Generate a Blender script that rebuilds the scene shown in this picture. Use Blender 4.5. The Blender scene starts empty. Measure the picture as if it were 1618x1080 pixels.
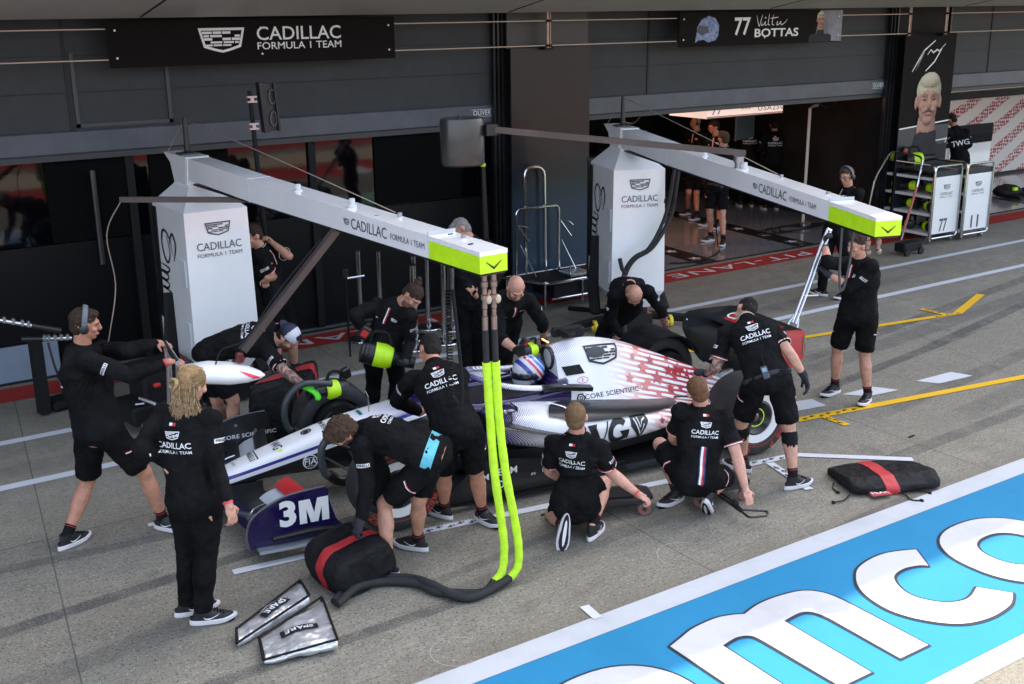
import bpy, bmesh, math, random, json
import numpy as np
from mathutils import Vector, Matrix, Quaternion
from mathutils.bvhtree import BVHTree
PI = math.pi
random.seed(7); np.random.seed(7)
SC = bpy.context.scene
COL = SC.collection

# ---------------------------------------------------------------- camera, light, sky
cam_d = bpy.data.cameras.new('camera'); cam = bpy.data.objects.new('camera', cam_d); COL.objects.link(cam)
CX = Vector((.833, -.552, -.011)); CY = Vector((-.166, -.231, -.959)); CZ = Vector((.527, .801, -.284))   # right, down, forward
CZ.normalize(); CX = (CX - CZ * CX.dot(CZ)).normalized(); CU = CX.cross(CZ)
cam.matrix_world = Matrix(((CX.x, CU.x, -CZ.x, 0), (CX.y, CU.y, -CZ.y, 0), (CX.z, CU.z, -CZ.z, 3.9), (0, 0, 0, 1)))
cam_d.sensor_width = 36; cam_d.lens = 36 * 1780 / 1618; cam_d.clip_start = .1; cam_d.clip_end = 2000
SC.camera = cam
SUN_DIR = Vector((1.40, .93, 2.25)).normalized()
w = bpy.data.worlds.new('World'); SC.world = w; w.use_nodes = True
wn = w.node_tree.nodes; bgn = wn['Background']
sky = wn.new('ShaderNodeTexSky'); sky.sky_type = 'NISHITA'; sky.sun_disc = False
sky.sun_elevation = math.asin(SUN_DIR.z); sky.sun_rotation = math.atan2(SUN_DIR.x, SUN_DIR.y)
sky.dust_density = 3.0; sky.air_density = 1.0; sky.ozone_density = 1.0
hsv = wn.new('ShaderNodeHueSaturation'); hsv.inputs['Saturation'].default_value = .68; w.node_tree.links.new(sky.outputs[0], hsv.inputs['Color']); w.node_tree.links.new(hsv.outputs[0], bgn.inputs[0]); bgn.inputs[1].default_value = .15
sd = bpy.data.lights.new('sun', 'SUN'); sd.energy = 2.05; sd.angle = math.radians(.5); sd.color = (1, .95, .87)
so = bpy.data.objects.new('sun', sd); COL.objects.link(so); so.rotation_euler = SUN_DIR.to_track_quat('Z', 'Y').to_euler()
vs = SC.view_settings; vs.view_transform = 'Standard'; vs.look = 'None'; vs.gamma = 1; vs.exposure = 2.13

# ---------------------------------------------------------------- materials
MATS = {}
def mat(name, col, rough=.5, metal=0., var=0., vscale=6., bump=0., bscale=40., coat=0., spec=.5, sheen=0., col2=None, alpha=None, aniso=None):
    if name in MATS: return MATS[name]
    m = bpy.data.materials.new(name); m.use_nodes = True; nt = m.node_tree; N = nt.nodes; L = nt.links
    b = N['Principled BSDF']; b.inputs['Base Color'].default_value = (*col, 1); b.inputs['Roughness'].default_value = rough
    b.inputs['Metallic'].default_value = metal; b.inputs['Coat Weight'].default_value = coat; b.inputs['Coat Roughness'].default_value = .06
    b.inputs['Specular IOR Level'].default_value = spec; b.inputs['Sheen Weight'].default_value = sheen
    tc = N.new('ShaderNodeTexCoord')
    if var or col2:
        n = N.new('ShaderNodeTexNoise'); n.inputs['Scale'].default_value = vscale; n.inputs['Detail'].default_value = 5; n.inputs['Roughness'].default_value = .65
        L.new(tc.outputs['Object'], n.inputs['Vector'])
        mx = N.new('ShaderNodeMix'); mx.data_type = 'RGBA'
        c2 = col2 if col2 else tuple(min(1, c * (1 + var) + var * .02) for c in col); c1 = col if col2 else tuple(c * (1 - var) for c in col)
        mx.inputs[6].default_value = (*c1, 1); mx.inputs[7].default_value = (*c2, 1)
        mr = N.new('ShaderNodeMapRange'); mr.inputs[1].default_value = .35; mr.inputs[2].default_value = .65
        L.new(n.outputs[0], mr.inputs[0]); L.new(mr.outputs[0], mx.inputs[0]); L.new(mx.outputs[2], b.inputs['Base Color'])
        r2 = N.new('ShaderNodeMapRange'); r2.inputs[3].default_value = max(0, rough - .08); r2.inputs[4].default_value = min(1, rough + .1)
        L.new(n.outputs[0], r2.inputs[0]); L.new(r2.outputs[0], b.inputs['Roughness'])
    if bump:
        n2 = N.new('ShaderNodeTexNoise'); n2.inputs['Scale'].default_value = bscale; n2.inputs['Detail'].default_value = 4
        bp = N.new('ShaderNodeBump'); bp.inputs['Strength'].default_value = bump; bp.inputs['Distance'].default_value = .01
        L.new(tc.outputs['Object'], n2.inputs['Vector']); L.new(n2.outputs[0], bp.inputs['Height']); L.new(bp.outputs[0], b.inputs['Normal'])
    MATS[name] = m
    return m
def emis(name, col, s):
    m = bpy.data.materials.new(name); m.use_nodes = True; b = m.node_tree.nodes['Principled BSDF']
    b.inputs['Base Color'].default_value = (*col, 1); b.inputs['Emission Color'].default_value = (*col, 1); b.inputs['Emission Strength'].default_value = s
    MATS[name] = m; return m

# ---------------------------------------------------------------- mesh building
class MB:
    def __init__(s): s.v = []; s.f = []; s.m = []
    def add(s, vs, fs, mi=0):
        o = len(s.v); s.v += [tuple(map(float, x)) for x in vs]; s.f += [tuple(o + i for i in f) for f in fs]; s.m += [mi] * len(fs); return s
    def box(s, c, d, R=None, mi=0, bev=0.):
        hx, hy, hz = d[0] / 2, d[1] / 2, d[2] / 2
        if bev:
            b = min(bev, hx * .9, hy * .9, hz * .9); vs = []
            idx = {}
            for sx in (-1, 1):
                for sy in (-1, 1):
                    for sz in (-1, 1):
                        for k, p in enumerate(((hx, hy - b, hz - b), (hx - b, hy, hz - b), (hx - b, hy - b, hz))):
                            idx[(sx, sy, sz, k)] = len(vs); vs.append((sx * p[0], sy * p[1], sz * p[2]))
            fs = []
            I = lambda a, b_, c_, k: idx[(a, b_, c_, k)]
            for t in (-1, 1):
                q = [I(t, -1, -1, 0), I(t, 1, -1, 0), I(t, 1, 1, 0), I(t, -1, 1, 0)]; fs.append(q if t > 0 else q[::-1])
                q = [I(-1, t, -1, 1), I(-1, t, 1, 1), I(1, t, 1, 1), I(1, t, -1, 1)]; fs.append(q if t > 0 else q[::-1])
                q = [I(-1, -1, t, 2), I(1, -1, t, 2), I(1, 1, t, 2), I(-1, 1, t, 2)]; fs.append(q if t > 0 else q[::-1])
            for a in (-1, 1):
                for c_ in (-1, 1):
                    q = [I(a, c_, -1, 0), I(a, c_, -1, 1), I(a, c_, 1, 1), I(a, c_, 1, 0)]; fs.append(q if a * c_ > 0 else q[::-1])
                    q = [I(a, -1, c_, 0), I(a, 1, c_, 0), I(a, 1, c_, 2), I(a, -1, c_, 2)]; fs.append(q if a * c_ > 0 else q[::-1])
                    q = [I(-1, a, c_, 1), I(-1, a, c_, 2), I(1, a, c_, 2), I(1, a, c_, 1)]; fs.append(q if a * c_ > 0 else q[::-1])
                    for e in (-1, 1):
                        q = [I(a, c_, e, 0), I(a, c_, e, 1), I(a, c_, e, 2)]; fs.append(q if a * c_ * e > 0 else q[::-1])
        else:
            vs = [(x * hx, y * hy, z * hz) for x in (-1, 1) for y in (-1, 1) for z in (-1, 1)]
            fs = [(0, 1, 3, 2), (4, 6, 7, 5), (0, 4, 5, 1), (2, 3, 7, 6), (0, 2, 6, 4), (1, 5, 7, 3)]
        C = Vector(c); R = R or Matrix.Identity(3)
        return s.add([C + R @ Vector(p) for p in vs], fs, mi)
    def loft(s, rings, mi=0, cap=True, closed=False):
        n = len(rings[0]); vs = [p for r in rings for p in r]; fs = []
        m = len(rings)
        for i in range(m if closed else m - 1):
            a = i * n; b = ((i + 1) % m) * n
            for j in range(n): fs.append((a + j, a + (j + 1) % n, b + (j + 1) % n, b + j))
        if cap and not closed:
            fs.append(tuple(range(n))[::-1]); fs.append(tuple((m - 1) * n + j for j in range(n)))
        return s.add(vs, fs, mi)
    def tube(s, pts, r, n=10, mi=0, cap=True, smooth=0, flat=1.):
        pts = [Vector(p) for p in pts]
        if smooth:
            pts, r = spline(pts, r, smooth)
        if not hasattr(r, '__len__'): r = [r] * len(pts)
        t = [(pts[min(i + 1, len(pts) - 1)] - pts[max(i - 1, 0)]).normalized() for i in range(len(pts))]
        u = Vector((0, 0, 1)) if abs(t[0].z) < .9 else Vector((1, 0, 0)); u = (u - t[0] * u.dot(t[0])).normalized(); rings = []
        for i, p in enumerate(pts):
            u = (u - t[i] * u.dot(t[i])).normalized(); w_ = t[i].cross(u)
            rings.append([p + (u * math.cos(2 * PI * k / n) * flat + w_ * math.sin(2 * PI * k / n)) * r[i] for k in range(n)])
        return s.loft(rings, mi, cap)
    def cyl(s, a, b, r, r2=None, n=20, mi=0):
        return s.tube([a, b], [r, r if r2 is None else r2], n, mi)
    def ell(s, c, rad, R=None, n=16, mi=0):
        R = R or Matrix.Identity(3); C = Vector(c); k = max(6, n // 2 + 1)
        vs = [C + R @ Vector((0, 0, -rad[2]))]; 
        for i in range(1, k):
            th = PI * i / k
            for j in range(n): vs.append(C + R @ Vector((rad[0] * math.sin(th) * math.cos(2 * PI * j / n), rad[1] * math.sin(th) * math.sin(2 * PI * j / n), -rad[2] * math.cos(th))))
        vs.append(C + R @ Vector((0, 0, rad[2]))); fs = []
        for j in range(n): fs.append((0, 1 + (j + 1) % n, 1 + j)); e = len(vs) - 1; b = 1 + (k - 2) * n; fs.append((e, b + j, b + (j + 1) % n))
        for i in range(k - 2):
            a = 1 + i * n
            for j in range(n): fs.append((a + j, a + (j + 1) % n, a + n + (j + 1) % n, a + n + j))
        return s.add(vs, fs, mi)
    def prism(s, poly, z0, z1, T=None, mi=0):
        T = T or (lambda x, y, z: (x, y, z)); n = len(poly)
        ar = sum(poly[i][0] * poly[(i + 1) % n][1] - poly[(i + 1) % n][0] * poly[i][1] for i in range(n))
        if ar < 0: poly = poly[::-1]
        vs = [T(x, y, z0) for x, y in poly] + [T(x, y, z1) for x, y in poly]
        fs = [tuple(range(n))[::-1], tuple(range(n, 2 * n))] + [(i, (i + 1) % n, n + (i + 1) % n, n + i) for i in range(n)]
        return s.add(vs, fs, mi)
    def lathe(s, prof, c, ax=(0, 0, 1), n=32, mi=0, up=None, closed=True):
        a = Vector(ax).normalized(); u = Vector(up) if up is not None else (Vector((0, 0, 1)) if abs(a.z) < .9 else Vector((1, 0, 0))); u = (u - a * u.dot(a)).normalized(); w_ = a.cross(u); C = Vector(c)
        rings = [[C + a * h + (u * math.cos(2 * PI * k / n) + w_ * math.sin(2 * PI * k / n)) * max(r, 1e-4) for k in range(n)] for r, h in prof]
        return s.loft(rings, mi, not closed, closed)
def spline(P, r, k):
    n = len(P); out = []; rr = []
    hasr = hasattr(r, '__len__')
    for i in range(n - 1):
        p0, p1, p2, p3 = P[max(i - 1, 0)], P[i], P[i + 1], P[min(i + 2, n - 1)]
        for j in range(k):
            t = j / k
            out.append(.5 * ((2 * p1) + (p2 - p0) * t + (2 * p0 - 5 * p1 + 4 * p2 - p3) * t * t + (3 * p1 - p0 - 3 * p2 + p3) * t ** 3))
            if hasr: rr.append(r[i] * (1 - t) + r[i + 1] * t)
    out.append(P[-1])
    if hasr: rr.append(r[-1])
    return out, (rr if hasr else r)
def mesh_of(mb, name, mats, smooth=True):
    me = bpy.data.meshes.new(name); me.from_pydata(mb.v, [], mb.f)
    for m in (mats if isinstance(mats, (list, tuple)) else [mats]): me.materials.append(m)
    if len(me.materials) > 1: me.polygons.foreach_set('material_index', mb.m)
    bm = bmesh.new(); bm.from_mesh(me); bmesh.ops.recalc_face_normals(bm, faces=bm.faces[:]); bm.to_mesh(me); bm.free()
    if smooth:
        try: me.shade_auto(angle=.6)
        except Exception:
            me.polygons.foreach_set('use_smooth', [True] * len(me.polygons))
            try: me.set_sharp_from_angle(angle=.6)
            except Exception: pass
    me.update(); return me
def fix_parent(o, parent):
    if parent is not None:
        o.parent = parent
        o.matrix_parent_inverse = Matrix.Identity(4)
def tag(o, label=None, cat=None, group=None, kind=None):
    if label: o['label'] = label
    if cat: o['category'] = cat
    if group: o['group'] = group
    if kind: o['kind'] = kind
    return o
def obj(name, mb, mats, parent=None, smooth=True, off=None):
    """link one mesh object; geometry is given in world space, `off` (or the parent's origin) is subtracted"""
    root = parent
    while root is not None and root.parent is not None: root = root.parent
    o_ = Vector(off) if off is not None else (Vector(root['org']) if root is not None and 'org' in root else Vector((0, 0, 0)))
    if isinstance(mb, MB):
        if o_.length: mb.v = [(v[0] - o_.x, v[1] - o_.y, v[2] - o_.z) for v in mb.v]
        me = mesh_of(mb, name, mats, smooth)
    else: me = mb
    o = bpy.data.objects.new(name, me); COL.objects.link(o); fix_parent(o, parent)
    if parent is None and o_.length: o.location = o_
    return o
def empty(name, loc, label, cat, group=None, rot=None):
    o = bpy.data.objects.new(name, None); COL.objects.link(o); o.location = loc; o.empty_display_size = .1
    if rot is None: o['org'] = list(loc)       # parts given in world coordinates
    else: o.rotation_euler = rot               # parts given in local coordinates
    return tag(o, label, cat, group)
def copy_tree(o, parent=None):
    c = o.copy(); COL.objects.link(c)
    if parent is not None: c.parent = parent
    for ch in list(o.children): copy_tree(ch, c)
    return c

# ---------------------------------------------------------------- 2D artwork: text and marks
_TX = {}
def text2d(body, size=.1, bold=0., sx=1., space=1., align='CENTER', shear=0.):
    key = (body, bold, space, align, shear)
    if key not in _TX:
        cu = bpy.data.curves.new('t', 'FONT'); cu.body = body; cu.size = 1; cu.offset = bold; cu.space_character = space
        cu.align_x = align; cu.align_y = 'CENTER'; cu.resolution_u = 3; cu.shear = shear
        o = bpy.data.objects.new('t', cu); me = o.to_mesh()
        _TX[key] = ([(v.co.x, v.co.y) for v in me.vertices], [tuple(p.vertices) for p in me.polygons]); o.to_mesh_clear(); bpy.data.objects.remove(o); bpy.data.curves.remove(cu)
    v, f = _TX[key]
    return [(x * size * sx, y * size) for x, y in v], f
def fitw(art, w_, sy=True):
    xs = [p[0] for p in art[0]]; c = (max(xs) + min(xs)) / 2; k = w_ / (max(xs) - min(xs)); return [((x - c) * k, y) for x, y in art[0]], art[1]
def shift2d(a, dx, dy, rot=0., s=1.):
    c, q = math.cos(rot), math.sin(rot)
    return [((x * c - y * q) * s + dx, (x * q + y * c) * s + dy) for x, y in a[0]], a[1]
def join2d(*A):
    v = []; f = []
    for a in A:
        o = len(v); v += list(a[0]); f += [tuple(i + o for i in q) for q in a[1]]
    return v, f
def poly2d(*polys):
    v = []; f = []
    for p in polys: o = len(v); v += list(p); f.append(tuple(range(o, o + len(p))))
    return v, f
def stroke2d(pts, wd, taper=True):
    """a pen stroke as a strip"""
    n = len(pts); v = []; f = []
    for i, p in enumerate(pts):
        a = pts[max(i - 1, 0)]; b = pts[min(i + 1, n - 1)]; dx, dy = b[0] - a[0], b[1] - a[1]; l = math.hypot(dx, dy) or 1
        w_ = wd * (.5 if not taper else .5 * (.35 + .65 * math.sin(PI * (i + .3) / (n - .4))))
        v += [(p[0] - dy / l * w_, p[1] + dx / l * w_), (p[0] + dy / l * w_, p[1] - dx / l * w_)]
    for i in range(n - 1): f.append((2 * i, 2 * i + 1, 2 * i + 3, 2 * i + 2))
    return v, f
def curve2d(P, k=8):
    q, _ = spline([Vector((a, b, 0)) for a, b in P], 0, k); return [(p.x, p.y) for p in q]
def ring2d(cx, cy, r, w_, n=32, a0=0, a1=2 * PI, ry=None):
    ry = ry or r; v = []; f = []
    for i in range(n + 1):
        t = a0 + (a1 - a0) * i / n; v += [(cx + r * math.cos(t), cy + ry * math.sin(t)), (cx + (r - w_) * math.cos(t), cy + (ry - w_) * math.sin(t))]
    for i in range(n): f.append((2 * i, 2 * i + 1, 2 * i + 3, 2 * i + 2))
    return v, f
def disc2d(cx, cy, r, n=24): return poly2d([(cx + r * math.cos(2 * PI * i / n), cy + r * math.sin(2 * PI * i / n)) for i in range(n)])
def star2d(cx, cy, r, rot=0., k=.42): 
    return poly2d([(cx + (r if i % 2 == 0 else r * k) * math.sin(rot + PI * i / 5), cy + (r if i % 2 == 0 else r * k) * math.cos(rot + PI * i / 5)) for i in range(10)])
def crest2d(s=.1):
    """shield with brick-like bars"""
    O = [(-1, .5), (1, .5), (.8, -.28), (.35, -.42), (0, -.5), (-.35, -.42), (-.8, -.28)]
    I = [(-.88, .4), (.88, .4), (.71, -.2), (.3, -.33), (0, -.4), (-.3, -.33), (-.71, -.2)]
    v = O + I; f = [(i, (i + 1) % 7, 7 + (i + 1) % 7, 7 + i) for i in range(7)]
    R = []
    def hw(y): return .84 - (.36 - y) * .27
    rows = [(.36, .26), (.22, .13), (.10, .0), (-.04, -.12), (-.16, -.23)]
    for k, (a, b) in enumerate(rows):
        cuts = [(-hw(a), -.42), (-.38, -.02), (.02, .38), (.42, hw(a))] if k % 2 == 0 else [(-hw(b), -.55), (-.5, .0), (.06, .5), (.55, hw(b))]
        for j, (x0, x1) in enumerate(cuts):
            if (j + k) % 4 == 3: continue
            R.append([(x0, a), (x1, a), (x1, b), (x0, b)])
    a = poly2d(*R); c = join2d((v, f), a)
    return [(x * s, y * s) for x, y in c[0]], c[1]
def team2d(s=.1, bold=.012):
    """crest over the two lines of the team lettering, about 2.6 s wide"""
    return join2d(shift2d(crest2d(s * .46), 0, s * .56), fitw(text2d('CADILLAC', s * .46, bold), s * 2.15), shift2d(fitw(text2d('FORMULA 1 TEAM', s * .25, bold * .5), s * 2.1), 0, -s * .37))
def flat(name, art, o, u, v, m, parent=None, th=.002):
    """artwork laid on a flat surface: origin o, axes u, v; it has a little thickness"""
    o, u, v = Vector(o), Vector(u).normalized(), Vector(v).normalized(); n = u.cross(v)
    mb = MB(); mb.add([o + u * x + v * y + n * th for x, y in art[0]], art[1])
    return obj(name, mb, m, parent, smooth=False)
def wrap(name, art, o, u, v, target, m, parent=None, off=.002, reach=.35, maxlen=.03, raw=False):
    """artwork pressed onto a curved surface by casting rays along -n"""
    o, u, v = Vector(o), Vector(u).normalized(), Vector(v).normalized(); n = u.cross(v).normalized()
    bm = bmesh.new(); vs = [bm.verts.new((x, y, 0)) for x, y in art[0]]
    for f in art[1]:
        try: bm.faces.new([vs[i] for i in f])
        except ValueError: pass
    bmesh.ops.triangulate(bm, faces=bm.faces[:])
    for _ in range(5):
        E = [e for e in bm.edges if e.calc_length() > maxlen]
        if not E: break
        bmesh.ops.subdivide_edges(bm, edges=E, cuts=1); bmesh.ops.triangulate(bm, faces=bm.faces[:])
    keep = []
    for q in bm.verts:
        p = o + u * q.co.x + v * q.co.y
        h = target.ray_cast(p + n * reach, -n, reach * 2.2)
        if h[0] is None: keep.append(q)
        else:
            nn = h[1]
            if nn.dot(n) < 0: nn = -nn
            q.co = h[0] + n * off * .5 + nn * off
    bmesh.ops.delete(bm, geom=keep, context='VERTS')
    bad = [f for f in bm.faces if max(e.calc_length() for e in f.edges) > maxlen * 3.5]
    bmesh.ops.delete(bm, geom=bad, context='FACES_ONLY')
    mb = MB(); bm.verts.ensure_lookup_table(); bm.verts.index_update()
    mb.add([x.co for x in bm.verts], [tuple(x.index for x in f.verts) for f in bm.faces]); bm.free()
    if not mb.f: return None
    return obj(name, mb, m, parent)
def bvh(mb): return BVHTree.FromPolygons([Vector(x) for x in mb.v], mb.f)
def evald(tmp, mods):
    """apply modifiers to an MB and hand back a plain mesh"""
    me = bpy.data.meshes.new('tmp'); me.from_pydata(tmp.v, [], tmp.f)
    o = bpy.data.objects.new('tmp', me); COL.objects.link(o); mods(o)
    dg = bpy.context.evaluated_depsgraph_get(); dg.update(); r = bpy.data.meshes.new_from_object(o.evaluated_get(dg))
    bpy.data.objects.remove(o); bpy.data.meshes.remove(me); return r
_TEX = {}
def clouds(sc):
    if sc not in _TEX:
        t = bpy.data.textures.new('folds', 'CLOUDS'); t.noise_scale = sc; t.noise_depth = 2; _TEX[sc] = t
    return _TEX[sc]
def remeshed(mb, vox, it=3, disp=0., dsc=.12, disp2=0., dsc2=.04):
    def mods(o):
        r = o.modifiers.new('r', 'REMESH'); r.mode = 'VOXEL'; r.voxel_size = vox; r.use_smooth_shade = True
        if it: s = o.modifiers.new('s', 'SMOOTH'); s.factor = .5; s.iterations = it
        if disp: d = o.modifiers.new('d', 'DISPLACE'); d.texture = clouds(dsc); d.strength = disp; d.mid_level = .5; d.texture_coords = 'LOCAL'
        if disp2: d = o.modifiers.new('e', 'DISPLACE'); d.texture = clouds(dsc2); d.strength = disp2; d.mid_level = .5; d.texture_coords = 'LOCAL'
    return evald(mb, mods)
def mesh_mb(me):
    m = MB(); n = len(me.vertices); a = np.empty(n * 3); me.vertices.foreach_get('co', a); m.v = [tuple(x) for x in a.reshape(-1, 3).tolist()]
    m.f = [tuple(p.vertices) for p in me.polygons]; m.m = [0] * len(m.f); return m

# common materials
BLK = mat('black_paint', (.007, .007, .0075), .35, var=.2)
MBLK = mat('matt_black', (.006, .006, .0065), .7, bump=.1, spec=.3)
WHT = mat('white_gloss_paint', (.82, .81, .80), .12, coat=.6, var=.03, vscale=2)
WPT = mat('white_print', (.78, .78, .78), .5)
GPT = mat('grey_print', (.09, .09, .1), .4)
BPT = mat('black_print', (.012, .012, .012), .4)
RPT = mat('red_print', (.55, .02, .03), .4)
NEON = mat('neon_yellow', (.52, .85, .01), .45, var=.06, vscale=12)
CHR = mat('polished_steel', (.66, .66, .67), .14, 1., var=.05, vscale=20)
STL = mat('brushed_steel', (.6, .6, .61), .32, 1., var=.12, vscale=30)
ALU = mat('dull_aluminium', (.35, .35, .36), .42, .9, var=.1)
RUB = mat('tyre_rubber', (.022, .022, .023), .62, var=.25, vscale=10, bump=.25, bscale=60)
CARB = mat('carbon_fibre', (.010, .0105, .011), .32, coat=.2, var=.25, vscale=90)
HOSE = mat('black_hose_sleeve', (.014, .014, .015), .75, bump=.5, bscale=120)
COP = mat('copper_fitting', (.30, .19, .15), .35, .9, var=.2)
YEL = mat('yellow_rubber', (.75, .55, .03), .5, var=.15, vscale=15)
REDM = mat('red_plastic', (.5, .02, .02), .4)
# ================================================================ SETTING
# ---- ground material: brushed concrete with speckle, stains and rubber marks
RUBBER = [(-.5, 7.22, 3.6, 7.60, .075, .95), (1.0, 5.97, 3.9, 5.99, .06, .85), (.3, 8.36, 2.6, 8.08, .07, .6), (3.6, 6.12, 6.2, 6.22, .09, .5), (9.0, 7.62, 12.0, 8.05, .08, .95), (11.2, 7.95, 17, 9.1, .09, 1.), (9.3, 8.15, 16, 8.95, .16, .55), (9.0, 6.8, 13, 7.3, .12, .6), (9.5, 8.42, 16.5, 9.55, .1, .75), (3.5, 6.32, 5.2, 6.52, .05, .5), (5.2, 5.15, 7.6, 5.36, .06, .8), (7.4, 5.93, 10.5, 6.06, .09, .7), (9.6, 6.3, 12, 6.6, .16, .5), (10, 10.3, 14, 10.4, .12, .4), (-2, 10.25, 12, 10.2, .16, .3), (-.5, 6.55, 2.2, 6.75, .12, .4)]
def concrete():
    m = bpy.data.materials.new('pit_lane_concrete'); m.use_nodes = True; nt = m.node_tree; N = nt.nodes; L = nt.links; b = N['Principled BSDF']
    tc = N.new('ShaderNodeTexCoord'); sp = N.new('ShaderNodeSeparateXYZ'); L.new(tc.outputs['Object'], sp.inputs[0])
    def noise(s, det=4, ro=.6, vec=None, dist=0.):
        n = N.new('ShaderNodeTexNoise'); n.inputs['Scale'].default_value = s; n.inputs['Detail'].default_value = det; n.inputs['Roughness'].default_value = ro; n.inputs['Distortion'].default_value = dist
        L.new(vec or tc.outputs['Object'], n.inputs['Vector']); return n.outputs[0]
    def mr(x, a, b_, c=0., d=1.):
        q = N.new('ShaderNodeMapRange'); q.inputs[1].default_value = a; q.inputs[2].default_value = b_; q.inputs[3].default_value = c; q.inputs[4].default_value = d; L.new(x, q.inputs[0]); return q.outputs[0]
    def ma(op, x, y=None, z=None):
        q = N.new('ShaderNodeMath'); q.operation = op
        for i, t in enumerate((x, y, z)):
            if t is None: continue
            if isinstance(t, (int, float)): q.inputs[i].default_value = t
            else: L.new(t, q.inputs[i])
        return q.outputs[0]
    def mix(f, a, b_):
        q = N.new('ShaderNodeMix'); q.data_type = 'RGBA'; L.new(f, q.inputs[0])
        for i, t in ((6, a), (7, b_)):
            if isinstance(t, tuple): q.inputs[i].default_value = (*t, 1)
            else: L.new(t, q.inputs[i])
        return q.outputs[2]
    c = mix(mr(noise(.55, 6, .7), .3, .7), (.216, .193, .146), (.298, .27, .210))
    c = mix(mr(noise(3.2, 5, .7), .42, .68), c, (.20, .178, .135)); c = mix(mr(noise(1.1, 7, .75, None, .8), .5, .7, 0, .55), c, (.15, .14, .115)); c = mix(mr(noise(12, 5, .8), .52, .7, 0, .5), c, (.13, .122, .10))
    # broom texture across the lane
    mp = N.new('ShaderNodeMapping'); mp.inputs['Scale'].default_value = (9, 120, 1); mp.inputs['Rotation'].default_value = (0, 0, .75); L.new(tc.outputs['Object'], mp.inputs[0])
    br = noise(1., 3, .6, mp.outputs[0]); c = mix(mr(br, .44, .72, 0, .42), c, (.13, .12, .098))
    mp2 = N.new('ShaderNodeMapping'); mp2.inputs['Scale'].default_value = (5, 42, 1); mp2.inputs['Rotation'].default_value = (0, 0, .06); L.new(tc.outputs['Object'], mp2.inputs[0]); sk = noise(1., 5, .75, mp2.outputs[0]); c = mix(mr(sk, .5, .68, 0, .6), c, (.105, .098, .082)); c = mix(mr(noise(22, 5, .85), .53, .64, 0, .55), c, (.085, .08, .068)); c = mix(mr(noise(16, 5, .8), .60, .72, 0, .4), c, (.36, .34, .28))
    # aggregate speckle, dark and light
    agg = mr(noise(48, 4, .75), .55, .62); lane = mr(sp.outputs[1], 10.0, 8.6)      # rougher, more worn away from the garages
    c = mix(ma('MULTIPLY', agg, ma('MULTIPLY_ADD', lane, .65, .25)), c, (.035, .034, .03))
    c = mix(ma('MULTIPLY', mr(noise(60, 2, .6), .62, .67), ma('MULTIPLY', lane, .75)), c, (.55, .52, .46))
    gr = mr(noise(30, 4, .75), .5, .66); c = mix(ma('MULTIPLY', gr, ma('MULTIPLY_ADD', lane, .32, .05)), c, (.1, .1, .095))
    # rubber marks: soft bands along the lane, broken by speckle
    rub = None
    for (x0, y0, x1, y1, wd, st) in RUBBER:
        k = (y1 - y0) / (x1 - x0)
        d = ma('ABSOLUTE', ma('SUBTRACT', sp.outputs[1], ma('MULTIPLY_ADD', sp.outputs[0], k, y0 - k * x0)))
        e = mr(d, wd * 1.05, wd * .75); e = ma('MULTIPLY', e, mr(sp.outputs[0], x0 - .5, x0 + .2)); e = ma('MULTIPLY', e, mr(sp.outputs[0], x1 + .5, x1 - .2, 0, st))
        rub = e if rub is None else ma('MAXIMUM', rub, e)
    wob = mr(noise(4, 5, .75), .30, .55); sp2 = mr(noise(75, 4, .85), .40, .56)
    rub = ma('MULTIPLY', rub, ma('MULTIPLY_ADD', sp2, .75, .25)); rub = ma('MULTIPLY', rub, ma('MULTIPLY_ADD', wob, .75, .25))
    c = mix(rub, c, (.03, .031, .033))
    # slab joints
    for (a, b_) in ((8.45, 0.), (11.05, 0.3), (1.15, .12), (14.8, .1), (5.2, 0)):
        d = ma('ABSOLUTE', ma('SUBTRACT', sp.outputs[0], ma('MULTIPLY_ADD', sp.outputs[1], b_, a - b_ * 7)))
        c = mix(ma('MULTIPLY', mr(d, .007, .003), .75), c, (.04, .04, .038))
    d = ma('ABSOLUTE', ma('SUBTRACT', sp.outputs[1], 8.62)); c = mix(ma('MULTIPLY', mr(d, .012, .006), .45), c, (.05, .05, .048))
    # oil and damp spots
    c = mix(mr(noise(1.7, 5, .6, None, .4), .62, .74, 0, .6), c, (.075, .07, .058)); c = mix(mr(noise(.9, 6, .7, None, 1.2), .56, .7, 0, .4), c, (.16, .135, .09))
    edge = mr(sp.outputs[1], 5.55, 5.28); c = mix(ma('MULTIPLY', edge, .45), c, (.11, .095, .07))
    L.new(c, b.inputs['Base Color']); b.inputs['Roughness'].default_value = .85
    bp = N.new('ShaderNodeBump'); bp.inputs['Strength'].default_value = .35; bp.inputs['Distance'].default_value = .004
    L.new(ma('ADD', noise(110, 4, .8), ma('MULTIPLY', br, .6)), bp.inputs['Height']); L.new(bp.outputs[0], b.inputs['Normal'])
    return m
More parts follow.
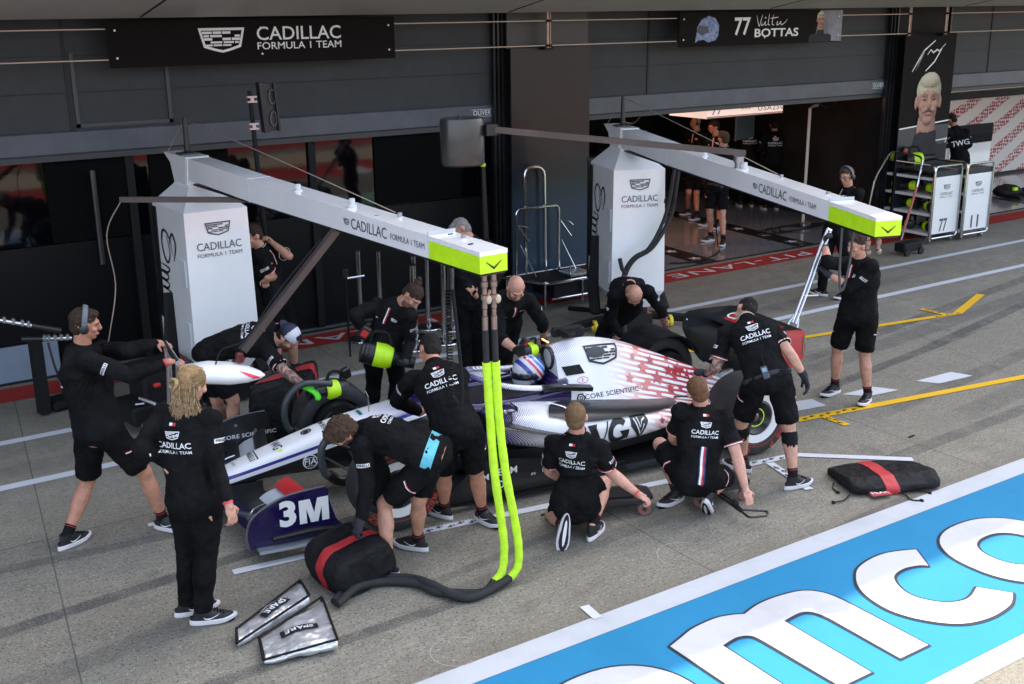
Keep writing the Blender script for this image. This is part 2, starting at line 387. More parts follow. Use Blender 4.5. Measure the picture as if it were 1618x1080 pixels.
def worn(name, col, col2=None, wear=.5, x_blend=None):
    """road paint, worn by speckle"""
    m = bpy.data.materials.new(name); m.use_nodes = True; N = m.node_tree.nodes; L = m.node_tree.links; b = N['Principled BSDF']
    tc = N.new('ShaderNodeTexCoord'); n = N.new('ShaderNodeTexNoise'); n.inputs['Scale'].default_value = 60; n.inputs['Detail'].default_value = 5; n.inputs['Roughness'].default_value = .8; L.new(tc.outputs['Object'], n.inputs[0])
    n2 = N.new('ShaderNodeTexNoise'); n2.inputs['Scale'].default_value = 1.4; n2.inputs['Detail'].default_value = 6; n2.inputs['Roughness'].default_value = .7; L.new(tc.outputs['Object'], n2.inputs[0])
    q = N.new('ShaderNodeMix'); q.data_type = 'RGBA'; q.inputs[6].default_value = (*col, 1); q.inputs[7].default_value = (*tuple(c * .62 for c in col), 1)
    r = N.new('ShaderNodeMapRange'); r.inputs[1].default_value = .45; r.inputs[2].default_value = .75; r.inputs[4].default_value = wear; L.new(n2.outputs[0], r.inputs[0]); L.new(r.outputs[0], q.inputs[0])
    if x_blend:
        s = N.new('ShaderNodeSeparateXYZ'); L.new(tc.outputs['Object'], s.inputs[0]); k = N.new('ShaderNodeMapRange'); k.inputs[1].default_value = x_blend[0]; k.inputs[2].default_value = x_blend[1]; L.new(s.outputs[0], k.inputs[0])
        g = N.new('ShaderNodeMix'); g.data_type = 'RGBA'; g.inputs[7].default_value = (*x_blend[2], 1); L.new(q.outputs[2], g.inputs[6]); L.new(k.outputs[0], g.inputs[0]); q = g
    q2 = N.new('ShaderNodeMix'); q2.data_type = 'RGBA'; q2.inputs[7].default_value = (.13, .125, .115, 1); r2 = N.new('ShaderNodeMapRange'); r2.inputs[1].default_value = .62; r2.inputs[2].default_value = .74; r2.inputs[4].default_value = wear
    L.new(n.outputs[0], r2.inputs[0]); L.new(r2.outputs[0], q2.inputs[0]); L.new(q.outputs[2], q2.inputs[6]); L.new(q2.outputs[2], b.inputs['Base Color']); b.inputs['Roughness'].default_value = .8; b.inputs['Specular IOR Level'].default_value = .15
    bp = N.new('ShaderNodeBump'); bp.inputs['Strength'].default_value = .3; bp.inputs['Distance'].default_value = .003; L.new(n.outputs[0], bp.inputs['Height']); L.new(bp.outputs[0], b.inputs['Normal'])
    MATS[name] = m; return m
def sheet(name, polys, z, m, kind='structure', parent=None):
    mb = MB()
    for P in polys: mb.add([(x, y, z) for x, y in P], [tuple(range(len(P)))])
    me = bpy.data.meshes.new(name); me.from_pydata(mb.v, [], mb.f); me.materials.append(m)
    bm = bmesh.new(); bm.from_mesh(me)
    for f in bm.faces:
        f.normal_update()
        if f.normal.z < 0: f.normal_flip()
    bmesh.ops.triangulate(bm, faces=bm.faces[:]); bm.to_mesh(me); bm.free()
    o = bpy.data.objects.new(name, me); COL.objects.link(o)
    if parent: fix_parent(o, parent)
    elif kind: o['kind'] = kind
    return o
sheet('pit_lane', [[(-60, -120), (140, -120), (140, 12.83), (-60, 12.83)]], 0, concrete())
LW = worn('white_lane_paint', (.56, .575, .60), wear=.35); LY = worn('yellow_lane_paint', (.72, .42, .02), wear=.3); LR = worn('red_lane_paint', (.33, .03, .025), wear=.35)
LB = worn('blue_lane_paint', (.022, .195, .37), wear=.3, x_blend=(9., 10.2, (.02, .35, .09)))
LWB = worn('letter_white_paint', (.50, .50, .51), wear=.45); LK = worn('letter_outline_paint', (.03, .035, .045), wear=.1)
def band(x0, x1, y0, y1): return [(x0, y0), (x1, y0), (x1, y1), (x0, y1)]
sheet('lane_line', [band(-40, 90, 10.93, 11.05)], .004, LW); sheet('lane_line', [band(-40, 90, 9.80, 9.92)], .004, LW)
sheet('painted_band', [band(-40, 90, 12.22, 12.70)], .004, LR)
sheet('lane_line', [band(-40, 90, 5.09, 5.29)], .004, worn('grey_white_paint', (.46, .475, .50), wear=.45))
sheet('blue_strip', [band(-40, 90, 3.56, 5.086)], .004, LB); sheet('lane_line', [band(-40, 90, 3.40, 3.556)], .004, LW)
sheet('kerb_paint', [band(-40, 140, -4.6, -2.0)], .004, worn('sand_paint', (.42, .34, .24)))
sheet('kerb_paint', [band(-40, 140, -1.9, -.9), band(-40, 140, -9, -5.6)], .006, LR); sheet('kerb_paint', [band(-40, 140, -.86, .3)], .006, worn('kerb_red', (.45, .03, .03)))
for k in range(12): sheet('kerb_paint', [band(6 + k * 3.1, 6.6 + k * 3.1, -.86, .3)], .010, LW)
# pit box markings
def line(p, q, w_, z=.006, m=None, name='box_line'):
    p, q = Vector((*p, 0)), Vector((*q, 0)); d = (q - p).normalized(); n = Vector((-d.y, d.x, 0)) * w_ / 2
    return sheet(name, [[tuple((p + n)[:2]), tuple((p - n)[:2]), tuple((q - n)[:2]), tuple((q + n)[:2])]], z, m or LW)
line((2.34, 7.27), (3.02, 7.19), .08); line((3.75, 7.07), (7.35, 6.50), .085, .0062)
line((7.33, 6.50), (8.10, 5.83), .085, .0072); line((7.0, 6.50), (6.85, 5.90), .075, .0082); line((2.06, 8.41), (3.0, 8.28), .06)
line((4.14, 5.44), (4.12, 5.26), .07, .008)
line((8.0, 7.12), (11.0, 6.64), .1, .006, LY); line((11.0, 6.64), (14., 6.3), .1, .0062, LY); line((8.30, 7.05), (8.30, 6.74), .08, .008, LY)
line((8.6, 9.55), (9.0, 9.25), .1, .006, LY); line((8.9, 9.28), (12.75, 8.68), .09, .007, LY); line((12.7, 8.68), (13.83, 9.12), .11, .008, LY); line((12.52, 8.75), (12.5, 9.1), .08, .009, LY)
for P in ([(7.98, 7.33), (8.57, 7.24), (8.60, 7.46), (8.18, 7.56)], [(8.97, 7.38), (9.14, 7.18), (9.56, 7.13), (9.42, 7.36)], [(9.95, 7.22), (10.08, 7.02), (10.6, 6.98), (10.52, 7.20)]): sheet('box_mark', [P], .005, LW)
# measuring ticks printed on the lines
def ticks(p, q, n, z):
    p, q = Vector((*p, 0)), Vector((*q, 0)); d = (q - p) / n; e = d.normalized(); s = Vector((-e.y, e.x, 0)); P = []
    for i in range(n):
        c = p + d * (i + .5); o = .012 * (1 if i % 2 else -1)
        for (a, b, c_, dd) in ((-.03, -.006, -.014 + o, .0 + o), (-.008, .004, -.02 + o, .02 + o), (.016, .03, -.004 + o, .012 + o)):
            P.append([tuple((c + e * u + s * v)[:2]) for u, v in ((a, c_), (b, c_), (b, dd), (a, dd))])
    sheet('tick_marks', P, z, BPT)
ticks((8.05, 7.11), (8.75, 7.0), 7, .011); ticks((8.30, 7.0), (8.30, 6.78), 3, .013); ticks((6.75, 6.59), (7.3, 6.50), 6, .013); ticks((6.98, 6.42), (6.87, 5.98), 5, .013); ticks((3.8, 7.06), (4.25, 6.99), 5, .011)
ticks((12.3, 8.75), (12.75, 8.68), 5, .013); ticks((12.51, 8.8), (12.5, 9.05), 3, .013); ticks((3.3, 8.2), (3.31, 8.21), 1, .011)
for (x, y, r) in ((8.56, 6.2, .05), (4.75, 6.78, .035)): sheet('tape_mark', [[(x - r, y - .02), (x + r, y - .01), (x + r, y + .02), (x - r, y + .01)]], .004, MBLK)
for (x, y, r) in ((3.14, 5.45, .17), (5.2, 5.62, .2), (6.35, 5.3, .16)):
    a = ring2d(x, y, r, .004, 40, .4, 5.0); sheet('chalk_ring', [[a[0][i] for i in f] for f in a[1]], .0045, mat('chalk_grey', (.36, .35, .32), .8, var=.4, vscale=20))
# PIT-LANE lettering on the red band, read from the garages
for cx in (12.55, 5.9):
    a = text2d('PIT-LANE', .34, .004, 1.9, 1.15); a = shift2d(a, cx, 12.46, PI)
    sheet('band_lettering', [[a[0][i] for i in f] for f in a[1]], .008, LW)
# the big lettering on the blue strip
GM = [[4.28,4.72],[4.41,4.76],[4.55,4.8],[4.75,4.81],[4.87,4.78],[4.95,4.74],[5.12,4.78],[5.31,4.78],[5.5,4.74],[5.60,4.64],[5.63,4.5],[5.63,3.81],[5.36,3.81],[5.37,4.39],[5.34,4.5],[5.26,4.545],[5.1,4.53],[5.09,3.81],[4.82,3.81],[4.81,4.43],[4.79,4.52],[4.7,4.56],[4.56,4.54],[4.55,3.8],[4.28,3.8]]
GC = [[6.66,4.69],[6.58,4.73],[6.42,4.78],[6.25,4.78],[6.08,4.74],[5.96,4.66],[5.86,4.55],[5.8,4.41],[5.78,4.24],[5.82,4.09],[5.91,3.95],[6.01,3.86],[6.13,3.81],[6.29,3.79],[6.48,3.81],[6.58,3.85],[6.66,3.9],[6.53,4.09],[6.40,4.04],[6.3,4.03],[6.19,4.07],[6.12,4.14],[6.07,4.25],[6.08,4.36],[6.14,4.47],[6.22,4.53],[6.35,4.55],[6.47,4.52],[6.52,4.48]]
def pieces(P, segs):
    out = []
    for s in segs:
        if isinstance(s, int): out.append(tuple(P[s]))
        else: q = curve2d(P[s[0]:s[1] + 1], 5); out += [tuple(x) for x in q[:-1]] + [tuple(P[s[1]])]
    res = [out[0]]
    for p in out[1:]:
        if math.hypot(p[0] - res[-1][0], p[1] - res[-1][1]) > .004: res.append(p)
    return res
GM = pieces(GM, [(0, 5), (5, 10), 11, 12, (13, 16), 17, 18, (19, 22), 23, 24]); GC = pieces(GC, [(0, 16), (17, 28)])
def grow(P, d):
    n = len(P); ar = sum(P[i][0] * P[(i + 1) % n][1] - P[(i + 1) % n][0] * P[i][1] for i in range(n)); s = 1 if ar > 0 else -1; out = []
    for i in range(n):
        a, b, c = Vector(P[i - 1]), Vector(P[i]), Vector(P[(i + 1) % n]); t1 = (b - a).normalized(); t2 = (c - b).normalized(); nn = Vector((t1.y + t2.y, -t1.x - t2.x)); nn = nn.normalized() * s * d; out.append((b.x + nn.x, b.y + nn.y))
    return out
for P in (GM, GC): sheet('ground_lettering', [grow(P, .022)], .008, LK); sheet('ground_lettering', [P], .012, LWB)
def ringpoly(cx, cy, ax, ay, bx, by, e=2.3, n=48):
    o = [(cx + ax * abs(math.cos(t)) ** (2 / e) * (1 if math.cos(t) > 0 else -1), cy + ay * abs(math.sin(t)) ** (2 / e) * (1 if math.sin(t) > 0 else -1)) for t in [2 * PI * i / n for i in range(n)]]
    q = [(cx + bx * abs(math.cos(t)) ** (2 / e) * (1 if math.cos(t) > 0 else -1), cy + by * abs(math.sin(t)) ** (2 / e) * (1 if math.sin(t) > 0 else -1)) for t in [2 * PI * i / n for i in range(n)]]
    return [[o[i], o[(i + 1) % n], q[(i + 1) % n], q[i]] for i in range(n)]
for (cx, r1) in ((7.27, 0), (3.60, 1), (9.35, 1), (10.6, 0)):
    sheet('ground_lettering', ringpoly(cx, 4.29, .54, .51, .24, .22), .008, LK); sheet('ground_lettering', ringpoly(cx, 4.29, .518, .488, .262, .242), .012, LWB)
    if r1: sheet('ground_lettering', [band(cx + .26, cx + .54, 3.80, 4.3)], .016, LWB)

# ---- pit building: header, canopy, pillars, upper storeys and roof (out of sight above, they shade the lane)
pb = tag(bpy.data.objects.new('pit_building', None), 'dark grey pit building with a pale canopy above the garages', 'building'); COL.objects.link(pb)
def slat_mat():
    m = mat('grey_door_slats', (.036, .039, .043), .5, spec=.25, var=.12, vscale=1.5); N = m.node_tree.nodes; L = m.node_tree.links; b = N['Principled BSDF']
    tc = N.new('ShaderNodeTexCoord'); wv = N.new('ShaderNodeTexWave'); wv.bands_direction = 'Z'; wv.inputs['Scale'].default_value = 26; wv.inputs['Distortion'].default_value = .15; L.new(tc.outputs['Object'], wv.inputs[0])
    bp = N.new('ShaderNodeBump'); bp.inputs['Strength'].default_value = .15; bp.inputs['Distance'].default_value = .003; L.new(wv.outputs[0], bp.inputs['Height']); L.new(bp.outputs[0], b.inputs['Normal']); return m
SLAT = slat_mat(); SEAM = mat('dark_seam', (.006, .006, .008), .6); CAN = mat('canopy_cladding', (.40, .40, .36), .45, var=.08, vscale=1.2); LIGHTEDGE = mat('canopy_lip', (.45, .40, .37), .4)
YF = 12.8
def header(x0, x1, seams, zb=2.42):
    mb = MB(); mb.box(((x0 + x1) / 2, YF + .06, (zb + .28 + 4.3) / 2), (x1 - x0, .12, 4.3 - zb - .28)); h = obj('door_header', mb, SLAT, pb, smooth=False)
    mb = MB(); mb.box(((x0 + x1) / 2, YF + .05, zb + .15), (x1 - x0, .13, .256), bev=.02); obj('lower_rail', mb, mat('rail_grey', (.06, .07, .09), .35, var=.15, vscale=3), h)
    mb = MB(); mb.box(((x0 + x1) / 2, YF + .05, zb - .01), (x1 - x0, .09, .06)); obj('rubber_seal', mb, mat('seal_grey', (.035, .035, .037), .5), h)
    mb = MB()
    for s in seams: mb.box((s, YF - .006, (zb + .16 + 3.85) / 2), (.035, .012, 3.85 - zb - .16))
    mb.box(((x0 + x1) / 2, YF - .004, 3.09), (x1 - x0 - .02, .006, .012)); mb.box(((x0 + x1) / 2, YF - .003, 3.47), (x1 - x0 - .02, .005, .008))
    obj('panel_seams', mb, SEAM, h, smooth=False)
header(-6, 8.22, [2.815, -1.5]); header(9.57, 16.05, [10.81]); header(17.5, 34, [18.85, 24])
mb = MB()      # the wicket door frame in the left header
for (x0, x1, z0, z1) in ((2.86, 2.9, 2.72, 3.5), (3.86, 3.9, 2.72, 3.5), (2.86, 3.9, 2.72, 2.76)): mb.box(((x0 + x1) / 2, YF - .012, (z0 + z1) / 2), (x1 - x0, .022, z1 - z0))
obj('hatch_frame', mb, mat('hatch_grey', (.035, .04, .05), .4), pb, smooth=False)
mb = MB(); mb.loft([[(x, 12.06, 3.848), (x, 9.6, 4.29), (x, 9.6, 4.5), (x, 12.06, 4.2)] for x in (-30, 60)]); cn = obj('canopy', mb, CAN, pb, smooth=False)
mb = MB(); mb.box((15, 12.09, 3.862), (90, .05, .028)); obj('canopy_lip', mb, LIGHTEDGE, cn, smooth=False)
for x in (-1.1, 3.43, 7.9, 12.4, 16.9, 21.4): mb = MB(); mb.loft([[(x + a, 12.0, 3.853), (x + a, 9.7, 4.267), (x + a, 9.7, 4.275), (x + a, 12.0, 3.861)] for a in (-.012, .012)]); obj('canopy_joint', mb, SEAM, cn, smooth=False)
mb = MB(); mb.box((15, 12.5, 4.1), (90, .7, .12)); obj('soffit', mb, MBLK, pb, smooth=False)
mb = MB(); mb.box((15, 18, 8.0), (90, 10., 7.4)); mb.box((15, 16.8, 12.1), (90, 14.4, .5)); obj('upper_storeys', mb, mat('upper_cladding', (.5, .5, .5), .5), pb, smooth=False)
def pillar(x0, x1, m, jamb=.16):
    mb = MB(); mb.box(((x0 + x1) / 2, YF + .15, 2.1), (x1 - x0, .5, 4.2)); p = obj('pillar', mb, MBLK, pb, smooth=False)
    mb = MB()
    for s, x in ((-1, x0), (1, x1)):
        for k in range(3): mb.box((x - s * (-.02 - .045 * k), YF - .12 + .03 * k, 2.0), (.03, .06, 3.9))
    obj('door_guide', mb, mat('guide_black', (.01, .01, .012), .3, var=.3, vscale=2), p, smooth=False)
pillar(8.25, 9.54, None); pillar(16.1, 17.45, None)
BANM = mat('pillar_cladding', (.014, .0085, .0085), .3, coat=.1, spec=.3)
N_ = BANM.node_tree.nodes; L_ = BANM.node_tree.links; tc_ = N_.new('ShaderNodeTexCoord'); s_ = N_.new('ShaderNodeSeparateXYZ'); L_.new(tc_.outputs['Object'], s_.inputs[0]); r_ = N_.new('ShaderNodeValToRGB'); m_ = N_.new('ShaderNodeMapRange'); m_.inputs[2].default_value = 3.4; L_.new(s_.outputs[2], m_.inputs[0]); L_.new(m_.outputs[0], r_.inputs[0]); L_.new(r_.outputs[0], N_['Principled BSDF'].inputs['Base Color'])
r_.color_ramp.elements[0].color = (.035, .062, .095, 1); r_.color_ramp.elements[1].color = (.014, .0085, .0085, 1); r_.color_ramp.elements[1].position = .72; q_ = r_.color_ramp.elements.new(.36); q_.color = (.03, .05, .075, 1); q_ = r_.color_ramp.elements.new(.5); q_.color = (.014, .016, .021, 1)  # bluish reflection low on the glossy panel, painted in as a vertical colour ramp
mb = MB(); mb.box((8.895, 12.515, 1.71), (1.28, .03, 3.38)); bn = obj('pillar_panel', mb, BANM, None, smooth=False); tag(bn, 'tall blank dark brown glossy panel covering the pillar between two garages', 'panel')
mb = MB(); mb.box((8.895, 12.6, 3.62), (1.28, .03, .45)); obj('pillar_top', mb, mat('pillar_top_brown', (.05, .045, .046), .5), pb, smooth=False)
# banner cables and brackets
CAB = mat('steel_cable', (.45, .36, .30), .4, .6); BRK = mat('pinkish_steel', (.42, .28, .23), .45, .3, var=.2, vscale=8)
def rail(x0, x1): 
    mb = MB()
    for z in (3.74, 3.43): mb.tube([(x0, 12.4, z), (x1, 12.4, z)], .008, 6)
    tag(obj('banner_rail', mb, CAB), {0: 'two thin steel cables running left from the wide team banner', 6: 'two thin steel cables between the team banner and the pillar bracket', 8: 'two thin steel cables from the pillar bracket to the driver banner', 14: 'two thin steel cables from the driver banner to the portrait pillar', 17: 'two thin steel cables at the far right of the facade'}[int(x0) if x0 > 0 else 0], 'cable', 'cables carrying the banners')
rail(-6, 3.17); rail(6.51, 8.74); rail(8.84, 10.98); rail(14.36, 16.0); rail(17.1, 20.1)
for x, lb in ((8.79, 'pinkish steel bracket hanging in front of the blank dark pillar'), (16.05, 'left pinkish steel bracket above the portrait panel'), (17.0, 'right pinkish steel bracket above the portrait panel')):
    e = empty('banner_bracket', (x, 12.4, 3.4), lb, 'bracket', 'brackets for the banner cables')
    mb = MB(); mb.box((x - .02, 12.4, 3.63), (.035, .012, .46)); mb.box((x + .02, 12.42, 3.63), (.012, .05, .46)); obj('channel', mb, BRK, e, smooth=False)
    mb = MB(); mb.box((x, 12.46, 3.40), (.14, .12, .05)); mb.box((x - .02, 12.38, 3.74), (.05, .04, .03)); mb.box((x - .02, 12.38, 3.43), (.05, .04, .03)); obj('foot', mb, MBLK, e, smooth=False)
BAN = mat('banner_vinyl', (.0055, .0035, .0038), .6, spec=.1)
def banner(x0, x1, label, z0=3.345, z1=3.825, name='banner'):
    e = empty(name, (x0, 12.37, z0), label, 'banner'); mb = MB(); mb.box(((x0 + x1) / 2, 12.37, (z0 + z1) / 2), (x1 - x0, .012, z1 - z0)); obj('sheet', mb, BAN, e, smooth=False)
    mb = MB(); 
    for x in (x0 + .08, (x0 + x1) / 2, x1 - .08):
        for z in (z0 + .1, z1 - .1): mb.cyl((x, 12.362, z), (x, 12.355, z), .012, n=8)
    obj('rivet', mb, WPT, e); return e
XR = (1, 0, 0); ZU = (0, 0, 1)
b1 = banner(3.17, 6.51, 'long black banner with white shield logo and team name')
flat('lettering', join2d(shift2d(crest2d(.262), 4.39, 3.60), shift2d(fitw(text2d('CADILLAC', .205, .008), 1.02), 5.30, 3.655), shift2d(fitw(text2d('FORMULA 1 TEAM', .11, .006), 1.02), 5.30, 3.525)), (0, 12.362, 0), XR, ZU, WPT, b1)
b2 = banner(11.0, 14.36, 'long black banner with helmet picture, 77 and the driver name')
flat('lettering', join2d(shift2d(fitw(text2d('77', .34, .02), .32), 12.22, 3.60), shift2d(fitw(text2d('BOTTAS', .165, .02), .92), 12.93, 3.505)), (0, 12.362, 0), XR, ZU, WPT, b2)
sg = [curve2d(P, 6) for P in ([(12.5, 3.76), (12.53, 3.66), (12.56, 3.61), (12.60, 3.72), (12.62, 3.77)], [(12.62, 3.66), (12.6, 3.62), (12.65, 3.63), (12.68, 3.67), (12.68, 3.62), (12.73, 3.63)], [(12.76, 3.78), (12.74, 3.64), (12.78, 3.62)], [(12.85, 3.77), (12.82, 3.64), (12.87, 3.62)], [(12.78, 3.715), (12.95, 3.73)], [(12.9, 3.64), (12.94, 3.67), (12.92, 3.62), (12.98, 3.64), (13.0, 3.67), (13.02, 3.62), (13.1, 3.66), (13.14, 3.7)])]
flat('signature', join2d(*[stroke2d(s, .014) for s in sg]), (0, 12.362, 0), XR, ZU, WPT, b2)
flat('helmet_picture', poly2d([(11.3, 3.40), (11.34, 3.62), (11.42, 3.72), (11.55, 3.765), (11.68, 3.73), (11.75, 3.64), (11.745, 3.5), (11.70, 3.43), (11.55, 3.40), (11.47, 3.44), (11.36, 3.43)]), (0, 12.362, 0), XR, ZU, mat('helmet_print_blue', (.03, .09, .32), .4, var=.8, vscale=22, col2=(.3, .36, .5)), b2)
flat('visor_picture', poly2d([(11.33, 3.55), (11.37, 3.64), (11.54, 3.62), (11.56, 3.54), (11.42, 3.5)]), (0, 12.3595, 0), XR, ZU, mat('visor_print', (.02, .03, .06), .25), b2)
flat('grey_fade', poly2d([(13.75, 3.38), (14.355, 3.352), (14.355, 3.82), (13.85, 3.82)]), (0, 12.3635, 0), XR, ZU, mat('silver_print', (.03, .025, .03), .5, col2=(.32, .33, .4), vscale=.9), b2)
pp = empty('portrait_panel', (16.1, 12.5, 0), 'tall dark panel with a big portrait of a fair haired man with a moustache', 'banner')
mb = MB(); mb.box((16.775, 12.515, 1.715), (1.35, .03, 3.40)); obj('sheet', mb, BAN, pp, smooth=False)
mb = MB(); mb.box((16.775, 12.497, .95), (1.34, .006, 1.86)); obj('lower_sheet', mb, mat('lower_sheet_blue', (.022, .028, .04), .35), pp, smooth=False)
flat('signature', join2d(*[stroke2d(P, .028) for P in ([(16.33, 2.80), (16.45, 2.95), (16.6, 3.14), (16.58, 3.10), (16.42, 2.82)], [(16.42, 2.82), (16.62, 3.15), (16.88, 3.3)], [(16.7, 3.07), (16.78, 3.15), (16.85, 3.1), (16.95, 3.15), (17.0, 3.12), (17.16, 3.24)], [(17.1, 3.2), (16.9, 2.95), (16.68, 2.80)])]), (0, 12.498, 0), XR, ZU, WPT, pp)
for P in ([(16.12, 1.86), (17.44, 1.94)], [(16.12, 1.50), (16.62, 1.55), (16.42, 1.1)], [(17.44, 1.62), (17.0, 1.6), (17.43, 1.64), (17.15, 1.05)]): flat('outline_print', stroke2d(P, .022, False), (0, 12.4935, 0), XR, ZU, WPT, pp)
PORTRAITS = ((pp, 16.12, 17.43, .05, 2.92, 12.4885, 3.55, 16.82, 2.30), (b2, 13.62, 14.12, 3.352, 3.80, 12.3585, .95, 13.87, 3.675))
# the name plates on the door headers
for x in (7.98, 15.85, ): 
    e = empty('name_plate', (x, YF, 2.6), 'small white OLIVER plate on the door header beside the ' + ('blank brown pillar' if x < 10 else 'portrait pillar'), 'sign', 'maker plates on the door headers')
    flat('lettering', join2d(text2d('OLIVER', .085, .004, 1.), poly2d([(-.16, .042), (.16, .042), (.16, .047), (-.16, .047)], [(-.16, -.047), (.16, -.047), (.16, -.042), (-.16, -.042)])), (x, YF - .016, 2.585), XR, ZU, WPT, e)
# ---- inside the garages
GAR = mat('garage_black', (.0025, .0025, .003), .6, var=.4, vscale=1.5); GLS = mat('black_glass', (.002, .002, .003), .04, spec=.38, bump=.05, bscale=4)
gi = tag(bpy.data.objects.new('garage_interior', None), 'dark interior walls and ceiling of the garages', 'building'); COL.objects.link(gi)
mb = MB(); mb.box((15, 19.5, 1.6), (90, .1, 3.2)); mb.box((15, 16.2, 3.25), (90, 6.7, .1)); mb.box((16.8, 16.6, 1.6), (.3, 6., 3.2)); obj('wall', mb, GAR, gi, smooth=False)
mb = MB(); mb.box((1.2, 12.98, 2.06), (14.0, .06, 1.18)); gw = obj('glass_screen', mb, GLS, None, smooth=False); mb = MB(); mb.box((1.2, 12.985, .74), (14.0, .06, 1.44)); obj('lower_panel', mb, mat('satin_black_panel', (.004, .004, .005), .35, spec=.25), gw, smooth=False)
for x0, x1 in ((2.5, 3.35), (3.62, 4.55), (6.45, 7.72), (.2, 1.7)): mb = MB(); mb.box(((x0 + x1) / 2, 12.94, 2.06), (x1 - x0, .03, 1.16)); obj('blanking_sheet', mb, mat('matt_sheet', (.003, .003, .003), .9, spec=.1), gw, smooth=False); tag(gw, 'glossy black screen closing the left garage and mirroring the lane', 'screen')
for x in (3.4, 5.6): mb = MB(); mb.box((x, 12.93, 1.3), (.09, .05, 2.55)); obj('mullion', mb, MBLK, gw, smooth=False)
mb = MB(); mb.box((-.3, 12.885, .21), (5.4, .05, .40), bev=.01); tag(obj('kick_panel', mb, mat('bluegrey_panel', (.20, .25, .31), .3, var=.1, vscale=2)), 'low blue grey panel at the foot of the black screen', 'panel')
mb = MB(); mb.tube([(2.98, 12.86, 2.25), (2.98, 12.86, 1.2)], .03, 10); tag(obj('steel_post', mb, mat('dim_post', (.08, .08, .085), .35, .8)), 'vertical steel post in front of the black screen', 'post')
FL = mat('garage_floor_paint', (.22, .225, .24), .16, var=.12, vscale=1.3, coat=.5)
sheet('garage_floor', [[(-40, 12.83), (90, 12.83), (90, 19.5), (-40, 19.5)]], .012, FL)
mb = MB(); mb.box((20, 12.835, .008), (130, .03, .016)); tag(obj('threshold_strip', mb, MBLK, smooth=False), kind='structure')
BD = mat('star_band_black', (.02, .016, .018), .3)
def starband(p, q, n=7):
    line(p, q, .42, .016, BD, 'floor_band'); p, q = Vector(p), Vector(q); P = []
    for i in range(n):
        c = p + (q - p) * ((i + .5) / n); a = star2d(c.x, c.y, .13, .4); P.append(a[0])
    for s in P: sheet('floor_star', [s], .02, LWB)
starband((12.18, 12.85), (12.36, 15.4), 4); starband((14.42, 12.85), (14.8, 18.4), 8); starband((21.2, 12.85), (21.9, 18.4), 8)
# left wall of the open garage: purple and white graphic
def gfx(name, c1, c2, rot, sc, thr=0.):
    m = bpy.data.materials.new(name); m.use_nodes = True; N = m.node_tree.nodes; L = m.node_tree.links; b = N['Principled BSDF']; tc = N.new('ShaderNodeTexCoord')
    mp = N.new('ShaderNodeMapping'); mp.inputs['Rotation'].default_value = rot; L.new(tc.outputs['Object'], mp.inputs[0]); wv = N.new('ShaderNodeTexWave'); wv.bands_direction = 'Z'; wv.inputs['Scale'].default_value = sc; wv.inputs['Distortion'].default_value = 3; wv.inputs['Detail'].default_value = 1; wv.inputs['Detail Scale'].default_value = .5; L.new(mp.outputs[0], wv.inputs[0])
    r = N.new('ShaderNodeValToRGB'); r.color_ramp.interpolation = 'CONSTANT'; r.color_ramp.elements[0].color = (*c1, 1); r.color_ramp.elements[1].position = .5; r.color_ramp.elements[1].color = (*c2, 1); L.new(wv.outputs[0], r.inputs[0]); L.new(r.outputs[0], b.inputs['Base Color']); b.inputs['Roughness'].default_value = .35; return m
mb = MB(); mb.box((9.62, 15.2, 1.45), (.06, 4.6, 2.9)); o = obj('graphic_wall', mb, gfx('purple_white_graphic', (.16, .02, .17), (.7, .66, .66), (.5, 0, 0), .55), None, smooth=False); tag(o, 'purple and white striped graphic wall beside the blank pillar', 'wall')
def starwall():
    m = bpy.data.materials.new('red_star_graphic'); m.use_nodes = True; N = m.node_tree.nodes; L = m.node_tree.links; b = N['Principled BSDF']; tc = N.new('ShaderNodeTexCoord')
    vo = N.new('ShaderNodeTexVoronoi'); vo.inputs['Scale'].default_value = 13; vo.inputs['Randomness'].default_value = .35; L.new(tc.outputs['Object'], vo.inputs[0])
    lt = N.new('ShaderNodeMath'); lt.operation = 'LESS_THAN'; lt.inputs[1].default_value = .46; L.new(vo.outputs[0], lt.inputs[0])
    mp = N.new('ShaderNodeMapping'); mp.inputs['Rotation'].default_value = (0, .45, 0); L.new(tc.outputs['Object'], mp.inputs[0]); wv = N.new('ShaderNodeTexWave'); wv.bands_direction = 'Z'; wv.inputs['Scale'].default_value = .62; wv.inputs['Distortion'].default_value = 1.6; wv.inputs['Detail'].default_value = 1; L.new(mp.outputs[0], wv.inputs[0])
    g = N.new('ShaderNodeMath'); g.operation = 'GREATER_THAN'; g.inputs[1].default_value = .55; L.new(wv.outputs[0], g.inputs[0]); mu = N.new('ShaderNodeMath'); mu.operation = 'MULTIPLY'; L.new(lt.outputs[0], mu.inputs[0]); L.new(g.outputs[0], mu.inputs[1])
    q = N.new('ShaderNodeMix'); q.data_type = 'RGBA'; q.inputs[6].default_value = (.62, .55, .52, 1); q.inputs[7].default_value = (.30, .006, .015, 1); L.new(mu.outputs[0], q.inputs[0]); L.new(q.outputs[2], b.inputs['Base Color']); b.inputs['Roughness'].default_value = .4; return m
mb = MB(); mb.box((24.0, 15.9, .95), (6.6, .06, 1.75)); o = obj('star_wall', mb, starwall(), None, smooth=False); tag(o, 'white partition covered in red stars in the right garage', 'wall')
e = empty('wall_screen', (22.9, 15.7, .5), 'black monitor panel on the red star partition', 'screen'); mb = MB(); mb.box((23.0, 15.84, 1.05), (1.5, .05, .42)); obj('screen', mb, GLS, e, smooth=False); mb = MB(); mb.box((23.0, 15.85, .6), (1.5, .04, .45)); obj('white_board', mb, WHT, e, smooth=False)
